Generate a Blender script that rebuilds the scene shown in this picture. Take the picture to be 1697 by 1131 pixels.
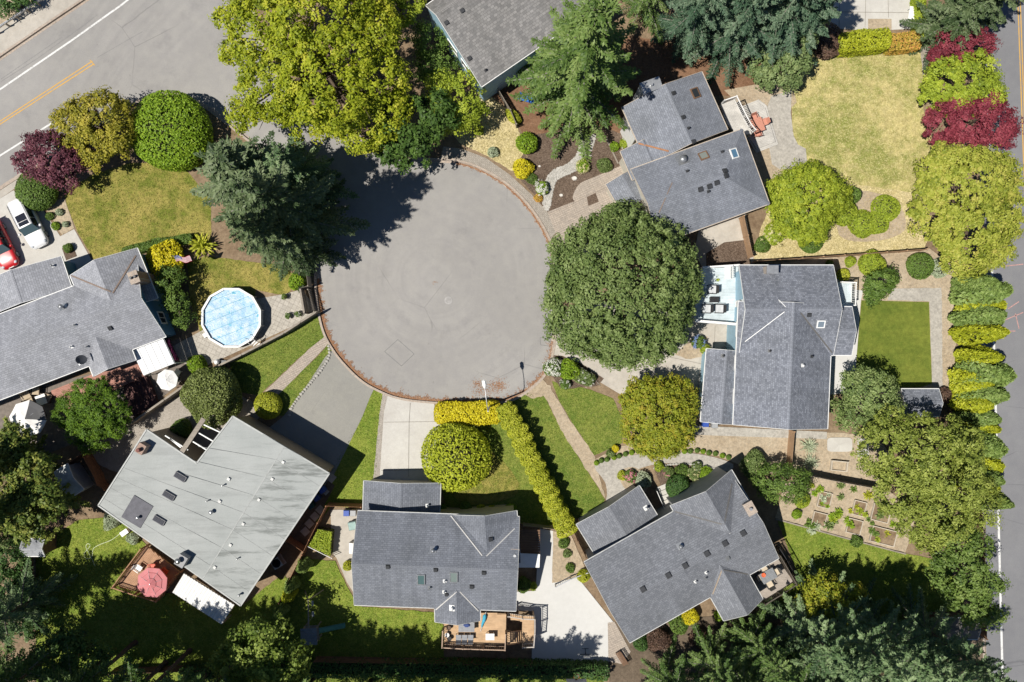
import bpy, bmesh, math, random
import numpy as np
from mathutils import Vector, Matrix

for o in list(bpy.data.objects): bpy.data.objects.remove(o)
scene = bpy.context.scene
COL = scene.collection
# ---------------------------------------------------------------- camera
CAM_H = 76.0            # drone height in metres
PPM = 17.5              # photograph pixels per metre on the ground
cam = bpy.data.cameras.new('camera'); cam_o = bpy.data.objects.new('camera', cam)
COL.objects.link(cam_o)
cam.sensor_width = 36.0; cam.lens = 36.0 * CAM_H / (1697 / PPM)
cam.clip_start = 0.5; cam.clip_end = 6000
cam_o.location = (0, 0, CAM_H); cam_o.rotation_euler = (0, 0, 0)
scene.camera = cam_o
scene.render.resolution_x = 1024; scene.render.resolution_y = 682
# ---------------------------------------------------------------- light
SUN_EL = math.radians(62); SX, SY = -0.924, -0.382         # where the sun stands
w = bpy.data.worlds.new('World'); scene.world = w; w.use_nodes = True
nt = w.node_tree; bg = nt.nodes['Background']
sky = nt.nodes.new('ShaderNodeTexSky'); sky.sky_type = 'NISHITA'; sky.sun_disc = False
sky.sun_elevation = SUN_EL; sky.sun_rotation = math.atan2(SX, SY); sky.dust_density = .3; sky.ozone_density = 7.0; sky.altitude = 300
nt.links.new(sky.outputs[0], bg.inputs[0]); bg.inputs[1].default_value = 0.05
sl = bpy.data.lights.new('sun', 'SUN'); sl.energy = 5.0; sl.angle = math.radians(0.5); sl.color = (1.0, 0.95, 0.87)
sun_o = bpy.data.objects.new('sun', sl); COL.objects.link(sun_o)
ld = Vector((-SX * math.cos(SUN_EL), -SY * math.cos(SUN_EL), -math.sin(SUN_EL)))
sun_o.rotation_euler = ld.to_track_quat('-Z', 'Y').to_euler(); sun_o.location = (-40, -20, 60)
vs = scene.view_settings
vs.view_transform = 'Standard'; vs.look = 'None'; vs.gamma = 1; vs.use_curve_mapping = False; vs.exposure = 0.25

# ---------------------------------------------------------------- basic helpers
def P(px, py, z=0.0):
    k = (CAM_H - z) / CAM_H / PPM
    return Vector(((px - 848.5) * k, (565.5 - py) * k, z))
def M2(px, z=0.0): return px / PPM * (CAM_H - z) / CAM_H
def tag(o, label, cat=None, group=None, kind=None):
    if label: o['label'] = label
    if cat: o['category'] = cat
    if group: o['group'] = group
    if kind: o['kind'] = kind
    return o
def thing(name, label, cat, loc=(0, 0, 0), group=None, rot=0.0):
    o = bpy.data.objects.new(name, None); COL.objects.link(o)
    o.empty_display_size = 0.3
    o.location = loc; o.rotation_euler = (0, 0, rot)
    return tag(o, label, cat, group)
def link(name, me, mat, parent=None, local=True):
    o = bpy.data.objects.new(name, me); COL.objects.link(o)
    if mat is not None and len(me.materials) == 0:
        for m in (mat if isinstance(mat, (list, tuple)) else [mat]): me.materials.append(m)
    if parent is not None:
        o.parent = parent
        if not local:       # mesh is in world metres: undo the parent's placement
            t = parent; mw = Matrix.Identity(4)
            while t is not None:
                mw = Matrix.Translation(t.location) @ Matrix.Rotation(t.rotation_euler.z, 4, 'Z') @ mw if t.type == 'EMPTY' else mw
                t = t.parent
            o.matrix_parent_inverse = mw.inverted()
    return o
def copy_tree(root, loc, rot=0.0, scale=None, label=None, group=None):
    r = root.copy(); COL.objects.link(r); r.location = loc; r.rotation_euler = (0, 0, rot)
    if scale is not None: r.scale = scale if isinstance(scale, (tuple, list)) else (scale,) * 3
    if label: r['label'] = label
    if group: r['group'] = group
    for ch in list(root.children):
        c = ch.copy(); COL.objects.link(c); c.parent = r
        for g in list(ch.children):
            d = g.copy(); COL.objects.link(d); d.parent = c
    return r

class MB:
    """collects polygons, boxes and tubes; build() links them as ONE mesh object"""
    def __init__(s): s.v = []; s.f = []; s.uv = []; s.mi = []; s.smooth = []
    def poly(s, pts, uv=None, mi=0, sm=False):
        i = len(s.v); s.v += [tuple(p) for p in pts]; s.f.append(list(range(i, i + len(pts))))
        s.uv.append(uv or [(p[0], p[1]) for p in pts]); s.mi.append(mi); s.smooth.append(sm)
    def mesh(s, vs_, fs_, mi=0, sm=False):
        i = len(s.v); s.v += [tuple(p) for p in vs_]
        for f in fs_:
            s.f.append([i + k for k in f]); s.uv.append([(vs_[k][0] + vs_[k][2] * .3, vs_[k][1] + vs_[k][2] * .7) for k in f]); s.mi.append(mi); s.smooth.append(sm)
    def obox(s, c, ax, ay, az, mi=0):       # oriented box, half-axis vectors
        c = Vector(c); V = [c + sx * ax + sy * ay + sz * az for sz in (-1, 1) for sy in (-1, 1) for sx in (-1, 1)]
        s.mesh(V, [(0, 2, 3, 1), (4, 5, 7, 6), (0, 1, 5, 4), (1, 3, 7, 5), (3, 2, 6, 7), (2, 0, 4, 6)], mi)
    def box(s, x0, x1, y0, y1, z0, z1, mi=0):
        s.obox(((x0 + x1) / 2, (y0 + y1) / 2, (z0 + z1) / 2), Vector(((x1 - x0) / 2, 0, 0)), Vector((0, (y1 - y0) / 2, 0)), Vector((0, 0, (z1 - z0) / 2)), mi)
    def bar(s, a, b, w, h=None, up=(0, 0, 1), mi=0):    # box from a to b
        a = Vector(a); b = Vector(b); h = h or w; d = b - a; L = d.length
        if L < 1e-6: return
        d.normalize(); up = Vector(up)
        if abs(d.dot(up)) > .98: up = Vector((1, 0, 0))
        sd = d.cross(up).normalized(); u = sd.cross(d).normalized()
        s.obox((a + b) / 2, d * L / 2, sd * w / 2, u * h / 2, mi)
    def prism(s, pts, z0, z1, mi=0, cap=True):
        n = len(pts); a = sum(pts[i][0] * pts[(i + 1) % n][1] - pts[(i + 1) % n][0] * pts[i][1] for i in range(n))
        if a < 0: pts = pts[::-1]
        V = [(p[0], p[1], z0) for p in pts] + [(p[0], p[1], z1) for p in pts]
        F = [(i, (i + 1) % n, n + (i + 1) % n, n + i) for i in range(n)]
        if cap: F += [tuple(range(n, 2 * n)), tuple(range(n - 1, -1, -1))]
        s.mesh(V, F, mi)
    def tube(s, pts, rad, n=8, mi=0, cap=True, sm=True):
        pts = [Vector(p) for p in pts]; rad = rad if isinstance(rad, (list, tuple)) else [rad] * len(pts)
        V = []; ref = Vector((0, 0, 1))
        for i, p in enumerate(pts):
            d = (pts[min(i + 1, len(pts) - 1)] - pts[max(i - 1, 0)]).normalized()
            r = Vector((1, 0, 0)) if abs(d.dot(ref)) > .95 else ref
            a = d.cross(r).normalized(); b = d.cross(a)
            V += [p + (a * math.cos(2 * math.pi * k / n) + b * math.sin(2 * math.pi * k / n)) * rad[i] for k in range(n)]
        F = [(i * n + k, (i + 1) * n + k, (i + 1) * n + (k + 1) % n, i * n + (k + 1) % n) for i in range(len(pts) - 1) for k in range(n)]
        s.mesh(V, F, mi, sm)
        if cap:
            s.mesh(V[:n], [tuple(range(n))], mi); s.mesh(V[-n:], [tuple(range(n - 1, -1, -1))], mi)
    def lathe(s, prof, c=(0, 0, 0), n=16, mi=0, sm=True):
        V = [(c[0] + r * math.cos(2 * math.pi * k / n), c[1] + r * math.sin(2 * math.pi * k / n), c[2] + z) for r, z in prof for k in range(n)]
        F = [(i * n + k, i * n + (k + 1) % n, (i + 1) * n + (k + 1) % n, (i + 1) * n + k) for i in range(len(prof) - 1) for k in range(n)]
        s.mesh(V, F, mi, sm)
        s.mesh(V[-n:], [tuple(range(n))], mi); s.mesh(V[:n], [tuple(range(n - 1, -1, -1))], mi)
    def data(s, name):
        me = bpy.data.meshes.new(name); me.from_pydata(s.v, [], s.f)
        ul = me.uv_layers.new(name='UVMap')
        flat = [c for f in s.uv for uv in f for c in uv]
        ul.data.foreach_set('uv', flat)
        me.polygons.foreach_set('material_index', s.mi); me.polygons.foreach_set('use_smooth', s.smooth)
        me.update(); return me
    def build(s, name, mat, parent=None, local=True):
        return link(name, s.data(name), mat, parent, local)

# ---------------------------------------------------------------- materials
def srgb(r, g, b):
    return tuple(((c / 255) / 12.92 if c / 255 <= .04045 else ((c / 255 + .055) / 1.055) ** 2.4) for c in (r, g, b))
def nmat(name):
    m = bpy.data.materials.new(name); m.use_nodes = True
    return m, m.node_tree, m.node_tree.nodes['Principled BSDF']
def N(t, typ, **kw):
    n = t.nodes.new(typ)
    for k, v in kw.items():
        if k in n.inputs: n.inputs[k].default_value = v
        else: setattr(n, k, v)
    return n
def noise(t, scale, detail=4, rough=.6, vec=None):
    n = N(t, 'ShaderNodeTexNoise', Scale=scale, Detail=detail, Roughness=rough)
    if vec is None:
        vec = N(t, 'ShaderNodeTexCoord').outputs['Object']
    t.links.new(vec, n.inputs['Vector']); return n.outputs['Fac']
def ramp(t, fac, stops):
    r = N(t, 'ShaderNodeValToRGB'); e = r.color_ramp.elements
    e[0].position, e[0].color = stops[0][0], (*stops[0][1], 1)
    e[1].position, e[1].color = stops[-1][0], (*stops[-1][1], 1)
    for p, c in stops[1:-1]:
        q = e.new(p); q.color = (*c, 1)
    t.links.new(fac, r.inputs[0]); return r.outputs[0]
def mix(t, fac, a, b, mode='MIX'):
    m = N(t, 'ShaderNodeMix', data_type='RGBA', blend_type=mode)
    for sock, v in ((m.inputs[0], fac), (m.inputs[6], a), (m.inputs[7], b)):
        if hasattr(v, 'is_output'): t.links.new(v, sock)
        elif isinstance(v, (int, float)): sock.default_value = v
        else: sock.default_value = (*v, 1)
    return m.outputs[2]
def bump(t, bs, h, strength=.4, dist=.05):
    b = N(t, 'ShaderNodeBump', Strength=strength, Distance=dist); t.links.new(h, b.inputs['Height']); t.links.new(b.outputs[0], bs.inputs['Normal'])
MATS = {}
def plain(name, col, rough=.6, metal=0, var=.18, scale=3.0, spec=.3):
    if name in MATS: return MATS[name]
    m, t, b = nmat(name)
    f = noise(t, scale, 5, .65)
    lo = tuple(c * (1 - var) for c in col); hi = tuple(min(1, c * (1 + var)) for c in col)
    t.links.new(ramp(t, f, [(.3, lo), (.7, hi)]), b.inputs['Base Color'])
    b.inputs['Roughness'].default_value = rough; b.inputs['Metallic'].default_value = metal
    b.inputs['Specular IOR Level'].default_value = spec
    MATS[name] = m; return m
def ground(name, c1, c2, c3=None, big=.25, mid=1.6, fine=14, bs=.5, bd=.03, rough=.95, gr=.16, fg=.32, lo=.36, hi=.62):
    """three-scale mottled ground: c1/c2 in big patches, c3 as small specks"""
    if name in MATS: return MATS[name]
    m, t, b = nmat(name)
    f1 = noise(t, big, 4, .55); f2 = noise(t, mid, 6, .7); f3 = noise(t, fine, 6, .75)
    a = N(t, 'ShaderNodeMath', operation='ADD'); t.links.new(f1, a.inputs[0]); t.links.new(f2, a.inputs[1])
    a2 = N(t, 'ShaderNodeMath', operation='MULTIPLY'); t.links.new(a.outputs[0], a2.inputs[0]); a2.inputs[1].default_value = .5
    col = ramp(t, a2.outputs[0], [(lo, c1), (hi, c2)])
    if c3 is not None:
        fr = ramp(t, f3, [(.5, (0, 0, 0)), (.68, (1, 1, 1))]); col = mix(t, fr, col, c3)
    g = ramp(t, f3, [(.36, (1 - fg,) * 3), (.64, (1 + fg * .9,) * 3)])
    col = mix(t, 1.0, col, g, 'MULTIPLY')
    g2 = ramp(t, noise(t, mid * 2.6, 5, .7), [(.37, (1 - gr, 1 - gr, 1 - gr)), (.63, (1 + gr, 1 + gr, 1 + gr))]); col = mix(t, 1.0, col, g2, 'MULTIPLY')
    t.links.new(col, b.inputs['Base Color']); b.inputs['Roughness'].default_value = rough
    b.inputs['Specular IOR Level'].default_value = .15
    bump(t, b, f3, bs, bd); MATS[name] = m; return m
def paving(name, c1, c2, mortar, bw, bh, ms=.02, rot=0.0, offset=.5, bs=.5):
    if name in MATS: return MATS[name]
    m, t, b = nmat(name)
    tc = N(t, 'ShaderNodeTexCoord'); mp = N(t, 'ShaderNodeMapping'); mp.inputs['Rotation'].default_value[2] = rot
    t.links.new(tc.outputs['Object'], mp.inputs[0])
    br = N(t, 'ShaderNodeTexBrick', Scale=1.0); br.offset = offset
    br.inputs['Color1'].default_value = (*c1, 1); br.inputs['Color2'].default_value = (*c2, 1); br.inputs['Mortar'].default_value = (*mortar, 1)
    br.inputs['Mortar Size'].default_value = ms; br.inputs['Brick Width'].default_value = bw; br.inputs['Row Height'].default_value = bh
    t.links.new(mp.outputs[0], br.inputs[0])
    g = ramp(t, noise(t, 5, 6, .7), [(.25, (.75, .75, .75)), (.75, (1.2, 1.2, 1.2))])
    t.links.new(mix(t, 1.0, br.outputs[0], g, 'MULTIPLY'), b.inputs['Base Color']); b.inputs['Roughness'].default_value = .9
    iv = N(t, 'ShaderNodeMath', operation='SUBTRACT'); iv.inputs[0].default_value = 1; t.links.new(br.outputs['Fac'], iv.inputs[1])
    bump(t, b, iv.outputs[0], bs, .02); MATS[name] = m; return m
def shingle(name, c1, c2, bw=.33, bh=.19, patch=.35, tint=(1, 1, 1)):
    """asphalt shingles on the UV map (metres): courses, per-shingle tone, lichen and weather stains"""
    m, t, b = nmat(name)
    tc = N(t, 'ShaderNodeTexCoord'); uv = tc.outputs['UV']
    br = N(t, 'ShaderNodeTexBrick', Scale=1.0); br.offset = .37; br.squash = 1.0
    br.inputs['Color1'].default_value = (*c1, 1); br.inputs['Color2'].default_value = (*c2, 1)
    br.inputs['Mortar'].default_value = (*[c * .55 for c in c1], 1)
    br.inputs['Mortar Size'].default_value = .016; br.inputs['Brick Width'].default_value = bw; br.inputs['Row Height'].default_value = bh
    t.links.new(uv, br.inputs[0])
    big = ramp(t, noise(t, patch, 5, .6), [(.3, (.88, .88, .87)), (.7, (1.1, 1.1, 1.11))])
    fine = ramp(t, noise(t, 9, 5, .8), [(.25, (.8, .8, .8)), (.75, (1.2, 1.2, 1.2))])
    mp = N(t, 'ShaderNodeMapping'); mp.inputs['Scale'].default_value = (1.6, .16, 1); t.links.new(uv, mp.inputs[0])
    streak = ramp(t, noise(t, 1.0, 5, .65, mp.outputs[0]), [(.3, (.86, .86, .86)), (.72, (1.1, 1.1, 1.1))])
    col = mix(t, 1, br.outputs[0], big, 'MULTIPLY'); col = mix(t, 1, col, fine, 'MULTIPLY'); col = mix(t, 1, col, streak, 'MULTIPLY')
    col = mix(t, 1, col, tint, 'MULTIPLY')
    t.links.new(col, b.inputs['Base Color']); b.inputs['Roughness'].default_value = .85; b.inputs['Specular IOR Level'].default_value = .25
    sep = N(t, 'ShaderNodeSeparateXYZ'); t.links.new(uv, sep.inputs[0])
    md = N(t, 'ShaderNodeMath', operation='MODULO'); t.links.new(sep.outputs[1], md.inputs[0]); md.inputs[1].default_value = bh
    ad = N(t, 'ShaderNodeMath', operation='MULTIPLY_ADD'); t.links.new(md.outputs[0], ad.inputs[0]); ad.inputs[1].default_value = -1 / bh; 
    t.links.new(br.outputs['Fac'], ad.inputs[2])
    bump(t, b, ad.outputs[0], -.4, .02); return m
def leafmat(name, cols, trans=.25, rough=.55):
    if name in MATS: return MATS[name]
    m, t, b = nmat(name)
    at = N(t, 'ShaderNodeAttribute', attribute_name='tint')
    n = len(cols); col = ramp(t, at.outputs['Fac'], [(i / (n - 1), c) for i, c in enumerate(cols)])
    t.links.new(col, b.inputs['Base Color']); b.inputs['Roughness'].default_value = rough; b.inputs['Specular IOR Level'].default_value = .25
    tr = N(t, 'ShaderNodeBsdfTranslucent'); t.links.new(mix(t, 1, col, (1.1, 1.15, .55), 'MULTIPLY'), tr.inputs[0])
    ms = N(t, 'ShaderNodeMixShader'); ms.inputs[0].default_value = trans
    t.links.new(b.outputs[0], ms.inputs[1]); t.links.new(tr.outputs[0], ms.inputs[2])
    t.links.new(ms.outputs[0], t.nodes['Material Output'].inputs[0]); MATS[name] = m; return m
def glassmat(name, col=(.02, .03, .04), rough=.08, spec=.6):
    if name in MATS: return MATS[name]
    m, t, b = nmat(name); b.inputs['Base Color'].default_value = (*col, 1); b.inputs['Roughness'].default_value = rough
    b.inputs['Specular IOR Level'].default_value = spec; MATS[name] = m; return m
def paint(name, col, rough=.3, coat=.6):
    if name in MATS: return MATS[name]
    m, t, b = nmat(name)
    g = ramp(t, noise(t, 6, 4, .6), [(.3, tuple(c * .93 for c in col)), (.7, col)])
    t.links.new(g, b.inputs['Base Color']); b.inputs['Roughness'].default_value = rough; b.inputs['Coat Weight'].default_value = coat
    MATS[name] = m; return m
def plank(name, c1, c2, scale=1.0, rot=0.0):
    if name in MATS: return MATS[name]
    m, t, b = nmat(name)
    tc = N(t, 'ShaderNodeTexCoord'); mp = N(t, 'ShaderNodeMapping'); mp.inputs['Scale'].default_value = (1.2, 9, 4); mp.inputs['Rotation'].default_value[2] = rot
    t.links.new(tc.outputs['Object'], mp.inputs[0])
    f = noise(t, scale, 6, .7, mp.outputs[0]); f2 = noise(t, 1.2, 4, .6)
    col = mix(t, 1, ramp(t, f, [(.3, c1), (.7, c2)]), ramp(t, f2, [(.3, (.8, .8, .8)), (.7, (1.15, 1.15, 1.15))]), 'MULTIPLY')
    t.links.new(col, b.inputs['Base Color']); b.inputs['Roughness'].default_value = .8; MATS[name] = m; return m

ASPHALT = None
def asphalt(name, base, rings=True):
    m, t, b = nmat(name)
    f1 = noise(t, .09, 5, .55); f2 = noise(t, .9, 6, .7); f3 = noise(t, 16, 6, .85)
    c = tuple(base)
    col = ramp(t, f1, [(.3, tuple(x * .9 for x in c)), (.7, tuple(x * 1.09 for x in c))])
    col = mix(t, 1, col, ramp(t, f2, [(.3, (.93, .93, .94)), (.7, (1.06, 1.06, 1.04))]), 'MULTIPLY')
    col = mix(t, 1, col, ramp(t, f3, [(.2, (.74, .74, .74)), (.8, (1.25, 1.25, 1.25))]), 'MULTIPLY')
    if rings:
        tq = N(t, 'ShaderNodeTexCoord'); vm = N(t, 'ShaderNodeVectorMath', operation='DISTANCE'); t.links.new(tq.outputs['Object'], vm.inputs[0]); vm.inputs[1].default_value = (-7.2, 5.9, -.12)
        n1 = N(t, 'ShaderNodeTexNoise', noise_dimensions='1D', Scale=1.1, Detail=4.0); t.links.new(vm.outputs['Value'], n1.inputs['W'])
        col = mix(t, ramp(t, noise(t, .11, 2, .5), [(.42, (.15, .15, .15)), (.6, (1, 1, 1))]), col, mix(t, 1, col, ramp(t, n1.outputs['Fac'], [(.32, (.945, .945, .95)), (.68, (1.05, 1.05, 1.045))]), 'MULTIPLY'))
        st = ramp(t, noise(t, .35, 5, .7), [(.54, (1, 1, 1)), (.7, (.86, .86, .87))]); col = mix(t, 1, col, st, 'MULTIPLY')
        sp = ramp(t, noise(t, 2.2, 3, .6), [(.7, (1, 1, 1)), (.78, (.8, .79, .78))]); col = mix(t, 1, col, sp, 'MULTIPLY')
    v = N(t, 'ShaderNodeTexVoronoi', feature='DISTANCE_TO_EDGE', Scale=.16)
    tc = N(t, 'ShaderNodeTexCoord'); nz = N(t, 'ShaderNodeTexNoise', Scale=.7, Detail=5.0)
    t.links.new(tc.outputs['Object'], nz.inputs['Vector'])
    wv = mix(t, .16, tc.outputs['Object'], nz.outputs['Color'], 'ADD'); t.links.new(wv, v.inputs['Vector'])
    cr = ramp(t, v.outputs['Distance'], [(.0, (.72, .72, .73)), (.006, (1, 1, 1))])
    msk = ramp(t, noise(t, .12, 3, .5), [(.52, (0, 0, 0)), (.6, (1, 1, 1))])
    col = mix(t, msk, col, mix(t, 1, col, cr, 'MULTIPLY'))
    t.links.new(col, b.inputs['Base Color']); b.inputs['Roughness'].default_value = .92; b.inputs['Specular IOR Level'].default_value = .2
    bump(t, b, f3, .35, .015); return m
M_ROAD = asphalt('asphalt', (.278, .268, .256))
M_ROAD2 = asphalt('asphalt_drive', (.262, .255, .232), False)
M_ROAD3 = asphalt('asphalt_vignetted', (.185, .186, .195), False)  # east road asphalt, lens vignette put into its darker colour
M_KERB = ground('kerb_concrete', (.33, .28, .235), (.42, .37, .315), (.3, .19, .125), mid=2.5, bs=.2)
M_CONC = ground('concrete_pale', (.42, .40, .365), (.50, .485, .445), None, gr=.03, fg=.06, mid=1.2, bs=.15, bd=.01)
M_CONCW = ground('concrete_white', (.49, .485, .465), (.53, .525, .505), None, gr=.02, fg=.04, mid=.9, bs=.12, bd=.01)
M_CONCB = ground('concrete_worn', (.35, .325, .285), (.47, .44, .39), (.34, .29, .235), gr=.06, fg=.1, mid=.8, bs=.15, bd=.01)
M_AGG = ground('exposed_aggregate', (.33, .31, .275), (.42, .395, .35), (.25, .23, .2), big=.4, fine=22, bs=.4)
M_SOIL = ground('yard_soil', (.155, .105, .066), (.30, .225, .145), (.10, .065, .04), big=.3, bs=.8, bd=.05)
M_MULCH = ground('bark_mulch', (.085, .058, .042), (.135, .098, .072), (.2, .155, .12), big=.5, mid=3, fine=11, bs=1, bd=.06)
M_RED = ground('red_mulch', (.16, .085, .048), (.25, .15, .092), (.12, .065, .04), big=.5, mid=3, fine=11, bs=1, bd=.06)
M_DUST = ground('dusty_soil', (.33, .265, .185), (.43, .36, .265), (.25, .18, .11), big=.3, mid=1.5, fine=10, bs=.6, bd=.04)
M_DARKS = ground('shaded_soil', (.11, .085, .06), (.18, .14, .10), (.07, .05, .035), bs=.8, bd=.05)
M_GRAV = ground('gravel', (.30, .27, .23), (.40, .365, .32), (.2, .17, .14), big=.6, mid=4, fine=16, bs=1, bd=.05)
M_GRASS_A = ground('lawn_patchy', (.13, .16, .022), (.32, .27, .075), (.23, .205, .06), big=.35, mid=1.1, fine=9, bs=1, bd=.08, fg=.22, lo=.42, hi=.57)
M_GRASS_G = ground('lawn_green', (.09, .15, .02), (.185, .22, .04), (.255, .24, .075), big=.3, mid=1.3, fine=10, bs=1, bd=.08, fg=.24, lo=.4, hi=.6)
M_GRASS_F = ground('lawn_fresh', (.115, .185, .02), (.21, .255, .04), (.28, .27, .075), big=.35, mid=1.2, fine=10, bs=1, bd=.08, fg=.24, lo=.4, hi=.6)
M_GRASS_D = ground('lawn_dry', (.215, .235, .055), (.46, .395, .17), (.53, .46, .25), big=.13, mid=.8, fine=9, bs=1, bd=.07, fg=.2, lo=.42, hi=.57)
M_GRASS_B = ground('lawn_bleached', (.40, .335, .15), (.52, .44, .245), (.56, .485, .3), big=.3, mid=1.3, fine=9, bs=1, bd=.07)
M_GRASS_T = ground('artificial_turf', (.095, .13, .02), (.155, .18, .03), None, big=.22, mid=.9, fine=12, gr=.12, fg=.2, lo=.41, hi=.59, bs=.9, bd=.05)
M_PAVE = paving('paver_pink', (.40, .34, .28), (.33, .285, .24), (.22, .185, .155), .32, .16, .012, .4)
M_PAVEG = paving('paver_grey', (.36, .335, .29), (.42, .39, .34), (.25, .22, .19), .42, .42, .014, .45, 0)
M_SIDE = paving('sidewalk_paver', (.35, .315, .27), (.29, .26, .22), (.2, .175, .145), .28, .14, .012, .9)
M_WHITE = plain('white_paint', (.72, .72, .70), .5, var=.06)
def wornpaint(name, col, under):
    m, t, b = nmat(name); f = noise(t, 3.5, 7, .8)
    t.links.new(ramp(t, f, [(.36, under), (.46, tuple(x * .9 for x in col)), (.7, col)]), b.inputs['Base Color']); b.inputs['Roughness'].default_value = .8; return m
M_LINE = wornpaint('road_line_white', (.66, .66, .64), (.32, .31, .3)); M_YEL = wornpaint('road_line_yellow', (.56, .33, .08), (.33, .27, .2))
M_CRACK = plain('tar_seam', (.15, .15, .15), .8)
M_STONE = ground('river_stone', (.34, .33, .30), (.5, .48, .44), (.27, .25, .22), big=1, mid=4, fine=12, bs=.4)
M_WOODG = plank('weathered_wood', (.20, .17, .135), (.32, .28, .23))
M_WOODB = plank('brown_wood', (.12, .065, .036), (.20, .115, .065))
M_WOODL = plank('cedar_deck', (.42, .27, .15), (.52, .36, .215))
M_WOODR = plank('red_deck_stain', (.30, .135, .10), (.38, .195, .15), rot=.4)
M_WOODM = plank('maroon_deck_stain', (.075, .032, .03), (.12, .052, .047))
M_RAILW = plain('rail_white', (.68, .67, .65), .5, var=.1)
M_BLACK = plain('black_plastic', (.02, .02, .022), .5)
M_DKMETAL = plain('dark_metal', (.06, .062, .066), .45, .3)
M_METAL = plain('galvanised', (.42, .43, .44), .4, .7)
M_GLASS = glassmat('window_glass', (.03, .045, .06))
M_SKYL = glassmat('skylight_glass', (.10, .16, .2), .15)
M_TRUNK = ground('bark', (.09, .065, .048), (.16, .12, .09), (.05, .038, .03), mid=5, fine=14, bs=1, bd=.08)
M_TRUNKG = ground('grey_bark', (.19, .17, .15), (.28, .26, .23), (.12, .1, .085), mid=5, fine=14, bs=1, bd=.08)
M_CORE = plain('core_dark', (.035, .034, .016), .95)  # dark filler added inside foliage to block the view through
# ---------------------------------------------------------------- ground sheets
_pi = [0]; LAWNS = []; RING = []
def snap(p, reach=15, out=3.0):
    """yard patches run up to the back of the kerb of the turning circle"""
    best = min(RING, key=lambda q: (q[0] - p[0]) ** 2 + (q[1] - p[1]) ** 2) if RING else None
    if best is None or math.hypot(best[0] - p[0], best[1] - p[1]) > reach: return p
    dx, dy = best[0] - 722, best[1] - 465; r = math.hypot(dx, dy); return (best[0] + dx / r * out, best[1] + dy / r * out)
def smooth_path(pts, n=6, closed=False):
    """Catmull-Rom through pixel points"""
    q = list(pts); out = []
    m = len(q)
    for i in range(m if closed else m - 1):
        g = (lambda k: q[k % m]) if closed else (lambda k: q[min(max(k, 0), m - 1)])
        p0, p1, p2, p3 = g(i - 1), g(i), g(i + 1), g(i + 2)
        for j in range(n):
            t = j / n
            out.append(tuple(.5 * (2 * p1[k] + (p2[k] - p0[k]) * t + (2 * p0[k] - 5 * p1[k] + 4 * p2[k] - p3[k]) * t * t + (3 * p1[k] - p0[k] - 3 * p2[k] + p3[k]) * t ** 3) for k in (0, 1)))
    if not closed: out.append(q[-1])
    return out
def sheet(name, pts, mat, lvl=1, smooth=0, wob=0.0, label=None, kind='structure', cat=None, parent=None):
    """one flat patch of ground, outlined in photograph pixels at ground level"""
    _pi[0] += 1; z = .010 * lvl + .0006 * _pi[0]
    if name in ('lawn', 'driveway', 'gravel_strip', 'path', 'sidewalk', 'planting_bed'):
        pts = [q for i, p in enumerate(pts) for q in [(p[0] + (pts[(i + 1) % len(pts)][0] - p[0]) * k / 6, p[1] + (pts[(i + 1) % len(pts)][1] - p[1]) * k / 6) for k in range(6)]] if not smooth else pts; pts = [snap(p) for p in pts]
    if smooth: pts = smooth_path(pts, smooth, True)
    if wob:
        rng = random.Random(_pi[0]); out = []
        for i, a in enumerate(pts):
            b = pts[(i + 1) % len(pts)]; d = math.hypot(b[0] - a[0], b[1] - a[1]); k = max(1, int(d / 6))
            for j in range(k):
                t = j / k; out.append((a[0] + (b[0] - a[0]) * t + rng.uniform(-wob, wob), a[1] + (b[1] - a[1]) * t + rng.uniform(-wob, wob)))
        pts = out
    W = [P(p[0], p[1], 0) for p in pts]
    if mat.name.startswith('lawn_'): LAWNS.append((W, mat.name, z))
    me = bpy.data.meshes.new(name); bm = bmesh.new()
    vs_ = [bm.verts.new((p.x, p.y, z)) for p in W]; f = bm.faces.new(vs_)
    if f.normal.z < 0 or f.calc_area() and sum(W[i].x * W[(i + 1) % len(W)].y - W[(i + 1) % len(W)].x * W[i].y for i in range(len(W))) < 0: bmesh.ops.reverse_faces(bm, faces=[f])
    bmesh.ops.triangulate(bm, faces=bm.faces[:]); bm.to_mesh(me); bm.free()
    o = link(name, me, mat, parent)
    if parent is None: tag(o, label, cat, None, kind)
    return o
def strip_mesh(path, a, b, z0, z1):
    """wall/kerb along a world path: lateral offsets a..b, heights z0..z1"""
    n = len(path); V = []
    for i, p in enumerate(path):
        d = (path[min(i + 1, n - 1)] - path[max(i - 1, 0)]); d.z = 0; d.normalize(); s = Vector((-d.y, d.x, 0))
        V += [p + s * a + Vector((0, 0, z0)), p + s * b + Vector((0, 0, z0)), p + s * b + Vector((0, 0, z1)), p + s * a + Vector((0, 0, z1))]
    F = [(i * 4 + k, i * 4 + (k + 1) % 4, i * 4 + 4 + (k + 1) % 4, i * 4 + 4 + k) for i in range(n - 1) for k in range(4)]
    F += [(0, 3, 2, 1), (4 * n - 4, 4 * n - 3, 4 * n - 2, 4 * n - 1)]
    mb = MB(); mb.mesh(V, F); return mb
def line_mark(name, pts, wpx, mat, z, label=None, kind='structure'):
    mb = MB(); W = [P(*p) for p in pts]; h = wpx / PPM / 2
    for i in range(len(W) - 1):
        d = (W[i + 1] - W[i]).normalized(); s = Vector((-d.y, d.x, 0)) * h; k = Vector((0, 0, z))
        mb.poly([W[i] - s + k, W[i + 1] - s + k, W[i + 1] + s + k, W[i] + s + k])
    return tag(mb.build(name, mat), label, None, None, kind)

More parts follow.
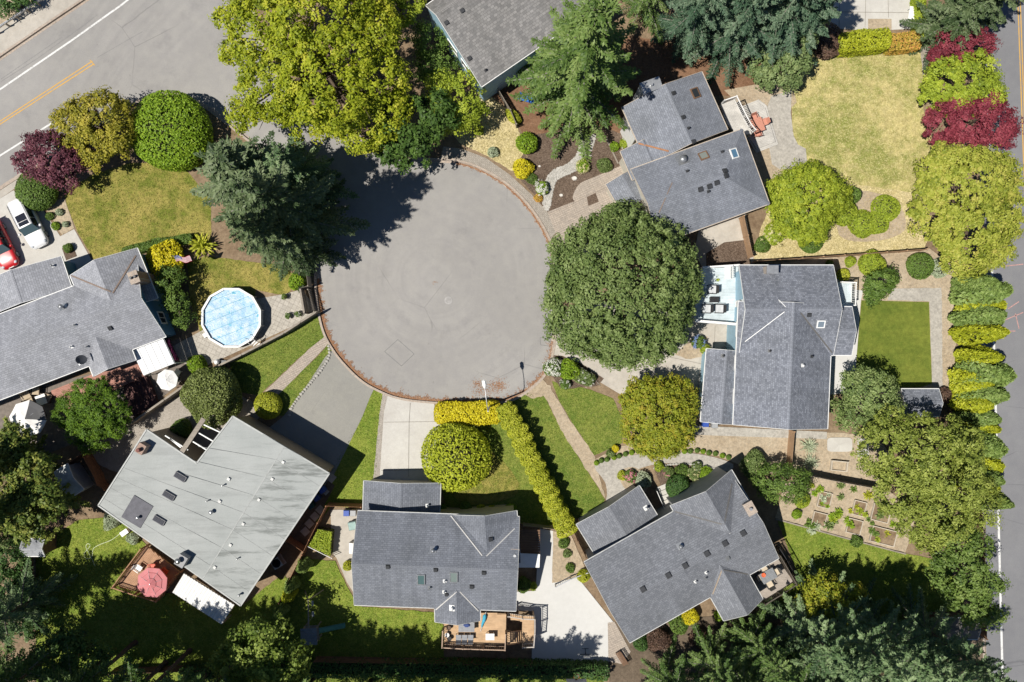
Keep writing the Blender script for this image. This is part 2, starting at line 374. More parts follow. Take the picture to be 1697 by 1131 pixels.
# ---------------------------------------------------------------- foliage
def leaf_mesh(name, c, nrm, L, Wd, tint, mat, axis=None, rng=None):
    """N small leaf-shaped faces from arrays"""
    n = len(c); rng = rng or np.random.default_rng(1)
    nrm = nrm / (np.linalg.norm(nrm, axis=1, keepdims=True) + 1e-9)
    u = rng.normal(size=(n, 3)) if axis is None else axis
    u = u - nrm * np.sum(u * nrm, axis=1, keepdims=True); u /= (np.linalg.norm(u, axis=1, keepdims=True) + 1e-9)
    v = np.cross(nrm, u); L = np.asarray(L).reshape(-1, 1) * np.ones((n, 1)); Wd = np.asarray(Wd).reshape(-1, 1) * np.ones((n, 1))
    co = np.empty((n, 4, 3)); co[:, 0] = c - u * L / 2; co[:, 1] = c + v * Wd / 2 - nrm * Wd * .12; co[:, 2] = c + u * L / 2; co[:, 3] = c - v * Wd / 2 - nrm * Wd * .12
    me = bpy.data.meshes.new(name); me.vertices.add(4 * n); me.vertices.foreach_set('co', co.reshape(-1).astype(np.float32))
    me.loops.add(4 * n); me.loops.foreach_set('vertex_index', np.arange(4 * n, dtype=np.int32))
    me.polygons.add(n); me.polygons.foreach_set('loop_start', np.arange(0, 4 * n, 4, dtype=np.int32))
    me.update(calc_edges=True)
    at = me.attributes.new('tint', 'FLOAT', 'FACE'); at.data.foreach_set('value', np.clip(tint, 0, 1).astype(np.float32))
    me.materials.append(mat); return me
def lumps(rng, k=7, amp=.22):
    d = rng.normal(size=(k, 3)); d /= np.linalg.norm(d, axis=1, keepdims=True); f = rng.uniform(2.5, 6, k); p = rng.uniform(0, 6.3, k); a = rng.uniform(.4, 1, k); a *= amp / a.sum() * 2.2
    return lambda q: 1 + np.sum(a * np.cos(q @ d.T * f + p), axis=1)
def unit(rng, n, zmin=-1.0):
    z = rng.uniform(zmin, 1, n); t = rng.uniform(0, 2 * np.pi, n); r = np.sqrt(1 - z * z)
    return np.stack([r * np.cos(t), r * np.sin(t), z], 1)
def clump_cloud(rng, lobes, leafL=.3, clump=.7, per=52, dens=1.0, zmin=-.55, tintspread=.2, amp=.2):
    """leaf clumps through the outer volume of a union of ellipsoids (cx,cy,cz,rx,rz)"""
    C, NN, T = [], [], []
    for i, (cx, cy, cz, rx, rz) in enumerate(lobes):
        n = max(6, int(dens * 5.2 * rx * (rx + rz) / 2 / (clump * clump)))
        q = unit(rng, n, zmin); f = lumps(rng, 7, amp)(q); rad = rng.uniform(.6, 1.06, n) ** .7 * f
        cc = q * rad[:, None] * np.array([rx, rx, rz]) + np.array([cx, cy, cz]); keep = np.ones(n, bool)
        for j, (ax, ay, az, bx, bz) in enumerate(lobes):
            if j != i:
                e = (cc - np.array([ax, ay, az])) / np.array([bx, bx, bz]); keep &= np.sum(e * e, 1) > .42
        cc = cc[keep]; q = q[keep]; m = len(cc)
        if m == 0: continue
        s = clump * rng.uniform(.45, 1.6, m); ct = rng.normal(.5, tintspread, m)
        off = rng.normal(size=(m, per, 3)); off /= np.linalg.norm(off, axis=2, keepdims=True); off *= (rng.uniform(0, 1, (m, per, 1)) ** .45)
        off[:, :, 2] *= .62
        C.append((cc[:, None] + off * s[:, None, None]).reshape(-1, 3))
        NN.append((off * .8 + q[:, None] * .45 + np.array([0, 0, .55]) + rng.normal(size=off.shape) * .38).reshape(-1, 3))
        T.append((ct[:, None] + rng.normal(0, .16, (m, per))).reshape(-1))
    c = np.concatenate(C); k = len(c)
    return c, np.concatenate(NN), leafL * rng.uniform(.7, 1.3, k), leafL * rng.uniform(.45, .75, k), np.concatenate(T)
def limb_mesh(rng, base, top, targets, r0):
    """tapered trunk, and limbs that run from it to the lobes"""
    base = Vector(base); top = Vector(top); tr = MB()
    pts = [base.lerp(top, t) + Vector((rng.normal() * .08, rng.normal() * .08, 0)) * (t > 0) for t in (0, .06, .25, .5, .75, 1)]
    tr.tube(pts, [r0 * k for k in (1.5, 1.1, .9, .72, .5, .22)], 9)
    br = MB()
    for T in targets:
        T = Vector(T); s = base.lerp(top, float(rng.uniform(.35, .8))); m = s.lerp(T, .5) + Vector((0, 0, .15 * (T - s).length))
        br.tube([s, s.lerp(m, .6), m, m.lerp(T, .6), T], [r0 * k for k in (.5, .4, .3, .2, .08)], 6)
        for _ in range(3):
            e = T.lerp(m, .15) + Vector(rng.normal(size=3)) * min(1.2, (T - s).length * .14)
            br.tube([m, m.lerp(e, .5) + Vector((0, 0, .1)), e], [r0 * .2, r0 * .14, r0 * .05], 5)
    return tr, br
SEED = [10]
def nrng():
    SEED[0] += 1; return np.random.default_rng(SEED[0])
def broadleaf(name, label, lobes, h, mat, cat='tree', leafL=.3, clump=.7, per=52, dens=1.0, group=None, trunk=None, flat=.8, bark=None, zmin=-.55, base=None, ts=.2, amp=.2):
    """lobes: (px, py, r_px, z) as seen in the photograph"""
    rng = nrng(); L = []
    for px, py, r, z in lobes:
        p = P(px, py, z); rr = M2(r, z); L.append((p.x, p.y, z, rr, min(rr * flat, z * .9)))
    wsum = sum(l[3] for l in L); bx = sum(l[0] * l[3] for l in L) / wsum; by = sum(l[1] * l[3] for l in L) / wsum
    if base: b = P(*base); bx, by = b.x, b.y
    t = thing(name, label, cat, (bx, by, 0), group)
    zt = max(l[2] for l in L)
    tr, br = limb_mesh(rng, (bx, by, 0), (bx, by, zt + .3), [(l[0], l[1], l[2] + l[4] * .3) for l in L], trunk or max(.1, h * .022))
    tr.build('trunk', bark or M_TRUNK, t, False); br.build('limbs', bark or M_TRUNK, t, False)
    c, n, ll, lw, ti = clump_cloud(rng, L, leafL, clump, per, dens, zmin, ts, amp)
    k = c[:, 2] > .05
    link('crown', leaf_mesh('crown', c[k], n[k], ll[k], lw[k], ti[k], mat, rng=rng), None, t, False)
    return t
def shell_cloud(rng, rx, ry, rz, n, leafL, rough=.1, zc=0., box=0.0, zmin=-.3, up=.25, jit=.5, wide=(.5, .8)):
    q = unit(rng, n, zmin)
    if box: qq = np.sign(q) * np.abs(q) ** (1 - box); nn = qq
    else: qq = q; nn = q
    f = lumps(rng, 9, rough)(q) * (1 - rng.uniform(0, 1, n) ** 2.2 * .16)
    c = qq * f[:, None] * np.array([rx, ry, rz]) + np.array([0, 0, zc])
    nm = nn / np.array([rx, ry, rz]); nm /= np.linalg.norm(nm, axis=1, keepdims=True)
    nm = nm + np.array([0, 0, up]) + rng.normal(size=(n, 3)) * jit
    return c, nm, leafL * rng.uniform(.7, 1.3, n), leafL * rng.uniform(*wide, n), rng.normal(.5, .2, n) + (f - 1) * 1.2
def core_mesh(rx, ry, rz, zc, box=0.0, zmin=-.9):  # solid inner hull added behind the leaf shell, not real branches
    mb = MB(); V = []; n, m = 14, 7
    for i in range(m + 1):
        a = math.asin(max(-1, zmin)) + (math.pi / 2 - math.asin(max(-1, zmin))) * i / m
        for k in range(n):
            q = [math.cos(a) * math.cos(2 * math.pi * k / n), math.cos(a) * math.sin(2 * math.pi * k / n), math.sin(a)]
            if box: q = [math.copysign(abs(x) ** (1 - box), x) for x in q]
            V.append((q[0] * rx, q[1] * ry, max(.02, q[2] * rz + zc)))
    F = [(i * n + k, i * n + (k + 1) % n, (i + 1) * n + (k + 1) % n, (i + 1) * n + k) for i in range(m) for k in range(n)]
    mb.mesh(V, F, 0, True); mb.mesh(V[:n], [tuple(range(n - 1, -1, -1))]); return mb
def shrub(name, label, px, py, r, h, mat, cat='shrub', ry=None, rot=0.0, leafL=.16, dens=1.0, group=None, box=0.0, rough=.15, flowers=None, zpic=.55, zmin=-.6, jit=.5, up=.25, wide=(.5, .8), stems=True):
    """rounded bush: r (and ry) in pixels as seen at its middle height; stems, added dark core, leaf shell"""
    rng = nrng(); z = h * zpic; p = P(px, py, z); rx = M2(r, z); ryy = M2(ry or r, z)
    t = thing(name, label, cat, (p.x, p.y, 0), group, rot)
    rz = h * .55; zc = h - rz
    n = int(dens * 62 * (rx * ryy + rx * rz + ryy * rz) / 3 / leafL ** 2 )
    n = max(60, min(n, 30000))
    c, nm, L, Wd, ti = shell_cloud(rng, rx, ryy, rz, n, leafL, rough, zc, box, zmin, up, jit, wide)
    k = c[:, 2] > .03
    link('foliage', leaf_mesh('foliage', c[k], nm[k], L[k], Wd[k], ti[k], mat, rng=rng), None, t)
    core_mesh(rx * .7, ryy * .7, rz * .72, zc, box).build('dark_core', M_CORE, t)
    if stems:
        s = MB()
        for k_ in range(4):
            a = k_ * 1.6 + .4; s.tube([(rx * .12 * math.cos(a), ryy * .12 * math.sin(a), -.02), (rx * .35 * math.cos(a), ryy * .35 * math.sin(a), zc * .8)], [.035, .02], 6)
        s.build('stem', M_TRUNK, t)
    if flowers:
        fm, fn, fs = flowers; q = unit(rng, fn, .05); f = lumps(rng)(q)
        cc = q * np.array([rx, ryy, rz]) * (f * 1.03)[:, None] + np.array([0, 0, zc]); per = 14
        off = rng.normal(size=(fn, per, 3)) * fs * .42; off[:, :, 2] = np.abs(off[:, :, 2])
        C = (cc[:, None] + off).reshape(-1, 3); NN = (off / fs + q[:, None] + rng.normal(size=off.shape) * .4).reshape(-1, 3)
        link('blossom', leaf_mesh('blossom', C, NN, fs * .55, fs * .45, rng.uniform(0, 1, len(C)), fm, rng=rng), None, t)
    return t
def hedge(name, label, path, wpx, h, mat, cat='hedge', leafL=.14, dens=1.0, lump=.0, lump_len=1.0, group=None):
    """clipped hedge along photograph points (seen at its top)"""
    rng = nrng(); W = [P(p[0], p[1], h * .85) for p in path]; w = M2(wpx, h) / 2
    t = thing(name, label, cat, (W[0].x, W[0].y, 0), group)
    seg = [(W[i + 1] - W[i]).length for i in range(len(W) - 1)]; tot = sum(seg)
    n = min(34000, int(dens * tot * (2 * h + 2 * w) * 6.5 / leafL ** 2)); cum = np.cumsum([0] + seg)
    s = rng.uniform(-w * .45, tot + w * .45, n); k = np.clip(np.searchsorted(cum, s) - 1, 0, len(seg) - 1)
    A0 = np.array([tuple(W[q])[:2] for q in range(len(seg))]); D0 = np.array([tuple((W[q + 1] - W[q]) / seg[q])[:2] for q in range(len(seg))])
    d = D0[k]; q = A0[k] + d * (s - cum[k])[:, None]; sd = np.stack([-d[:, 1], d[:, 0]], 1)
    topf = rng.uniform(size=n) < (2 * w) / (2 * w + 1.3 * h)
    cx = np.where(topf, rng.uniform(-1, 1, n), np.sign(rng.uniform(-1, 1, n)) * (1 - rng.uniform(0, .1, n)))
    zf = np.where(topf, 1 - .2 * np.abs(cx) ** 4, rng.uniform(.04, .86, n))
    e = np.where(s < 0, 1 - (s / (w * .5)) ** 2 * .55, np.where(s > tot, 1 - ((s - tot) / (w * .5)) ** 2 * .55, 1.0))
    lob = 1 + lump * (np.abs(np.sin(np.pi * s / lump_len)) - .6)
    lum = lumps(rng, 11, .12)(np.stack([s * .55, cx * .8 + s * .13, zf * .8], 1))
    dep = 1 - rng.uniform(0, 1, n) ** 2.4 * .2
    f = lum * lob * e
    C = np.stack([q[:, 0] + sd[:, 0] * cx * w * f * dep, q[:, 1] + sd[:, 1] * cx * w * f * dep, np.maximum(.04, h * zf * (.55 + .45 * f) * np.where(topf, dep, 1))], 1)
    NM = np.stack([sd[:, 0] * cx * np.where(topf, .5, 1), sd[:, 1] * cx * np.where(topf, .5, 1), np.where(topf, 1.0, .3)], 1)
    NM += rng.normal(size=(n, 3)) * .5
    link('foliage', leaf_mesh('foliage', C, NM, leafL * rng.uniform(.7, 1.3, n), leafL * rng.uniform(.5, .8, n), rng.normal(.5, .2, n) + (f - 1) * .9, mat, rng=rng), None, t, False)
    mb = strip_mesh([Vector((q.x, q.y, 0)) for q in W], -w * .6, w * .6, .02, h * .66); mb.build('dark_core', M_CORE, t, False)  # solid dark strip added inside the hedge to close its gaps
    s_ = MB(); k = max(2, int(tot / 1.2))
    for i in range(k):
        q = W[0].lerp(W[-1], (i + .5) / k) if len(W) == 2 else W[min(int(i / k * len(W)), len(W) - 1)]
        s_.tube([(q.x, q.y, -.02), (q.x, q.y, h * .5)], [.05, .03], 6)
    s_.build('stems', M_TRUNK, t, False); return t
def conifer_data(rng, h, R, mat, kind='fir', dens=1.0, sag=.35, spray=.3, start=.06, tw=.26):
    """trunk MB, branch MB and needle-spray mesh of a tree standing at the origin"""
    tr = MB(); zs = [0, .03, .2, .45, .7, .88, 1.0]
    tr.tube([(rng.normal() * .04 * (z > 0), rng.normal() * .04 * (z > 0), z * h) for z in zs], [h * (.014 if start < .25 else .008) * k for k in (1.5, 1.15, .95, .72, .45, .22, .06)], 9)
    br = MB(); C, NM, AX, LL, WW, TT = [], [], [], [], [], []
    z = start * h; az = rng.uniform(0, 6.28)
    while z < h * .985:
        t = z / h; Lb = (R * (1 - t) ** .82 * rng.uniform(.6, 1.22) + .35) * (.82 + .18 * math.sin(az * 3 + t * 20))
        az += 2.399 + rng.normal() * .25
        d = Vector((math.cos(az), math.sin(az), 0)); sd = Vector((-d.y, d.x, 0)); lift = .15 + .75 * t ** 2; sg = sag * (1.1 - t)
        nn = 5; pts = [Vector((0, 0, z)) + d * Lb * s + Vector((0, 0, Lb * (lift * s - sg * s * s * 1.25 + .12 * s ** 4))) for s in (0, .25, .5, .75, 1)]
        br.tube(pts, [.02 + .016 * Lb * k for k in (1, .75, .5, .3, .1)], 5, cap=False)
        bt = rng.normal(.5, .2); step = .15 / dens ** .5; s = .1 * Lb
        while s < Lb:
            f = s / Lb; i = min(int(f * 4), 3); p = pts[i].lerp(pts[i + 1], f * 4 - i); tl = (tw * Lb * (1 - f) ** .75 * min(1, f * 3.5) + .16) * rng.uniform(.65, 1.2)
            fw = (pts[i + 1] - pts[i]).normalized()
            for side in (-1, 1):
                ax = (fw * .75 + sd * side * 1.0 + Vector((0, 0, -.34 + rng.normal() * .14))).normalized()
                k = max(1, int(tl / (spray * .42)))
                for j in range(k):
                    g = (j + .6) / k; q = p + ax * tl * g + Vector((0, 0, -.16 * tl * g * g))
                    a2 = (ax + Vector(rng.normal(size=3)) * .28).normalized()
                    C.append(q); AX.append(a2); NM.append((sd.x * side * .55 + rng.normal() * .4, sd.y * side * .55 + rng.normal() * .4, 1.0)); LL.append(spray * rng.uniform(.7, 1.2) * (1 - .25 * g)); WW.append(spray * rng.uniform(.3, .46)); TT.append(bt + rng.normal() * .14 + .12 * g)
            C.append(p + Vector((0, 0, .03))); AX.append(fw); NM.append((rng.normal() * .5, rng.normal() * .5, 1.0)); LL.append(spray * 1.1); WW.append(spray * .4); TT.append(bt + rng.normal() * .14)
            s += step * rng.uniform(.7, 1.3)
        for _ in range(3):
            C.append(pts[-1] + Vector(rng.normal(size=3)) * .07); AX.append(d + Vector(rng.normal(size=3)) * .4); NM.append((rng.normal() * .5, rng.normal() * .5, 1)); LL.append(spray); WW.append(spray * .35); TT.append(bt + .2)
        z += rng.uniform(.5, 1.3) * .24 * (1.15 - .6 * t) / dens ** .35 * (h / 18) ** .5
    me = leaf_mesh('crown', np.array([tuple(c) for c in C]), np.array(NM), np.array(LL), np.array(WW), np.array(TT), mat, np.array([tuple(a) for a in AX]), rng)
    return tr.data('trunk'), br.data('branches'), me
CONI = {}
def conifer(name, label, base, h, R, mat, key, rot=0.0, group=None, cat='tree', dens=1.0, **kw):
    """tree standing at ground pixel `base`; key shares mesh data between alike trees (built 18 m tall, scaled)"""
    kk = (key, mat.name)
    if kk not in CONI:
        CONI[kk] = conifer_data(nrng(), 18.0, 4.2, mat, dens=dens, **kw)
    td, bd, cd = CONI[kk]; p = P(*base)
    t = thing(name, label, cat, p, group, rot); t.scale = (R / 4.2, R / 4.2, h / 18.0)
    link('trunk', td, M_TRUNK, t); link('branches', bd, M_TRUNKG, t); link('crown', cd, None, t)
    return t
def column_data(rng, h, r, mat, n=4200):
    """columnar arborvitae: upright flat fans on a spindle with vertical grooves"""
    t = rng.uniform(0, 1, n); a = rng.uniform(0, 6.283, n); gro = 1 + .13 * np.cos(a * 5 + t * 2) + .08 * np.cos(a * 3 - t * 7 + 1)
    prof = np.minimum(1, (t + .12) * 3.2) ** .6 * np.minimum(1, (1.02 - t) * 1.55) ** .62
    rr = r * prof * gro * (1 - rng.uniform(0, 1, n) ** 2 * .25)
    c = np.stack([rr * np.cos(a), rr * np.sin(a), .08 + t * h * .98], 1)
    nm = np.stack([np.cos(a), np.sin(a), np.full(n, .25)], 1) + rng.normal(size=(n, 3)) * .5
    ax = np.stack([np.cos(a) * .25, np.sin(a) * .25, np.ones(n)], 1) + rng.normal(size=(n, 3)) * .2
    return leaf_mesh('foliage', c, nm, rng.uniform(.2, .38, n), rng.uniform(.1, .18, n), rng.normal(.5, .2, n) + (gro - 1) * 1.0, mat, ax, rng)
COLS = {}
def column(name, label, base, h, r, mat, group=None, rot=0.0, cat='arborvitae', v=0):
    kk = (mat.name, v)
    if kk not in COLS:
        rng = nrng(); tr = MB(); tr.tube([(0, 0, -.02), (0, 0, 2), (0, 0, 6.2)], [.11, .08, .02], 7)
        co = MB(); co.tube([(0, 0, .15), (0, 0, 1), (0, 0, 3.5), (0, 0, 5.5), (0, 0, 6.6)], [.3, .6, .66, .4, .08], 10)  # dark spindle added as filler behind the fans
        COLS[kk] = (column_data(rng, 7.0, 1.0, mat), tr.data('trunk'), co.data('dark_core'))
    p = P(*base); t = thing(name, label, cat, p, group, rot); t.scale = (r, r, h / 7.0)
    link('foliage', COLS[kk][0], None, t); link('trunk', COLS[kk][1], M_TRUNK, t); link('dark_core', COLS[kk][2], M_CORE, t); return t
def rosette(name, label, px, py, r, h, mat, n=90, cat='plant', group=None, width=.07, arch=.5):
    """strap-leaved plant (yucca, grass, palm): long leaves from one heart"""
    rng = nrng(); p = P(px, py, h * .5); R = M2(r, h * .5); t = thing(name, label, cat, (p.x, p.y, 0), group)
    C, NM, AX, LL, WW, TT = [], [], [], [], [], []
    for i in range(n):
        a = rng.uniform(0, 6.283); el = rng.uniform(.15, 1.45); d = np.array([math.cos(a) * math.cos(el), math.sin(a) * math.cos(el), math.sin(el)]); L = R * rng.uniform(.75, 1.1); ti = rng.normal(.5, .2)
        for j in range(3):
            f0 = (j + .5) / 3; dd = d + np.array([0, 0, -arch * f0]); dd /= np.linalg.norm(dd)
            q = d * L * f0 + np.array([0, 0, -arch * L * f0 * f0 * .5]) + np.array([0, 0, h * .25])
            C.append(q); AX.append(dd); NM.append(np.array([-dd[0] * dd[2], -dd[1] * dd[2], 1 - dd[2] ** 2]) + rng.normal(size=3) * .25); LL.append(L * .42); WW.append(width * (1.2 - .3 * j)); TT.append(ti + .1 * j)
    C = np.array(C); C[:, 2] = np.maximum(C[:, 2], .03)
    link('leaves', leaf_mesh('leaves', C, np.array(NM), np.array(LL), np.array(WW), np.array(TT), mat, np.array(AX), rng), None, t)
    s = MB(); s.tube([(0, 0, -.02), (0, 0, h * .3)], [.09, .06], 7); s.build('stem', M_TRUNK, t); return t

# ---------------------------------------------------------------- houses
class House:
    def __init__(s, name, label, at_, wall, roof, trim=None, cat='house'):
        p = P(*at_); s.root = thing(name, label, cat, p); s.blocks = []; s.wall = wall; s.roof = roof; s.trim = trim or M_WHITE
    def block(s, A, B, D, ze, zr, ends='gg', frac=.5, oh=.4, hip=None, roof=None, wall=None, cap=True, gut=True):
        """A-B: one eave in photograph pixels, D: the corner across from A; ridge parallel to A-B"""
        a = P(A[0], A[1], ze); b = P(B[0], B[1], ze); d = P(D[0], D[1], ze)
        u = (b - a).normalized(); v = (d - a) - u * (d - a).dot(u); W = v.length; v.normalize(); L = (b - a).length
        rise = zr - ze; hi = hip or W * frac
        i0 = hi if ends[0] == 'h' else 0; i1 = hi if ends[1] == 'h' else 0
        at = lambda q, r, z: a + u * q + v * r + Vector((0, 0, z - ze))
        c = [at(0, 0, ze), at(L, 0, ze), at(L, W, ze), at(0, W, ze)]; r0 = at(i0, W * frac, zr); r1 = at(L - i1, W * frac, zr)
        flip = u.cross(v).z < 0
        bl = dict(a=a, u=u, v=v, L=L, W=W, ze=ze, zr=zr, frac=frac, i0=i0, i1=i1, n=len(s.blocks)); s.blocks.append(bl)
        m = MB()
        def plane(pts, along):
            al = along.normalized(); o = pts[0]
            nrm = (pts[1] - pts[0]).cross(pts[2] - pts[0]).normalized()
            if nrm.z < 0: pts = pts[::-1]; nrm = -nrm
            up = nrm.cross(al).normalized()
            m.poly(pts, [((p - o).dot(al), (p - o).dot(up) + 40) for p in pts])
        plane([c[0], c[1], r1, r0], u); plane([c[2], c[3], r0, r1], -u)
        if i0: plane([c[3], c[0], r0], -v)
        if i1: plane([c[1], c[2], r1], v)
        dz = Vector((0, 0, -.13)); lo = lambda p: p + dz
        ring = [c[0], c[1]] + ([] if i1 else [r1]) + [c[2], c[3]] + ([] if i0 else [r0])
        # roof underside
        und = MB()
        for pl in ([c[0], c[1], r1, r0], [c[2], c[3], r0, r1]) + (([c[3], c[0], r0],) if i0 else ()) + (([c[1], c[2], r1],) if i1 else ()):
            und.poly([lo(p) for p in pl])
        for i in range(len(ring)):
            p, q = ring[i], ring[(i + 1) % len(ring)]; und.poly([p - Vector((0, 0, .002)), q - Vector((0, 0, .002)), lo(q), lo(p)])
        ro = m.build('roof', roof or s.roof, s.root, False)
        und.build('soffit', s.trim, s.root, False)
        fa = MB(); cen = (c[0] + c[2]) / 2
        for i in range(len(ring)):
            p, q = ring[i], ring[(i + 1) % len(ring)]; eave = abs(p.z - q.z) < 1e-4
            n_ = (q - p).cross(Vector((0, 0, 1))).normalized()
            if n_.dot((p + q) / 2 - cen) < 0: n_ = -n_
            wd = .06 if (eave and gut) else .03
            off = n_ * (wd / 2 + .004) - Vector((0, 0, .07 if eave else .055)); fa.bar(p + off, q + off, wd, .13)
        fa.build('fascia', s.trim, s.root, False)
        if cap:
            rc = MB(); rw = .16
            sl = rise / (W * frac); n_ = max(2, int((r1 - r0).length / .33))
            lines = [(r0, r1)] + ([(c[0], r0), (c[3], r0)] if i0 else []) + ([(c[1], r1), (c[2], r1)] if i1 else [])
            for (p, q) in lines:
                k = max(2, int((q - p).length / .35)); dr = (q - p).normalized(); sd = dr.cross(Vector((0, 0, 1))).normalized()
                dropk = sl if (p, q) == (r0, r1) else sl * .62
                for j in range(k):
                    x0 = p.lerp(q, j / k); x1 = p.lerp(q, (j + 1) / k); e = Vector((0, 0, .018 + .012)); e2 = Vector((0, 0, .018))
                    for g in (-1, 1):
                        w_ = sd * g * rw - Vector((0, 0, rw * dropk))
                        pts = [x0 + e2, x1 + e, x1 + w_ + e, x0 + w_ + e2]
                        rc.poly(pts if g < 0 else pts[::-1], [(.1, .1), (.4, .1), (.4, .3), (.1, .3)])
            rc.build('ridge_cap', roof or s.roof, s.root, False)
        # walls
        wl = MB(); e = oh
        k0 = [at(e, e, 0), at(L - e, e, 0), at(L - e, W - e, 0), at(e, W - e, 0)]
        zt = lambda r: ze + rise * (r / (W * frac) if r <= W * frac else (W - r) / (W * (1 - frac))) - .14
        fl = [(e, e), (L - e, e), (L - e, W * frac), (L - e, W - e), (e, W - e), (e, W * frac)]
        base = []; top = []
        for (q, r) in fl:
            g0 = Vector(at(q, r, ze)); base.append(Vector((g0.x, g0.y, -.1)))
            z = zt(r)
            if abs(r - W * frac) < 1e-6 and ((q == e and i0) or (q != e and i1)): z = zt(e)
            top.append(Vector((g0.x, g0.y, z)))
        for i in range(6):
            j = (i + 1) % 6; f = [base[i], base[j], top[j], top[i]]; wl.poly(f if not flip else f[::-1])
        wl.build('wall', wall or s.wall, s.root, False)
        bl['base'] = base; bl['top'] = top
        return bl
    def window(s, bl, side, f, w=1.3, h=1.1, z=1.0, glass=None):
        """window on a long wall: side 0 = A-B eave side, 1 = far side, 2/3 = the ends"""
        bs = bl['base']; e = [(0, 1), (4, 3), (0, 4), (1, 3)][side]; p, q = bs[e[0]], bs[e[1]]
        c = p.lerp(q, f); d = (q - p).normalized(); n_ = d.cross(Vector((0, 0, 1)))
        cen = sum(bs, Vector()) / 6
        if n_.dot(c - cen) < 0: n_ = -n_
        c = Vector((c.x, c.y, z + h / 2)); up = Vector((0, 0, 1))
        m = MB(); t = .06
        for g in (-1, 1):
            m.obox(c + d * g * (w / 2) + n_ * .03, d * t, n_ * .04, up * (h / 2 + t)); m.obox(c + up * g * (h / 2) + n_ * .03, d * (w / 2 - t), n_ * .04, up * t)
        m.obox(c + n_ * .025, d * .025, n_ * .03, up * (h / 2 - t)); wn = m.build('window', M_WHITE, s.root, False)
        g = MB(); g.obox(c + n_ * .012, d * (w / 2 - .05), n_ * .01, up * (h / 2 - .05)); o = g.build('pane', glass or M_GLASS, wn); 
        return wn
    def z(s, x, y, only=None):
        best = None
        for b in s.blocks:
            if only is not None and b['n'] != only: continue
            q = Vector((x, y, b['ze'])) - b['a']; su = q.dot(b['u']); sv = q.dot(b['v'])
            if -.02 <= su <= b['L'] + .02 and -.02 <= sv <= b['W'] + .02:
                r = b['zr'] - b['ze']; f = b['W'] * b['frac']; z = r * (sv / f if sv <= f else (b['W'] - sv) / (b['W'] - f))
                if b['i0']: z = min(z, r * su / b['i0'])
                if b['i1']: z = min(z, r * (b['L'] - su) / b['i1'])
                if best is None or z + b['ze'] > best[0]: best = (z + b['ze'], b)
        return best
    def on(s, px, py):
        """the point of the roof that shows at this pixel, its slope normal and its block"""
        z = s.blocks[0]['ze']; b = s.blocks[0]
        for _ in range(12):
            p = P(px, py, z); r = s.z(p.x, p.y)
            if r is None: break
            z, b = r
        p = P(px, py, z); e = .05; n_ = Vector((0, 0, 1))
        r1 = s.z(p.x + e, p.y, b['n']); r2 = s.z(p.x, p.y + e, b['n']); r0 = s.z(p.x, p.y, b['n'])
        if r0 and r1 and r2: n_ = Vector((-(r1[0] - r0[0]) / e, -(r2[0] - r0[0]) / e, 1)).normalized()
        return p, n_, b
    def frame(s, px, py):
        p, n_, b = s.on(px, py); u = (b['u'] - n_ * b['u'].dot(n_)).normalized(); return p, u, n_.cross(u), n_
    def skylight(s, px, py, wu, wv, rim=.09, h=.13, glass=None, frame=None):
        p, u, v, n_ = s.frame(px, py); m = MB()
        for g in (-1, 1):
            m.obox(p + u * g * (wu / 2) + n_ * h * .5, u * rim / 2, v * (wv / 2 + rim / 2), n_ * h * .5); m.obox(p + v * g * (wv / 2) + n_ * h * .5, u * (wu / 2 - rim / 2), v * rim / 2, n_ * h * .5)
        o = m.build('skylight', frame or M_WOODG, s.root, False)
        g = MB(); g.obox(p + n_ * h * .6, u * (wu / 2 - rim / 2), v * (wv / 2 - rim / 2), n_ * .02); g.build('glass', glass or M_SKYL, o); return o
    def box_vent(s, px, py, w=.32, h=.13, mat=None):
        p, u, v, n_ = s.frame(px, py); m = MB()
        m.obox(p + n_ * .02, u * w * .62, v * w * .62, n_ * .015); m.obox(p + n_ * (h * .6 + .03), u * w * .5, v * w * .5, n_ * h * .4); return m.build('roof_vent', mat or M_DKMETAL, s.root, False)
    def pipe(s, px, py, r=.06, h=.35, mat=None, cone=True):
        p, u, v, n_ = s.frame(px, py); m = MB(); m.obox(p + n_ * .012, u * r * 2.6, v * r * 2.6, n_ * .012)
        m.tube([p - n_ * .02, p + Vector((0, 0, h))], r, 10)
        if cone: m.lathe([(r * 1.7, 0), (r * 1.8, .05), (r * .3, .13)], (p.x, p.y, p.z + h), 10)
        return m.build('vent_pipe', mat or M_METAL, s.root, False)
    def strip(s, pix, w, mat, name='valley', lift=.015):
        m = MB()
        for k in range(len(pix) - 1):
            n_ = 8
            for j in range(n_):
                q = [s.on(pix[k][0] + (pix[k + 1][0] - pix[k][0]) * t, pix[k][1] + (pix[k + 1][1] - pix[k][1]) * t)[0] for t in (j / n_, (j + 1) / n_)]
                m.bar(q[0] + Vector((0, 0, lift)), q[1] + Vector((0, 0, lift)), w, .03)
        return m.build(name, mat, s.root, False)
    def chimney(s, px, py, wu, wv, top, mat, capmat=None, flues=1, z0=0.0, rot=None):
        """px,py seen at the chimney's top"""
        p = P(px, py, top); b = s.blocks[0]; u = b['u'] if rot is None else Vector((math.cos(rot), math.sin(rot), 0)); v = Vector((-u.y, u.x, 0)); up = Vector((0, 0, 1)); m = MB()
        m.obox(Vector((p.x, p.y, (top + z0) / 2)), u * wu / 2, v * wv / 2, up * (top - z0) / 2); o = m.build('chimney', mat, s.root, False)
        c = MB(); c.obox(Vector((p.x, p.y, top + .045)), u * (wu / 2 + .06), v * (wv / 2 + .06), up * .04); c.build('chimney_cap', capmat or M_KERB, o)
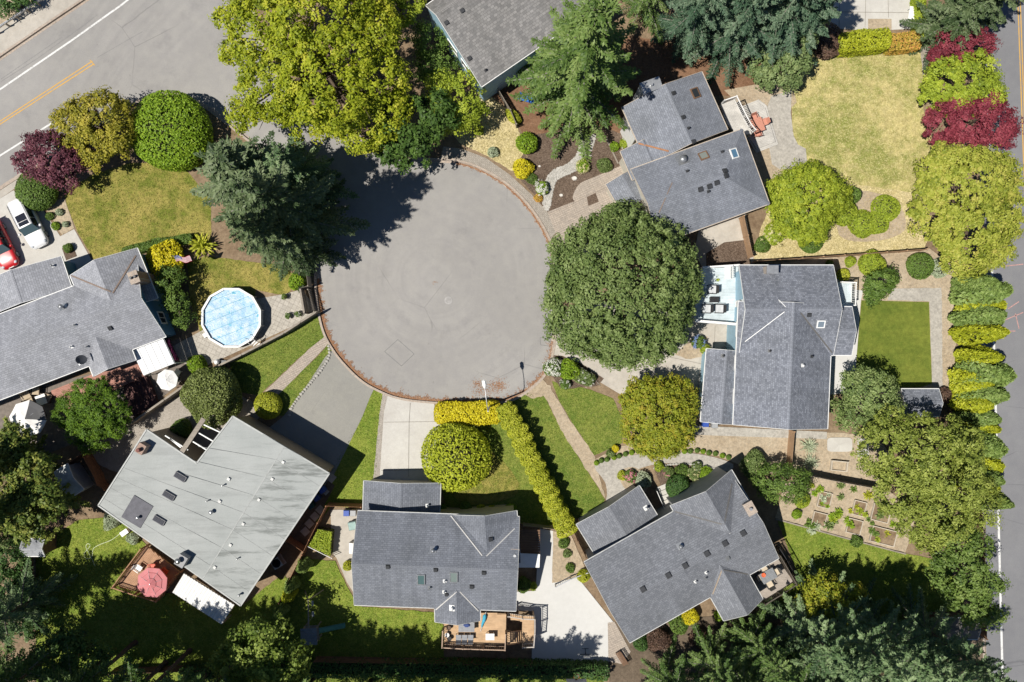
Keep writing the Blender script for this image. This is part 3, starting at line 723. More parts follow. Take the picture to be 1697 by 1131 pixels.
        for i in range(flues):
            q = Vector((p.x, p.y, top + .08)) + u * wu * (((i + .5) / flues) - .5)
            f = MB(); f.tube([q, q + up * .28], .13, 4 if flues > 1 else 10); f.build('flue', M_DKMETAL if flues > 1 else M_METAL, o)
        return o
def fence(name, label, pts, h, mat, group=None, cat='fence', z0=0.0, pz=None, gap=.012, post=.1, cap=None):
    """board fence; points are photograph pixels of the fence TOP"""
    W = [P(p[0], p[1], z0 + h) for p in pts]; W = [Vector((p.x, p.y, z0)) for p in W]
    t = thing(name, label, cat, W[0], group); up = Vector((0, 0, 1))
    for i in range(len(W) - 1):
        a, b = W[i], W[i + 1]; L = (b - a).length; n = max(1, round(L / 2.3)); d = (b - a).normalized(); sd = Vector((-d.y, d.x, 0))
        for k in range(n + (i == len(W) - 2)):
            q = a + d * L * k / n; m = MB(); m.obox(q + up * (h / 2 + .02), d * post / 2, sd * post / 2, up * (h / 2 + .06)); m.build('post', mat, t, False)
        for k in range(n):
            q0 = a + d * (L * k / n + post / 2 + .005); q1 = a + d * (L * (k + 1) / n - post / 2 - .005); LL = (q1 - q0).length; nb = max(1, int(LL / .15)); m = MB(); rng = random.Random(k * 7 + i)
            for j in range(nb):
                c = q0.lerp(q1, (j + .5) / nb); hh = h + rng.uniform(-.03, .01); m.obox(c + up * (hh / 2 + .03) , d * (LL / nb / 2 - gap / 2), sd * .012, up * (hh / 2 - .03))
            for z in (.25, .8): m.obox((q0 + q1) / 2 + up * h * z + sd * .034, d * LL / 2, sd * .02, up * .04)
            if cap: m.obox((q0 + q1) / 2 + up * (h + .035), d * LL / 2, sd * cap, up * .02)
            m.build('panel', mat, t, False)
    return t
def railing(root, pts, h, mat, step=.13, post_at=True, bal=.035, name='railing'):
    """posts, rails and balusters between 3-D points, as parts of root"""
    up = Vector((0, 0, 1))
    for i, p in enumerate(pts):
        m = MB(); m.box(p.x - .05, p.x + .05, p.y - .05, p.y + .05, p.z, p.z + h + .08); m.build('rail_post', mat, root, False)
    for i in range(len(pts) - 1):
        a, b = pts[i], pts[i + 1]; d = (b - a).normalized(); m = MB(); a2 = a + d * .055; b2 = b - d * .055
        m.bar(a2 + up * h, b2 + up * h, .09, .045); m.bar(a2 + up * .1, b2 + up * .1, .05, .05)
        n = int((b2 - a2).length / step)
        for k in range(n):
            q = a2.lerp(b2, (k + .5) / n); m.bar(q + up * .12, q + up * (h - .02), bal)
        m.build(name, mat, root, False)
def boards(pts3, d, w, th, z, mb=None, gap=.008):
    """parallel boards clipped to a polygon (world xy), laid along direction d"""
    m = mb or MB(); d = Vector((d[0], d[1])).normalized(); s = Vector((-d.y, d.x)); Q = [(Vector((p[0], p[1])).dot(d), Vector((p[0], p[1])).dot(s)) for p in pts3]
    lo = min(q[1] for q in Q); hi = max(q[1] for q in Q); n = int((hi - lo) / w)
    w = (hi - lo) / max(1, n)
    for k in range(n):
        y = lo + (k + .5) * w; xs = []
        for i in range(len(Q)):
            (x0, y0), (x1, y1) = Q[i], Q[(i + 1) % len(Q)]
            if (y0 - y) * (y1 - y) < 0: xs.append(x0 + (x1 - x0) * (y - y0) / (y1 - y0))
        xs.sort()
        for j in range(0, len(xs) - 1, 2):
            c = d * (xs[j] + xs[j + 1]) / 2 + s * y
            m.obox((c.x, c.y, z), Vector((d.x, d.y, 0)) * (xs[j + 1] - xs[j]) / 2, Vector((s.x, s.y, 0)) * (w / 2 - gap / 2), Vector((0, 0, th / 2)))
    return m
def deck(name, label, pix, z, mat, d, w=.14, group=None, parent=None):
    """raised board deck; outline in photograph pixels at deck height"""
    W = [P(p[0], p[1], z) for p in pix]; c = sum(W, Vector()) / len(W)
    t = thing(name, label, 'deck', (c.x, c.y, 0), group)
    m = boards(W, d, w, .035, z - .018); o = m.build('boards', mat, t, False); o['kind'] = 'stuff'
    f = MB()
    for i in range(len(W)):
        a, b = W[i].lerp(c, .012), W[(i + 1) % len(W)].lerp(c, .012); f.bar(a - Vector((0, 0, .15)), b - Vector((0, 0, .15)), .04, .2)
    f.build('rim_joist', mat, t, False)
    for p in W:
        q = p.lerp(c, .04); m = MB(); m.box(q.x - .07, q.x + .07, q.y - .07, q.y + .07, -.02, z - .14); m.build('support_post', mat, t, False)
    return t
# ================================================================ SETTING
mb = MB(); mb.poly([(-1500, -1500, -.16), (1500, -1500, -.16), (1500, 1500, -.16), (-1500, 1500, -.16)])
tag(mb.build('ground', M_GRASS_D), None, None, None, 'structure')
mb = MB(); mb.poly([(*P(-1400, 2000)[:2], -.12), (*P(3200, 2000)[:2], -.12), (*P(3200, -900)[:2], -.12), (*P(-1400, -900)[:2], -.12)])
tag(mb.build('road', M_ROAD), None, None, None, 'structure')
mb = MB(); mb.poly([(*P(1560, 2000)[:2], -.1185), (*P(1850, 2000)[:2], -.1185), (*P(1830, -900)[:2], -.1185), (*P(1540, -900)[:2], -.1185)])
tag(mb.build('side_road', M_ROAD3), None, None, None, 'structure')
arc = smooth_path([(524, 455), (525, 478), (529, 515), (538, 551), (553, 579), (570, 601), (595, 626), (621, 643), (662, 659), (719, 666), (780, 668), (830, 666), (857, 658), (884, 639), (904, 617), (916, 578), (921, 520), (922, 461), (916, 415), (896, 372), (870, 336), (835, 303), (790, 278), (752, 267)], 5)
lower = smooth_path([(-1400, 1212), (0, 312), (150, 215), (212, 176), (255, 158), (300, 158), (340, 177), (366, 196), (405, 226), (448, 262), (490, 310), (515, 370), (524, 430)], 6)
upper = smooth_path([(735, 266), (690, 264), (640, 248), (585, 222), (530, 190), (480, 150), (445, 100), (425, 40), (412, -40), (400, -120), (380, -900)], 6)
kerb_path = lower + arc + upper
RING.extend(arc)
def soil(name, pts, mat):
    W = [P(*p) for p in pts]; me = bpy.data.meshes.new(name); bm = bmesh.new(); f = bm.faces.new([bm.verts.new((p.x, p.y, 0)) for p in W])
    bmesh.ops.triangulate(bm, faces=[f]); bmesh.ops.recalc_face_normals(bm, faces=bm.faces[:])
    if bm.faces[:][0].normal.z < 0: bmesh.ops.reverse_faces(bm, faces=bm.faces[:])
    bm.to_mesh(me); bm.free(); return tag(link(name, me, mat), None, None, None, 'structure')
EASTK = [(1617, -900), (1624, 0), (1632, 1131), (1640, 2000)]
soil('yard_ground', kerb_path + EASTK + [(-1400, 2000)], M_SOIL)
WESTK = [(-1400, 1047), (0, 95), (70, 47), (140, 0), (200, -40), (300, -160), (310, -900)]
soil('verge', [(-1400, -900)] + WESTK, M_DUST)
soil('far_verge', [(1780, -900), (3200, -900), (3200, 2000), (1800, 2000)], M_GRASS_D)
def kerb(path, sgn, name='kerb'):
    W = [P(*p) for p in path]; m = strip_mesh(W, 0 if sgn > 0 else -.2, .2 if sgn > 0 else 0, -.13, .085)
    g = strip_mesh(W, -.22 if sgn > 0 else 0.004, -.004 if sgn > 0 else .22, -.125, -.112)
    m.v += []; i = len(m.v); m.v += g.v; m.f += [[k + i for k in f] for f in g.f]; m.uv += g.uv; m.mi += g.mi; m.smooth += g.smooth
    return tag(m.build(name, M_KERB), None, None, None, 'structure')
kerb(kerb_path, -1); kerb(EASTK, -1); kerb(WESTK, 1); kerb([(1780, -900), (1800, 2000)], 1)
# leaf litter blown into the gutter of the turning circle
M_LITTER = leafmat('leaf_litter', [(.19, .085, .04), (.27, .13, .065), (.34, .21, .12)], .05)
rng = nrng(); pts = []
AR = np.array([tuple(P(*q))[:2] for q in arc]); cen = np.array(tuple(P(722, 465))[:2])
for (i0, i1, n, wd) in ((2, 56, 10500, .27), (56, 76, 1200, .3), (88, 114, 2200, .13)):
    u = rng.uniform(i0, i1, n); k = u.astype(int); f = (u - k)[:, None]; q = AR[k] * (1 - f) + AR[np.minimum(k + 1, len(AR) - 1)] * f; inn = cen - q; inn /= np.linalg.norm(inn, axis=1, keepdims=True)
    off = .06 + np.abs(rng.normal(0, wd, n)) * (.3 + .7 * np.abs(np.sin(u * .9) * np.sin(u * 2.3 + 1))); pts.append(np.concatenate([q + inn * off[:, None], np.full((n, 1), -.098)], 1))
for (px, py, n, s) in ((800, 648, 260, .8), (826, 640, 420, .6), (790, 636, 120, .35), (720, 468, 14, .15)):
    q = P(px, py); pts.append(np.stack([q.x + rng.normal(0, s * .7, n), q.y + rng.normal(0, s * .5, n), np.full(n, -.112)], 1))
c = np.concatenate(pts); c[:, 2] += rng.uniform(0, .015, len(c))
tag(link('leaf_litter', leaf_mesh('leaf_litter', c, rng.normal(size=c.shape) * .22 + np.array([0, 0, 1]), rng.uniform(.05, .12, len(c)), rng.uniform(.04, .08, len(c)), rng.uniform(0, 1, len(c)), M_LITTER, rng=rng), None), 'brown leaf litter blown along the kerb of the turning circle', 'leaves', None, 'stuff')
# painted lines and seams
ZL = -.112
line_mark('edge_line', [(-300, 353), (0, 147), (120, 65), (180, 22), (200, 8), (230, -16)], 3.0, M_LINE, ZL)
line_mark('edge_line', [(-300, 450), (0, 257), (86, 203)], 2.8, M_LINE, ZL); line_mark('edge_line', [(101, 195), (108, 190)], 2.8, M_LINE, ZL); line_mark('edge_line', [(115, 186), (140, 170)], 2.8, M_LINE, ZL)
line_mark('centre_line', [(-300, 393), (0, 200), (152, 101)], 1.9, M_YEL, ZL); line_mark('centre_line', [(-300, 398), (0, 205), (154, 106)], 1.9, M_YEL, ZL)
line_mark('centre_line', [(148, 99), (156, 108)], 1.6, M_YEL, ZL + .003)
line_mark('edge_line', [(1618, -400), (1636, 60), (1644, 400), (1652, 700), (1657, 900), (1663, 1131), (1671, 1500)], 3.6, M_LINE, ZL)
line_mark('centre_line', [(1676, -300), (1688, 0), (1697, 250), (1720, 900)], 1.9, M_YEL, ZL); line_mark('centre_line', [(1680, -300), (1692, 0), (1701, 250), (1724, 900)], 1.9, M_YEL, ZL)
M_SPRAY = plain('faded_spray_paint', (.40, .235, .215), .9, var=.25, scale=6)
for pp in ([(1668, 441), (1697, 438)], [(1672, 512), (1690, 500)], [(1668, 530), (1697, 518)], [(1670, 549), (1684, 549)], [(1684, 520), (1690, 545)]): line_mark('utility_mark', pp, 1.6, M_SPRAY, ZL)
for pp in ([(637, 583), (659, 563), (686, 587), (665, 607), (637, 583)],): line_mark('patch_seam', pp, .8, M_CRACK, ZL)
line_mark('patch_seam', [(895, 560), (912, 562), (913, 574), (896, 572), (895, 560)], .7, M_CRACK, ZL)
for i, pp in enumerate([[(0, 135), (60, 97), (140, 40), (160, 24)], [(0, 131), (100, 62)], [(160, 95), (235, 52)]]): line_mark('seal_seam', pp, .6, plain('sealed_seam', (.2, .197, .195), .9), ZL)
# utility covers
def manhole(px, py, r, label, mat):
    p = P(px, py); t = thing('manhole_cover', label, 'manhole cover', (p.x, p.y, -.115))
    m = MB(); m.lathe([(r, 0), (r, .012), (r * .96, .014)], n=28); m.build('rim', plain('cover_rim', (.36, .35, .34), .7), t)
    m = MB(); m.lathe([(r * .82, .004), (r * .82, .0185), (r * .8, .02)], n=28)
    for k in range(5):
        y = (k - 2) * r * .28; x = math.sqrt(max(.01, (r * .7) ** 2 - y * y)); m.box(-x, x, y - r * .05, y + r * .05, .0205, .026)
    m.build('lid', mat, t); return t
manhole(743, 498, .36, 'round pale manhole cover in the middle of the turning circle', plain('cover_pale', (.29, .28, .27), .7))

# ---------------------------------------------------------------- yards (outlined in photograph pixels)
sheet('sidewalk', [(730, 262), (735, 243), (765, 247), (805, 262), (845, 290), (880, 322), (908, 352), (922, 385), (918, 432), (905, 375), (870, 325), (835, 295), (790, 272)], M_SIDE, 2)
sheet('sidewalk', [(-300, 505), (0, 312), (37, 286), (46, 296), (20, 316), (0, 330), (-300, 530)], M_CONCB, 2)
sheet('sidewalk', [(-300, 250), (0, 48), (75, -2), (140, -45), (190, -45), (135, 0), (70, 44), (0, 90), (-300, 296)], M_CONCB, 2)
# west lot
sheet('lawn', [(112, 345), (106, 318), (150, 292), (215, 270), (300, 272), (350, 330), (350, 402), (290, 396), (225, 412), (155, 430), (132, 392)], M_GRASS_A, 1, wob=.8)
sheet('lawn', [(305, 438), (340, 425), (470, 440), (500, 470), (470, 490), (425, 480), (400, 560), (335, 560), (315, 500)], M_GRASS_A, 1, wob=.8)
sheet('driveway', [(-300, 560), (-300, 500), (0, 330), (22, 316), (60, 330), (100, 392), (123, 380), (153, 433), (112, 460), (0, 505)], M_CONC, 2)
sheet('patio', [(285, 575), (335, 548), (400, 500), (470, 488), (500, 480), (526, 512), (520, 525), (330, 612), (300, 600)], M_PAVEG, 3)
sheet('planting_bed', [(70, 335), (108, 330), (124, 378), (103, 390)], M_DUST, 3, wob=.8)
sheet('planting_bed', [(103, 412), (120, 405), (128, 425), (110, 432)], M_MULCH, 4)
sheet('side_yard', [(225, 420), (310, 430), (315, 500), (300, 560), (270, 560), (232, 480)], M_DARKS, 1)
sheet('patio', [(-100, 760), (-100, 680), (150, 620), (300, 560), (330, 612), (215, 700), (110, 740), (60, 760)], plain('patio_blocks', (.17, .145, .125), .9, var=.25), 1)
# strip between fence and asphalt drive
sheet('lawn', [(527, 520), (380, 602), (395, 650), (430, 655), (532, 560), (535, 545)], M_GRASS_G, 1, wob=.7)
sheet('path', [(530, 562), (543, 572), (452, 664), (436, 652)], M_PAVE, 2)
sheet('lawn', [(543, 574), (548, 590), (500, 650), (470, 690), (452, 690), (452, 664)], M_GRASS_G, 1, wob=.7)
sheet('driveway', [(547, 580), (560, 604), (586, 630), (616, 652), (600, 692), (552, 790), (540, 815), (420, 730), (470, 690), (500, 652)], M_ROAD2, 2)
sheet('gravel_path', [(165, 770), (130, 740), (215, 705), (300, 655), (390, 650), (440, 680), (400, 730), (300, 760), (230, 800)], M_GRAV, 1, wob=1)
sheet('lawn', [(616, 650), (632, 660), (622, 797), (604, 800), (600, 842), (548, 840), (525, 870), (520, 830), (600, 692)], M_GRASS_F, 1, wob=.8)
sheet('gravel_strip', [(632, 657), (638, 660), (630, 797), (618, 797)], M_GRAV, 2, wob=.5)
sheet('driveway', [(638, 658), (660, 664), (722, 672), (730, 700), (730, 810), (628, 810)], M_CONC, 2)
for pp in ([(636, 700), (722, 699)], [(680, 668), (678, 700), (677, 790)], [(632, 780), (728, 778)]): line_mark('slab_joint', pp, .7, plain('joint_dirt', (.24, .22, .19), .9), .055)
sheet('lawn', [(730, 672), (850, 668), (872, 662), (900, 654), (935, 720), (970, 775), (1003, 828), (985, 850), (900, 875), (740, 845), (730, 800)], M_GRASS_G, 1, wob=.8)
sheet('path', [(868, 664), (900, 636), (912, 640), (925, 665), (950, 705), (985, 755), (1003, 826), (970, 776), (935, 722), (902, 656)], M_DUST, 3, wob=1.2)
sheet('lawn', [(914, 632), (960, 640), (1015, 660), (1035, 700), (1030, 735), (985, 755), (950, 704), (925, 662)], M_GRASS_G, 2, wob=.8)
sheet('lawn', [(735, 760), (800, 740), (860, 800), (840, 828), (760, 832)], M_GRASS_A, 2, smooth=4, wob=.8)
# east lots
sheet('driveway', [(918, 520), (925, 585), (950, 600), (985, 628), (1030, 655), (1085, 640), (1120, 630), (1165, 650), (1170, 582), (1222, 585), (1226, 530), (1150, 520), (1000, 500)], M_CONCB, 2)
for pp in ([(1003, 612), (1040, 600), (1100, 590), (1170, 605)], [(980, 622), (995, 640)], [(1185, 540), (1183, 580)], [(1040, 600), (1050, 640)]): line_mark('slab_joint', pp, .7, MATS['joint_dirt'], .055)
sheet('planting_bed', [(1118, 588), (1140, 568), (1172, 558), (1170, 590), (1140, 596)], M_DUST, 3, wob=1)
sheet('planting_bed', [(905, 605), (925, 590), (960, 600), (1000, 628), (990, 640), (930, 645)], M_MULCH, 3, wob=1)
sheet('path', [(985, 772), (1020, 760), (1070, 752), (1130, 750), (1180, 757), (1215, 770), (1200, 782), (1150, 770), (1100, 768), (1062, 776), (1048, 790), (1045, 815), (1010, 840), (965, 860), (985, 850), (1004, 830), (1003, 800)], M_AGG, 4, smooth=3)
sheet('planting_bed', [(1025, 784), (1040, 775), (1055, 776), (1072, 790), (1070, 815), (1045, 815), (1032, 805)], M_DUST, 5, smooth=4)
sheet('planting_bed', [(1085, 780), (1130, 770), (1170, 772), (1195, 782), (1215, 800), (1115, 850), (1095, 805)], M_MULCH, 5)
sheet('planting_bed', [(985, 762), (1030, 740), (1110, 716), (1310, 716), (1310, 790), (1250, 780), (1190, 756), (1130, 748), (1060, 752), (1000, 768)], M_DUST, 3, wob=1)
sheet('path', [(1140, 705), (1370, 716), (1370, 728), (1180, 722), (1140, 720)], M_AGG, 4)
sheet('yard_patch', [(1312, 716), (1450, 720), (1480, 760), (1460, 808), (1350, 790), (1310, 775)], M_DUST, 2, wob=1)
sheet('yard_patch', [(1250, 415), (1540, 412), (1590, 450), (1580, 660), (1550, 680), (1420, 680), (1400, 450), (1230, 432)], M_DUST, 1)
sheet('patio', [(1386, 450), (1400, 478), (1430, 482), (1426, 500), (1418, 606), (1412, 650), (1370, 655), (1370, 590), (1390, 500)], M_CONCW, 3)
sheet('path', [(1480, 478), (1560, 478), (1562, 660), (1545, 660), (1540, 500), (1470, 497)], M_AGG, 3, wob=.6)
sheet('artificial_lawn', [(1427, 498), (1539, 501), (1544, 636), (1500, 650), (1430, 640), (1418, 606)], M_GRASS_T, 4)
sheet('patio', [(1160, 370), (1235, 350), (1250, 440), (1165, 445), (1150, 420)], M_CONCB, 2)
sheet('planting_bed', [(1170, 420), (1200, 402), (1235, 398), (1245, 440), (1170, 445)], M_MULCH, 3)
# north-east lot
sheet('lawn', [(1311, 154), (1325, 120), (1342, 90), (1535, 86), (1542, 110), (1530, 180), (1545, 240), (1515, 320), (1340, 296), (1336, 250), (1320, 238), (1312, 215)], M_GRASS_D, 2, wob=1.2)
sheet('lawn', [(1300, 285), (1480, 300), (1530, 240), (1540, 390), (1530, 415), (1250, 430), (1260, 380)], M_GRASS_B, 1, wob=.8)
sheet('yard_patch', [(1200, 150), (1310, 130), (1320, 170), (1300, 190), (1220, 170)], M_DUST, 2)
sheet('yard_patch', [(1225, 250), (1290, 240), (1310, 300), (1280, 340), (1255, 300)], M_DUST, 2)
sheet('yard_patch', [(1400, 320), (1480, 330), (1500, 380), (1450, 400), (1390, 390)], M_DUST, 2, smooth=4)
sheet('patio', [(1278, 160), (1312, 150), (1310, 188), (1315, 226), (1322, 240), (1335, 247), (1338, 279), (1292, 281), (1279, 273), (1275, 249), (1262, 200)], M_AGG, 4)
sheet('path', [(1525, 75), (1545, 72), (1545, 110), (1528, 125)], M_GRAV, 4, wob=1)
sheet('neighbour_patio', [(1345, -60), (1520, -60), (1520, 48), (1440, 52), (1345, 45)], M_CONC, 2)
for pp in ([(1345, 20), (1520, 22)], [(1392, -40), (1390, 46)], [(1435, -40), (1433, 46)], [(1470, -40), (1472, 30)]): line_mark('slab_joint', pp, .8, MATS['joint_dirt'], .075)
sheet('planting_bed', [(1438, 32), (1477, 32), (1477, 50), (1438, 50)], M_DUST, 4)
sheet('bark_yard', [(800, 60), (880, 90), (1050, 60), (1200, 90), (1350, 60), (1350, 130), (1210, 160), (1060, 150), (1040, 230), (870, 230), (845, 180), (800, 150)], M_RED, 1, wob=1)
sheet('dry_patch', [(742, 215), (800, 150), (850, 190), (875, 260), (850, 285), (800, 255), (765, 240)], M_GRASS_B, 2, wob=1)
sheet('bark_bed', [(870, 250), (880, 225), (985, 205), (1035, 225), (1048, 240), (1050, 300), (940, 345), (908, 352), (880, 318), (850, 285)], M_MULCH, 3, wob=.6)
dry = [(985, 222), (984, 240), (975, 260), (960, 280), (940, 290), (922, 300), (916, 320), (909, 350), (900, 340), (902, 318), (905, 298), (918, 282), (940, 272), (955, 258), (962, 240)]
sheet('stone_path', dry, M_GRAV, 4, smooth=3)
sheet('front_path', [(950, 332), (952, 318), (962, 304), (985, 294), (1030, 275), (1045, 272), (1055, 295), (1010, 315), (990, 318), (975, 330), (968, 340)], M_PAVE, 4, smooth=3)
sheet('driveway', [(908, 354), (950, 335), (1000, 312), (1010, 308), (1070, 330), (1100, 380), (1000, 430), (922, 440), (924, 395)], M_PAVE, 3)
sheet('planting_bed', [(972, 325), (986, 318), (992, 335), (975, 342)], M_MULCH, 5)
# lower lots
sheet('court', [(893, 876), (917, 880), (915, 966), (957, 957), (1018, 1033), (1008, 1096), (881, 1094), (884, 1013), (850, 1011), (850, 981), (888, 979)], M_CONCW, 3)
sheet('court_edge', [(882, 1094), (1008, 1096), (1006, 1108), (884, 1106)], M_PAVE, 4)
sheet('planting_bed', [(917, 880), (945, 885), (972, 945), (957, 957), (915, 966)], M_DUST, 4, wob=.8)
sheet('lawn', [(505, 925), (555, 930), (585, 990), (600, 1005), (720, 1015), (738, 1040), (735, 1100), (480, 1100), (470, 1000)], M_GRASS_F, 2, wob=.8)
sheet('lawn', [(60, 905), (130, 862), (200, 855), (245, 905), (200, 975), (300, 985), (400, 1005), (470, 950), (500, 1000), (520, 1140), (60, 1160)], M_GRASS_F, 1, wob=.8)
sheet('path', [(548, 845), (600, 845), (592, 900), (585, 950), (588, 985), (575, 965), (558, 925), (550, 915)], M_CONCB, 3)
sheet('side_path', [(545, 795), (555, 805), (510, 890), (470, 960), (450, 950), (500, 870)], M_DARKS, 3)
sheet('lawn', [(1288, 862), (1385, 888), (1500, 918), (1570, 930), (1600, 1010), (1560, 1060), (1300, 1060), (1290, 980), (1325, 960)], M_GRASS_F, 1, wob=.8)
sheet('garden_bed', [(1300, 800), (1345, 790), (1470, 812), (1520, 850), (1500, 916), (1390, 888), (1285, 858)], M_DUST, 2, wob=.8)
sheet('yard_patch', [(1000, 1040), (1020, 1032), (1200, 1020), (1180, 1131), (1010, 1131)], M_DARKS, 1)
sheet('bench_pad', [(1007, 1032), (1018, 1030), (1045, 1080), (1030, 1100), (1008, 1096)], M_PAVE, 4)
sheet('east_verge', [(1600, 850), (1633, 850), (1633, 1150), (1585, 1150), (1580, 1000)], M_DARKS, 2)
sheet('neighbour_lawn', [(500, 1115), (1000, 1118), (1000, 1300), (300, 1300), (300, 1130)], M_GRASS_G, 2)
# stepping pads beside the flat-roofed house
for i, (px, py, s, r) in enumerate([(549, 792, 13, .9), (531, 845, 12, .8), (522, 856, 12, .8), (513, 868, 12, .8), (506, 881, 12, .75), (540, 815, 9, .8)]):
    p = P(px, py); m = MB(); h = s / PPM / 2; d = Vector((math.cos(r), math.sin(r), 0)); sd = Vector((-d.y, d.x, 0)); m.obox((0, 0, .045), d * h, sd * h, Vector((0, 0, .03)))
    o = m.build('stepping_stone', M_CONCB); o.location = (p.x, p.y, .012); tag(o, ['first', 'third', 'fourth', 'fifth', 'sixth', 'second'][i] + ' square stepping stone down the path beside the flat-roofed house', 'paver', 'stepping stones beside the flat roof')
# river stones of the dry creek bed: countless
rng = nrng(); W = smooth_path(dry, 3, True); xs = [p[0] for p in W]; ys = [p[1] for p in W]; mb = MB(); k = 0
def inside(x, y, poly):
    c = False; n = len(poly)
    for i in range(n):
        (x0, y0), (x1, y1) = poly[i], poly[(i + 1) % n]
        if (y0 > y) != (y1 > y) and x < (x1 - x0) * (y - y0) / (y1 - y0) + x0: c = not c
    return c
while k < 2600:
    x = rng.uniform(min(xs), max(xs)); y = rng.uniform(min(ys), max(ys))
    if not inside(x, y, W): continue
    p = P(x, y); r = rng.uniform(.05, .13); a = rng.uniform(0, 3.1); e = rng.uniform(.6, 1); n = 6; V = [(p.x + r * math.cos(a + q), p.y + r * e * math.sin(a + q), .05) for q in [i * 1.047 for i in range(n)]]
    V += [(p.x + (v[0] - p.x) * .6, p.y + (v[1] - p.y) * .6, .05 + r * .55) for v in V]
    mb.mesh(V, [(i, (i + 1) % n, n + (i + 1) % n, n + i) for i in range(n)] + [tuple(range(n, 2 * n))]); k += 1
tag(mb.build('river_stones', M_STONE), 'pale river stones of the winding dry creek bed in the bark', 'stones', None, 'stuff')

# ================================================================ HOUSES
R_A = shingle('shingle_lightgrey', srgb(154, 156, 162), srgb(136, 138, 144), .33, .2)
R_C = shingle('shingle_midgrey', srgb(120, 124, 132), srgb(105, 109, 117), .33, .18)
R_D = shingle('shingle_warmgrey', srgb(124, 127, 133), srgb(106, 109, 115), .33, .19, .22)
R_E = shingle('shingle_slate_blend', srgb(134, 138, 147), srgb(100, 104, 113), .2, .16)
R_G = shingle('shingle_bluegrey', srgb(131, 135, 143), srgb(114, 118, 126), .3, .18)
R_H = shingle('shingle_palegrey', srgb(138, 136, 134), srgb(112, 111, 110), .36, .24)
def siding(name, col, var=.1):
    m, t, b = nmat(name); tc = N(t, 'ShaderNodeTexCoord'); sp = N(t, 'ShaderNodeSeparateXYZ'); t.links.new(tc.outputs['Object'], sp.inputs[0])
    md = N(t, 'ShaderNodeMath', operation='MODULO'); t.links.new(sp.outputs[2], md.inputs[0]); md.inputs[1].default_value = .18
    t.links.new(ramp(t, noise(t, 2, 5, .6), [(.3, tuple(c * (1 - var) for c in col)), (.7, tuple(c * (1 + var) for c in col))]), b.inputs['Base Color'])
    b.inputs['Roughness'].default_value = .7; bump(t, b, md.outputs[0], .6, .1); return m
W_BLUE = siding('siding_blue', (.075, .20, .33)); W_SKY = siding('siding_sky', (.30, .47, .58)); W_BEIGE = siding('siding_beige', (.45, .40, .32)); W_GREY = siding('siding_grey', (.36, .36, .35)); W_CREAM = siding('siding_cream', (.55, .52, .44)); W_TAN = siding('siding_tan', (.36, .28, .2))
BRICK = paving('chimney_brick', (.34, .2, .14), (.26, .14, .10), (.4, .37, .33), .22, .075, .01)

# --- A: west house with the patio cover
A = House('house', 'light grey shingled house with two gables beside the round pool', (120, 540), W_BLUE, R_A)
bA = A.block((-163, 725), (275, 558), (-205, 599), 3.3, 5.4, oh=.35)
A.block((116, 457), (150, 540), (227, 411), 3.3, 4.95, frac=.5, cap=False, oh=.3)     # front gable stub
A.block((225, 597), (193, 515), (153, 620), 3.3, 4.5, cap=False, oh=.3)
A.block((119, 478), (101, 425), (-26, 535), 2.7, 3.7, oh=.3)
A.strip([(118, 457), (184, 484)], .13, plain('valley_rust', (.2, .15, .12), .8)); A.strip([(225, 424), (187, 486)], .13, MATS['valley_rust'])
A.chimney(222, 460, .75, 1.0, 5.5, BRICK, flues=2)
A.pipe(105, 509, .13, .45); A.pipe(125, 539, .05, .25); A.pipe(119, 575, .05, .25, M_WHITE); A.pipe(145, 575, .05, .25); A.box_vent(183, 544); A.pipe(88, 441, .06, .3)
for f in (.25, .6): A.window(bA, 3, f, 1.1, 1.2, 1.2)
for f in (.55, .7, .85): A.window(bA, 0, f, 1.5, 1.3, .8)
# satellite dish on the roof
p, u, v, n_ = A.frame(137, 597); m = MB(); m.bar(p, p + Vector((0, 0, .9)), .05); m.bar(p + Vector((-.8, -.1, .15)), p + Vector((.2, .05, .7)), .04); m.bar(p + Vector((-.45, .3, .12)), p + Vector((-.2, -.45, .12)), .08, .02)
ds = m.build('satellite_dish', M_METAL, A.root, False); m = MB(); dc = p + Vector((.35, .05, .95)); ax = Vector((.75, .1, .65)).normalized(); e1 = ax.cross(Vector((0, 0, 1))).normalized(); e2 = ax.cross(e1)
V = [dc] + [dc + (e1 * math.cos(k * .3927) * r + e2 * math.sin(k * .3927) * r * 1.2) + ax * z for r, z in ((.2, .02), (.42, .1)) for k in range(16)]
m.mesh(V, [(0, 1 + k, 1 + (k + 1) % 16) for k in range(16)] + [(1 + k, 17 + k, 17 + (k + 1) % 16, 1 + (k + 1) % 16) for k in range(16)], 0, True); m.build('dish', plain('dish_grey', (.07, .075, .085), .5), ds)
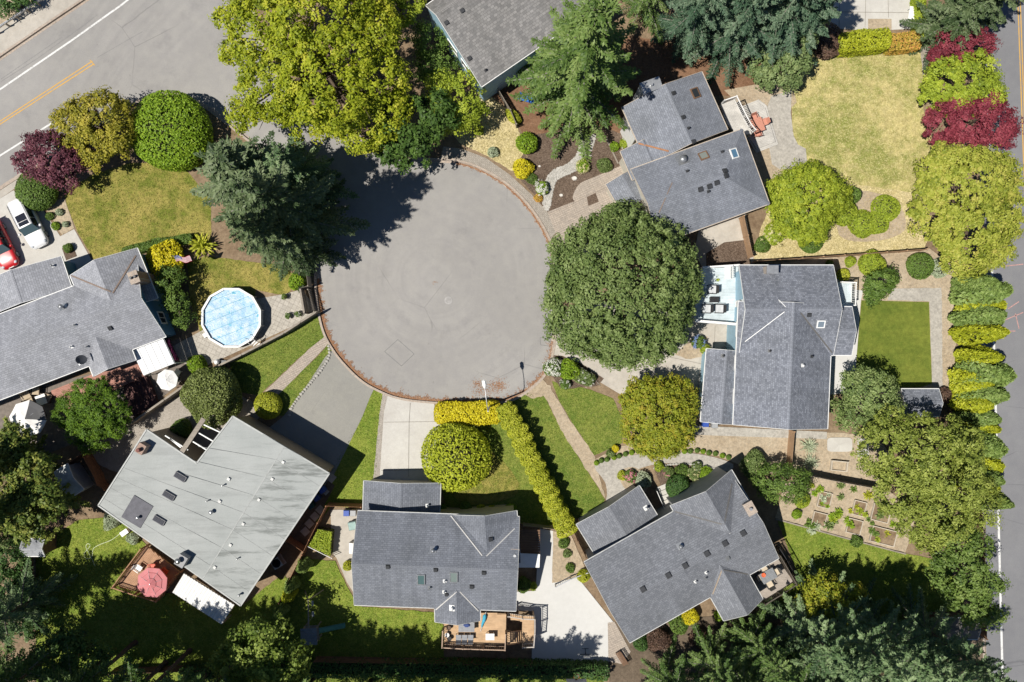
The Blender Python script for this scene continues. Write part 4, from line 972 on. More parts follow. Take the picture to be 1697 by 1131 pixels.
# patio cover of five white panels
cv = [P(217, 577, 2.9), P(269, 558, 2.9), P(289, 602, 2.6), P(238, 622, 2.6)]; pc = None
for k in range(5):
    m = MB(); a, b = cv[0].lerp(cv[1], k / 5 + .006), cv[0].lerp(cv[1], (k + 1) / 5 - .006); c_, d_ = cv[3].lerp(cv[2], (k + 1) / 5 - .006), cv[3].lerp(cv[2], k / 5 + .006); dz = Vector((0, 0, .05))
    m.mesh([a, b, c_, d_, a + dz, b + dz, c_ + dz, d_ + dz], [(3, 2, 1, 0), (4, 5, 6, 7), (0, 1, 5, 4), (1, 2, 6, 5), (2, 3, 7, 6), (3, 0, 4, 7)])
    if pc is None:
        fr = MB()
        for q, r in ((0, 1), (1, 2), (2, 3), (3, 0)): fr.bar(cv[q] - Vector((0, 0, .08)), cv[r] - Vector((0, 0, .08)), .06, .12)
        for q in (2, 3): fr.bar(Vector((cv[q].x, cv[q].y, -.02)), cv[q] - Vector((0, 0, .14)), .09)
        pc = fr.build('patio_cover', M_WHITE, A.root, False)
    m.build('panel', plain('panel_white', (.66, .67, .68), .5, var=.05), pc)

# --- B: flat-roofed house
M_FLAT = None
def flatroof(name='flat_membrane', lo=(.86, .86, .86)):
    m, t, b = nmat(name); tc = N(t, 'ShaderNodeTexCoord'); mp = N(t, 'ShaderNodeMapping'); mp.inputs['Rotation'].default_value[2] = math.radians(32); mp.inputs['Scale'].default_value = (.14, 1.0, 1); t.links.new(tc.outputs['Object'], mp.inputs[0])
    st = noise(t, 1.6, 6, .7, mp.outputs[0]); f1 = noise(t, .3, 5, .6); f3 = noise(t, 12, 5, .8)
    col = ramp(t, f1, [(.3, srgb(144, 148, 146)), (.7, srgb(157, 160, 158))]); col = mix(t, 1, col, ramp(t, st, [(.36, lo), (.5, (1, 1, 1)), (.7, (1.04, 1.04, 1.04))]), 'MULTIPLY')
    col = mix(t, 1, col, ramp(t, f3, [(.2, (.85, .85, .85)), (.8, (1.13, 1.13, 1.13))]), 'MULTIPLY'); t.links.new(col, b.inputs['Base Color']); b.inputs['Roughness'].default_value = .85
    return m
M_FLAT = flatroof(); M_FLAT2 = flatroof('flat_membrane_stained', (.5, .51, .5))
B = thing('house', 'flat-roofed house with pale grey-green membrane roof and skylights', 'house', P(350, 850))
ZB = 4.7; bp = [(243, 712), (326, 768), (386, 690), (546, 785), (399, 1004), (163, 838)]; bw = [P(x, y, ZB) for x, y in bp]
F0, F1 = P(471, 740, ZB + .12), P(336, 960, ZB + .12)
m = MB(); m.poly([bw[5], F1, F0, bw[2], bw[1], bw[0]]); m.poly([F1, bw[4], bw[3], F0], mi=1); B_roof = m.build('roof', [M_FLAT, M_FLAT2], B, False)
def Bz(px, py):
    return P(px, py, ZB + .02)
m = MB()
for i in range(6):
    a, b = bw[i], bw[(i + 1) % 6]; m.bar(a + Vector((0, 0, -.03)), b + Vector((0, 0, -.03)), .12, .2)
m.build('roof_edge', plain('edge_metal', (.33, .34, .33), .5, var=.15), B, False)
cb = sum(bw, Vector()) / 6; m = MB(); iw = [Vector((cb.x + (p.x - cb.x) * .945, cb.y + (p.y - cb.y) * .945, 0)) for p in bw]; m.prism([(p.x, p.y) for p in iw], -.1, ZB - .08); m.build('wall', W_TAN, B, False)
ub = (bw[3] - bw[2]).normalized(); vb = Vector((-ub.y, ub.x, 0)); up = Vector((0, 0, 1))
M_SEAM = plain('seam_grey', (.27, .28, .275), .8, var=.3)
for f in (.1, .235, .37, .5, .63, .765, .9):      # welded seams of the membrane, straight down both falls
    for (a0, a1, b0, b1) in ((bw[5], F1, bw[0], F0), (F1, bw[4], F0, bw[3])):
        p, q = a0.lerp(b0, f), a1.lerp(b1, f)
        if a0 is bw[5] and f > .5:
            q0 = bw[1].lerp(F1.lerp(F0, .45), (f - .5) * 1.2); p = p.lerp(q, .42)
        m = MB(); m.bar(p + up * .008, q + up * .008, .035, .012); m.build('membrane_seam', M_SEAM, B, False)
m = MB(); m.bar(F0 + up * .01, F1 + up * .01, .09, .014); m.build('membrane_seam', plain('seam_pale', (.34, .35, .34), .8), B, False)
for (px, py) in ((300, 790), (281, 821), (265, 862)):
    q = Bz(px, py); m = MB(); m.obox(q + up * .13, ub * .55, vb * .26, up * .13); o = m.build('skylight', plain('curb_grey', (.16, .16, .17), .6), B, False); g = MB()
    for k in range(3): g.obox(q + up * .275 + ub * (k - 1) * .34, ub * .155, vb * .2, up * .02)
    g.build('glass', glassmat('dark_skylight', (.05, .053, .065), .6, .1), o)
m = MB(); m.obox(Bz(228, 848) + up * .06, ub * .98, vb * 1.12, up * .025); m.build('membrane_patch', plain('patch_grey', (.115, .115, .13), .8), B, False)
for (px, py) in ((380, 794), (365, 831), (404, 868), (383, 903), (357, 940), (430, 828), (452, 794), (470, 766)):
    q = Bz(px, py); m = MB(); m.obox(q + up * .05, ub * .16, vb * .16, up * .03); m.obox(q + up * .15, ub * .115, vb * .115, up * .07); m.build('roof_vent', plain('vent_pale', (.52, .52, .5), .5), B, False)
for (px, py, r) in ((352, 848, .13), (231, 857, .1), (371, 804, .06), (398, 985, .08), (345, 830, .05), (395, 925, .05)):
    q = Bz(px, py); m = MB(); m.tube([q, q + up * .4], r, 10); m.lathe([(r * 1.5, 0), (r * 1.5, .05), (r * .4, .12)], q + up * .4, 10); m.build('vent_pipe', M_METAL, B, False)
q = P(300, 930, 5.6); m = MB(); m.obox(Vector((q.x, q.y, 2.8)), ub * .42, vb * .5, up * 2.85); ch = m.build('chimney', plain('render_grey', (.3, .3, .3), .8), B, False); m = MB(); m.lathe([(.18, 0), (.18, .35), (.26, .38), (.05, .5)], Vector((q.x, q.y, 5.65)) - ub * .15, 10); m.build('flue', M_METAL, ch)
q = P(233, 744, 5.6); m = MB(); m.obox(Vector((q.x, q.y, 2.8)), ub * .35, vb * .45, up * 2.85); ch = m.build('chimney', BRICK, B, False); m = MB(); m.lathe([(.17, 0), (.17, .4), (.14, .42)], Vector((q.x, q.y, 5.65)) - vb * .1, 10); m.build('flue', plain('flue_red', (.14, .04, .03), .6), ch)
# notch pergola and the lower patio cover, each beam and sheet its own
pa = [P(355, 700, 4.5), P(300, 755, 4.5)]
m = MB(); m.bar(P(338, 694, 4.62), P(301, 750, 4.62), .42, .14); m.build('pergola_beam', M_WOODG, B, False)
for (a, b) in (((338, 704), (368, 718)), ((330, 718), (356, 733)), ((320, 732), (346, 748)), ((282, 727), (300, 742)), ((274, 722), (312, 746))):
    m = MB(); m.bar(P(*a, 4.45), P(*b, 4.45), .1, .16); m.build('pergola_rafter', M_WHITE, B, False)
cb2 = [P(305, 951, 2.9), P(388, 1003, 2.9), P(367, 1035, 2.55), P(286, 982, 2.55)]; fr = MB()
for q, r in ((0, 1), (1, 2), (2, 3), (3, 0)): fr.bar(cb2[q] - up * .1, cb2[r] - up * .1, .07, .12)
for q in (2, 3): fr.bar(Vector((cb2[q].x, cb2[q].y, -.02)), cb2[q] - up * .16, .1)
pc = fr.build('patio_cover', M_WOODG, B, False)
for k in range(9):
    m = MB(); V = []; n = 9
    for j in range(n + 1):
        f = (k + j / n * .98) / 9; z = .03 * math.sin(j / n * 6.283 * 2); V += [cb2[0].lerp(cb2[1], f) + up * z, cb2[3].lerp(cb2[2], f) + up * z]
    V2 = [x + up * .008 for x in V]; m.mesh(V2 + V, [(2 * j, 2 * j + 1, 2 * j + 3, 2 * j + 2) for j in range(n)] + [(2 * n + 2 + 2 * j + 2, 2 * n + 2 + 2 * j + 3, 2 * n + 2 + 2 * j + 1, 2 * n + 2 + 2 * j) for j in range(n)]); m.build('roof_sheet', plain('sheet_white', (.66, .66, .65), .45, var=.08), pc)
for (f0, f1) in ((.2, .3), (.45, .55), (.7, .8)):
    a, b = iw[4].lerp(iw[3], f0), iw[4].lerp(iw[3], f1); nn = (b - a).cross(up).normalized(); m = MB(); m.obox((a + b) / 2 + up * 2.9 + nn * .03, (b - a) / 2, nn * .05, up * .6); o = m.build('window', M_WHITE, B, False); g = MB(); g.obox((a + b) / 2 + up * 2.9 + nn * .07, (b - a) / 2 * .9, nn * .02, up * .52); g.build('pane', M_GLASS, o)

# --- C: lower middle house with two skylights and rear deck
C = House('house', 'mid grey shingled house with two skylights and a cedar rear deck', (725, 930), W_BEIGE, R_C, trim=plain('trim_grey', (.5, .5, .48), .6))
bC = C.block((587, 1003), (855, 1013), (597, 847), 4.6, 6.5, oh=.35)
C.block((751, 854), (757, 940), (857, 858), 4.6, 5.9, cap=False, oh=.3)
C.block((796, 1029), (794, 960), (721, 1025), 4.6, 5.5, cap=False, oh=.3)
C.block((603, 797), (601, 860), (730, 804), 2.9, 3.75, oh=.3)
vm = plain('valley_pale', (.45, .44, .42), .6)
C.strip([(747, 855), (799, 921)], .09, vm); C.strip([(853, 876), (806, 922)], .09, vm); C.strip([(722, 1011), (757, 981)], .09, vm); C.strip([(793, 1013), (762, 981)], .09, vm)
C.skylight(698, 960, .62, 1.05, glass=glassmat('skylight_teal', (.07, .12, .12)), frame=M_METAL); C.skylight(752, 956, .62, 1.05, glass=glassmat('skylight_sky', (.16, .2, .19)), frame=M_METAL)
for q in ((643, 939), (722, 944), (802, 949), (782, 972), (813, 894)): C.box_vent(*q)
C.pipe(718, 911, .11, .5); C.pipe(737, 963, .06, .3, M_WHITE); C.pipe(712, 974, .06, .3); C.pipe(736, 981, .06, .3, M_WHITE); C.pipe(749, 1008, .1, .25, M_WHITE); C.pipe(708, 838, .06, .4, M_WHITE); C.box_vent(740, 985, .26)
C.chimney(853, 920, .65, .95, 5.7, plain('chimney_render', (.45, .42, .38), .8))
for f in (.6, .75, .88): C.window(bC, 1, f, 1.5, 1.1, 3.0)
C.window(bC, 3, .3); C.window(bC, 3, .7, z=3)
# dark slatted lean-to beside the east wall
m = MB(); a = P(868, 880, 2.2); 
for k in range(14):
    m.box(P(862, 0, 2.2).x, P(895, 0, 2.2).x, P(0, 880 + k * 4.0, 2.2).y - .08, P(0, 880 + k * 4.0, 2.2).y + .08, 2.13, 2.2)
for x, y in ((863, 880), (894, 880), (863, 932), (894, 932)):
    q = P(x, y, 2.1); m.box(q.x - .05, q.x + .05, q.y - .05, q.y + .05, -.02, 2.13)
m.build('side_pergola', M_WOODB, C.root, False)
m = MB(); pq = [P(856, 917, 2.5), P(895, 919, 2.5), P(894, 941, 2.35), P(855, 941, 2.35)]; m.mesh(pq + [q - up * .06 for q in pq], [(3, 2, 1, 0), (4, 5, 6, 7), (0, 1, 5, 4), (1, 2, 6, 5), (2, 3, 7, 6), (3, 0, 4, 7)]); m.build('awning', M_WHITE, C.root, False)

# --- D: lower right house
D = House('house', 'grey shingled house turned askew with rear dining deck and front steps', (1125, 920), W_GREY, R_D, trim=MATS['trim_grey'])
bD = D.block((968, 932), (1215, 792), (1062, 1055), 4.6, 6.7, oh=.35)
D.block((1226, 806), (1243, 900), (1111, 838), 4.7, 6.35, cap=False, oh=.3) if False else None
D.block((1111, 838), (1150, 905), (1214, 782), 4.6, 6.45, cap=False, oh=.3)
D.block((1264, 993), (1212, 900), (1200, 1030), 4.6, 5.9, oh=.3)
D.block((958, 870), (1066, 812), (985, 918), 2.9, 3.7, oh=.3) if False else D.block((985, 918), (955, 869), (1091, 857), 2.9, 3.75, oh=.3)
dv = plain('valley_dark', (.12, .115, .11), .7)
D.strip([(1118, 848), (1196, 869)], .12, dv); D.strip([(1213, 802), (1200, 869)], .12, dv); D.strip([(1181, 985), (1196, 946)], .1, plain('valley_tan', (.3, .24, .18), .7)); D.strip([(1199, 945), (1240, 952)], .1, dv)
for q in ((1232, 884), (1202, 901), (1172, 918), (1136, 938), (1108, 954), (1066, 977)): D.box_vent(*q, .4)
D.box_vent(1206, 925, .28, mat=M_METAL); D.pipe(1127, 905, .11, .4); D.pipe(1152, 964, .05, .3, M_WHITE); D.pipe(1170, 949, .05, .3, M_WHITE); D.pipe(1169, 958, .05, .3); D.pipe(1070, 842, .08, .5, M_WHITE)
D.chimney(1243, 843, .75, 1.05, 6.2, plain('chimney_stone', (.4, .34, .28), .9, var=.3, scale=8))
for f in (.2, .4): D.window(bD, 0, f, 1.4, 1.1, 3.0)
for f in (.3, .6): D.window(bD, 2, f)

# --- E: right house with slate-blend roof
E = House('house', 'dark slate-blend shingled house with white trim beside the artificial lawn', (1300, 580), W_SKY, R_E)
bE1 = E.block((1225, 589), (1381, 589), (1225, 440), 5.0, 6.9, oh=.4)
bE = E.block((1215, 704), (1224, 500), (1371, 716), 5.0, 7.15, oh=.4)
E.block((1409, 588), (1417, 510), (1330, 588), 4.95, 5.9, frac=.5, oh=.35) if False else E.block((1330, 588), (1411, 589), (1334, 508), 4.9, 5.85, oh=.35)
E.block((1161, 699), (1171, 578), (1222, 704), 2.9, 3.6, oh=.3)
E.strip([(1226, 573), (1300, 517)], .06, M_WHITE); E.strip([(1327, 519), (1379, 585)], .12, dv); E.strip([(1290, 497), (1302, 509)], .05, M_WHITE)
E.skylight(1360, 537, .62, .62, frame=M_WHITE, glass=glassmat('skylight_blue', (.16, .2, .24))); E.box_vent(1341, 522, .3); E.pipe(1275, 582, .05, .25, M_DKMETAL); E.pipe(1345, 591, .05, .25, M_DKMETAL); E.pipe(1330, 606, .06, .25, M_WHITE); E.pipe(1198, 590, .06, .25, M_DKMETAL)
E.chimney(1280, 447, .9, .62, 6.3, plain('chimney_tan', (.38, .33, .28), .9), capmat=M_METAL, flues=0)
for f in (.2, .5, .8): E.window(bE, 0, f, 1.3, 1.2, 3.3)
for f in (.25, .5): E.window(bE1, 2, f, 1.8, 2.0, 2.7)

# --- F: upper right house
F = House('house', 'blue-grey shingled house with hip roof above the brick path', (1130, 270), W_CREAM, R_G, trim=plain('trim_tan', (.48, .41, .33), .6))
bF = F.block((1090, 405), (1275, 338), (1040, 283), 5.2, 7.0, 'gh', oh=.4, hip=3.6)
bF2 = F.block((1206, 215), (1163, 119), (1062, 248), 4.6, 6.1, oh=.35)
F.block((1048, 299), (1028, 251), (1120, 275), 4.0, 4.9, oh=.3, cap=False)
F.block((1030, 352), (1004, 306), (1085, 330), 3.0, 3.6, oh=.3, cap=False)
F.strip([(1058, 238), (1108, 251)], .14, plain('needle_drift', (.33, .16, .08), .9)); F.strip([(1114, 303), (1092, 353)], .08, MATS['valley_rust'])
F.skylight(1152, 155, .85, .7, frame=M_WOODB, glass=glassmat('skylight_dark', (.03, .035, .04))); F.skylight(1166, 259, .7, .7, frame=M_WOODB, glass=glassmat('skylight_sky2', (.2, .22, .2))); F.skylight(1216, 255, .7, .8, frame=M_WHITE, glass=glassmat('skylight_blue2', (.1, .2, .3)))
F.pipe(1131, 265, .2, .35, M_METAL)
for q in ((1161, 314), (1176, 309), (1188, 303), (1203, 292), (1201, 284)): F.box_vent(*q, .36)
for q in ((1116, 155), (1132, 195), (1149, 235)): F.box_vent(*q, .3)
F.pipe(1139, 284, .05, .25, M_DKMETAL); F.pipe(1197, 252, .05, .25, M_DKMETAL); F.pipe(1141, 213, .05, .25, M_DKMETAL); F.pipe(1174, 318, .05, .25, M_DKMETAL)
F.chimney(1079, 142, 1.7, .9, 5.9, plain('chimney_grey', (.42, .43, .44), .8), capmat=M_METAL)
for f in (.3, .7): F.window(bF, 0, f, 1.5, 1.2, 3.2)
# pale side wall and gate post by the porch
m = MB(); m.bar(P(1034, 208, 2.2), P(1048, 240, 2.2), .16, 4.4); m.build('porch_wall', M_WHITE, F.root, False)

# --- H: upper house with sky-blue gable wall
H = House('house', 'pale grey shingled house with sky blue gable wall at the top edge', (790, 50), W_SKY, R_H)
H.block((798, 144), (1000, 5), (702, 12), 5.0, 6.9, frac=.78, oh=.1)
for q in ((766, 18), (740, 38), (778, 97)): H.box_vent(*q, .3)
H.pipe(805, 117, .05, .2, M_DKMETAL)
for f in (.3, .55): H.window(H.blocks[0], 2, f, 1.4, 1.3, 2.8)

# --- garden shed by the artificial lawn
S = House('garden_shed', 'small shingled shed with white trim beside the artificial lawn', (1525, 665), W_GREY, R_E, cat='shed')
bS = S.block((1494, 690), (1556, 690), (1494, 645), 2.3, 3.0, oh=.2); S.window(bS, 1, .5, .7, .7, 1.2)
# ================================================================ VEGETATION
L_YG = leafmat('leaf_yellowgreen', [(.13, .175, .010), (.25, .305, .016), (.37, .415, .026), (.49, .48, .05)], .3)
L_LIME = leafmat('leaf_lime', [(.16, .22, .022), (.30, .38, .034), (.45, .51, .06)], .3)
L_MID = leafmat('leaf_midgreen', [(.05, .095, .016), (.115, .19, .034), (.20, .29, .062)], .25)
L_DARK = leafmat('leaf_darkgreen', [(0.029, 0.070, 0.017), (0.058, 0.123, 0.029), (0.109, 0.196, 0.046)], .2)
L_MAPLE = leafmat('leaf_greygreen', [(.075, .12, .03), (.15, .21, .06), (.26, .325, .12)], .22)
L_OLIVE = leafmat('leaf_olive', [(.16, .20, .02), (.28, .32, .04), (.40, .42, .07), (.45, .42, .09)], .25)
L_ORANGE = leafmat('leaf_turning', [(.14, .175, .014), (.24, .28, .024), (.33, .345, .032), (.36, .29, .036)], .25)
L_PURPLE = leafmat('leaf_purple', [(0.072, 0.020, 0.032), (0.152, 0.049, 0.070), (0.239, 0.090, 0.109)], .2)
L_RED = leafmat('leaf_red', [(0.123, 0.017, 0.029), (0.239, 0.041, 0.061), (0.341, 0.072, 0.094)], .25)
L_GOLD = leafmat('leaf_gold', [(0.377, 0.325, 0.013), (0.611, 0.520, 0.018), (0.750, 0.702, 0.039)], .25)
L_GOLDG = leafmat('leaf_goldgreen', [(.19, .23, .016), (.37, .40, .03), (.56, .56, .06)], .25)
L_BRIGHT = leafmat('leaf_bright', [(.09, .165, .012), (.20, .32, .02), (.32, .44, .036)], .25)
L_ORNG2 = leafmat('leaf_amber', [(0.377, 0.290, 0.043), (0.580, 0.362, 0.072), (0.652, 0.290, 0.087)], .2)
L_FIR = leafmat('needle_fir', [(.035, .075, .028), (.10, .165, .065), (.23, .31, .145)], .12)
L_FIRG = leafmat('needle_green', [(.03, .068, .012), (.08, .14, .03), (.18, .25, .075)], .12)
L_BLUE = leafmat('needle_bluegreen', [(.024, .058, .032), (.062, .115, .066), (.15, .21, .13)], .12)
L_SPRUCE = leafmat('needle_grey', [(.028, .052, .018), (.072, .11, .042), (.17, .215, .105)], .12)
L_THUJA = leafmat('scale_green', [(.085, .14, .03), (.18, .26, .06), (.29, .37, .115)], .15)
L_THUJAY = leafmat('scale_yellow', [(.17, .21, .012), (.33, .365, .02), (.48, .49, .035)], .15)
L_SILVER = leafmat('leaf_silver', [(0.232, 0.290, 0.174), (0.377, 0.435, 0.290), (0.551, 0.594, 0.435)], .2)
F_WHITE = leafmat('petal_white', [(0.500, 0.500, 0.450), (0.680, 0.680, 0.620), (0.750, 0.740, 0.700)], .2)
F_PINK = leafmat('petal_pink', [(0.450, 0.120, 0.160), (0.620, 0.260, 0.300), (0.700, 0.400, 0.420)], .2)
F_BLUE = leafmat('petal_blue', [(0.100, 0.160, 0.400), (0.180, 0.260, 0.500), (0.300, 0.360, 0.580)], .2)
F_CREAM = leafmat('petal_cream', [(0.500, 0.460, 0.200), (0.620, 0.580, 0.300), (0.700, 0.660, 0.420)], .2)

# --- upper left: road-corner planting
broadleaf('tree', 'large yellow-green deciduous tree overhanging the mouth of the cul-de-sac', [(382, 30, 24, 6), (378, 88, 20, 5.5), (405, 190, 26, 5.5), (440, 48, 72, 7.5), (525, 40, 82, 9.5), (605, 55, 62, 8.5), (455, 135, 62, 7), (540, 135, 84, 9), (620, 130, 56, 8), (600, 208, 46, 6.5), (510, 180, 46, 6.5), (640, 180, 40, 7), (490, 95, 60, 8.5), (575, 95, 60, 9), (480, 20, 60, 8.5), (565, 20, 60, 9), (575, 180, 50, 7)], 13, L_YG, leafL=.27, clump=.52, per=42, trunk=.38, dens=.9)
broadleaf('tree', 'dark green maple between the yellow-green tree and the kerb', [(665, 210, 50, 5), (708, 190, 44, 5), (690, 245, 34, 4.5), (645, 248, 26, 4)], 8, leafmat('leaf_shademaple', [(.03, .065, .012), (.065, .125, .022), (.12, .20, .04)], .2), leafL=.34, clump=.6, per=44)
broadleaf('tree', 'feathery yellow-green cedar below the blue gable wall', [(765, 165, 40, 4), (742, 195, 32, 3.2), (775, 192, 26, 3), (735, 150, 30, 3.6)], 6, L_LIME, leafL=.22, clump=.55, per=50)
broadleaf('tree', 'small green tree in shade against the blue gable wall', [(712, 70, 32, 3), (735, 90, 28, 2.6), (715, 110, 30, 2.4)], 4.5, L_MID, leafL=.2, clump=.5, per=44)
broadleaf('tree', 'lime green tree at the top edge left of the blue gable house', [(660, 10, 32, 5), (680, -8, 28, 5), (640, -12, 34, 6)], 8, L_LIME, leafL=.26, clump=.55)
broadleaf('tree', 'bronze-green conifer-like tree beside the road edge line', [(150, 215, 30, 3.6), (175, 210, 30, 4), (165, 190, 40, 4.2), (190, 225, 34, 3.8), (120, 210, 34, 3.6), (160, 245, 34, 3.2), (195, 195, 28, 3.8)], 6.5, leafmat('leaf_bronze', [(0.116, 0.123, 0.012), (0.239, 0.225, 0.020), (0.362, 0.326, 0.036), (0.435, 0.362, 0.058)], .2), leafL=.22, clump=.42, per=46)
broadleaf('tree', 'purple-leaved plum tree beside the road at far left', [(82, 262, 40, 3.4), (50, 265, 26, 2.8), (110, 275, 30, 3), (75, 235, 24, 3), (130, 250, 20, 2.6), (140, 190, 14, 3)], 4.8, L_PURPLE, leafL=.22, clump=.42, per=42, ts=.28)
shrub('shrub', 'big clipped bright green dome shrub at the road bend', 281, 216, 65, 4.2, L_BRIGHT, leafL=.24, dens=1.1, box=.12, rough=.05)
shrub('shrub', 'clipped green dome shrub beside the white car', 57, 316, 33, 2.2, L_MID, leafL=.17, rough=.07)
shrub('shrub', 'small round shrub in the driveway planting square', 112, 411, 8, .8, L_MID, leafL=.1)
for i, (px, py, r, mt, nm) in enumerate([(82, 358, 7, L_MID, 'small green perennial below the clipped dome shrub'), (98, 352, 6, L_SILVER, 'grey-green perennial in the bed by the white car'), (92, 375, 7, L_BRIGHT, 'bright green perennial at the driveway bed end'), (108, 372, 5, L_SILVER, 'tiny silver perennial at the lawn edge by the driveway')]):
    shrub('perennial', nm, px, py, r, .5, mt, 'plant', leafL=.1, jit=.8)
# conifer cluster left of the turning circle
conifer('conifer', 'tallest grey-green conifer left of the turning circle casting the long shadow', (522, 375), 21, 5.6, L_SPRUCE, 'k1', .4, 'conifers left of the turning circle', dens=1.6, spray=.34)
conifer('conifer', 'lower grey-green conifer above the round pool', (506, 418), 20, 4.2, L_SPRUCE, 'k2', 1.9, 'conifers left of the turning circle', dens=1.6, spray=.34)
conifer('conifer', 'grey-green conifer nearest the big clipped dome shrub', (455, 322), 15, 6.6, L_SPRUCE, 'k1', 3.0, 'conifers left of the turning circle')
conifer('conifer', 'dark short conifer beside the turning circle kerb', (512, 312), 12, 4.8, L_FIR, 'k3', 0.5, 'conifers left of the turning circle', dens=1.5)
# --- west house yard
shrub('shrub', 'bright yellow shrub beside the west house chimney', 275, 432, 30, 2.6, L_GOLD, leafL=.26, ry=33, rough=.2, jit=.7)
rosette('palm', 'yellow-green fan palm beside the lawn and the conifers', 332, 405, 25, 2.2, L_GOLDG, 70, 'palm', width=.22, arch=.45)
hedge('hedge', 'low green hedge between the front lawn and the west house', [(205, 418), (250, 405), (315, 395)], 16, 1.1, L_MID, leafL=.14)
broadleaf('tree', 'green tree in shade along the blue house wall', [(278, 468, 20, 2.4), (290, 500, 20, 2.4), (302, 530, 16, 2), (285, 455, 18, 2.6)], 4, L_MID, leafL=.18, clump=.45)
broadleaf('conifer', 'cloud-shaped bright green cypress above the gravel path', [(140, 648, 21, 3.6), (165, 645, 20, 3.6), (118, 668, 20, 3), (150, 672, 24, 4.2), (182, 668, 22, 3.8), (200, 682, 20, 3.2), (105, 690, 18, 2.6), (130, 694, 20, 3.2), (172, 694, 22, 4), (150, 712, 20, 3.2), (192, 706, 20, 3), (128, 720, 18, 2.4), (165, 730, 18, 2.4), (145, 738, 14, 2)], 5.5, leafmat('leaf_cypress', [(.035, .075, .006), (.085, .165, .012), (.17, .275, .024)], .15), leafL=.13, clump=.26, per=44, dens=.9, flat=.9, amp=.08, zmin=-.3)
shrub('shrub', 'round olive-green tree-like shrub above the pergola notch', 350, 655, 50, 4.2, leafmat('leaf_oliveround', [(.09, .12, .03), (.18, .22, .06), (.30, .345, .115)], .2), leafL=.2, dens=1.1, rough=.14, jit=.9)
shrub('shrub', 'round clipped golden-green shrub at the top of the asphalt drive', 444, 672, 23, 1.9, L_GOLDG, leafL=.13, rough=.05)
shrub('shrub', 'bright leafy shrub at the end of the pool patio by the gate', 492, 466, 15, 1.6, L_BRIGHT, leafL=.2, jit=.8)
shrub('shrub', 'climber-like green shrub at the corner of the pool patio fence', 326, 606, 16, 1.3, L_BRIGHT, leafL=.15, jit=.9, flowers=(F_CREAM, 5, .12))
shrub('shrub', 'shaded shrub inside the pergola notch of the flat-roofed house', 300, 712, 16, 1.6, L_MID, leafL=.15)
shrub('shrub', 'white-flowering shrub at the left corner of the flat-roofed house', 185, 862, 13, 1.0, L_SILVER, leafL=.12, ry=18, rot=-.6, jit=.8)
shrub('shrub', 'pale trailing shrub along the lower edge of the flat roof', 220, 893, 10, .8, L_SILVER, leafL=.12, jit=.8)
# --- lower left trees
conifer('pine_tree', 'sunlit yellow-green pine beside the shiny greenhouse at the left edge', (88, 818), 15, 4.0, leafmat('needle_pine', [(0.051, 0.087, 0.014), (0.123, 0.167, 0.026), (0.290, 0.304, 0.065)], .15), 'pine', .3, dens=.8, sag=.1, spray=.6)
conifer('pine_tree', 'dark pine at the left edge below the grey market umbrella', (62, 755), 13, 3.8, MATS['needle_pine'], 'pine', 2.0, sag=.1)
conifer('pine_tree', 'dark conifer at the left edge below the sunlit pine', (20, 870), 15, 3.8, L_FIRG, 'k3', 1.2)
broadleaf('tree', 'bushy sunlit pine crown at the left edge beside the shiny shed', [(40, 790, 34, 7), (65, 830, 36, 7.5), (30, 850, 34, 7), (55, 775, 24, 7), (20, 740, 30, 6), (60, 870, 28, 6)], 10, MATS['needle_pine'], leafL=.3, clump=.5, per=44, ts=.3)
conifer('conifer', 'tall conifer at the lower left corner of the back lawn', (75, 985), 17, 4.0, L_FIR, 'k3', 2.2)
conifer('conifer', 'conifer below the left frame corner shading the back lawn', (95, 1070), 21, 5.4, L_FIRG, 'tall', 4.0, dens=1.5, start=.3)
conifer('conifer', 'tall conifer at the bottom edge shading the left lawn', (185, 1085), 21, 5.6, L_FIRG, 'tall', .6)
conifer('conifer', 'conifer at the bottom edge between lawn and fence', (275, 1098), 21, 5.6, L_FIRG, 'tall', 1.4)
broadleaf('tree', 'leafy green tree at the bottom left corner', [(105, 1090, 45, 5), (140, 1110, 42, 5), (60, 1120, 40, 5)], 7, L_DARK, leafL=.3, clump=.6)
broadleaf('tree', 'yellow-green leafy tree at the bottom edge left of the play set', [(430, 1070, 46, 6), (465, 1105, 45, 6), (395, 1110, 44, 5.5), (440, 1130, 55, 6.5)], 9, leafmat('leaf_locust', [(0.072, 0.123, 0.017), (0.160, 0.225, 0.035), (0.275, 0.341, 0.072)], .25), leafL=.3, clump=.65)
conifer('conifer', 'tall conifer below the bottom edge left of the play set', (350, 1108), 21, 5.4, L_FIRG, 'tall', 5.0)
conifer('conifer', 'tall conifer below the bottom edge right of the leafy tree', (432, 1120), 20, 5.2, L_FIRG, 'tall', 3.0)
conifer('conifer', 'tall conifer below the bottom edge shading the rear lawn', (520, 1122), 20, 5.0, L_FIRG, 'tall', 3.6)
conifer('conifer', 'tall conifer below the bottom edge left of the basketball hoop', (615, 1128), 20, 5.0, L_FIRG, 'tall', 2.6)
conifer('conifer', 'tall conifer below the bottom edge shading the cedar deck lawn', (705, 1132), 19, 5.0, L_FIRG, 'tall', 1.1)
conifer('conifer', 'tall bare-stemmed conifer shading the middle of the left back lawn', (225, 1065), 21, 5.4, L_FIRG, 'high', 1.1, dens=1.5, start=.45)
conifer('conifer', 'tall bare-stemmed conifer shading the lawn behind the white patio cover', (315, 1078), 21, 5.4, L_FIRG, 'high', 2.3)
conifer('conifer', 'tall bare-stemmed conifer left of the yellow-green leafy tree', (395, 1092), 20, 5.2, L_FIRG, 'high', 4.3)
conifer('conifer', 'tall bare-stemmed conifer shading the left corner of the back lawn', (140, 1050), 21, 5.4, L_FIRG, 'high', 5.3)
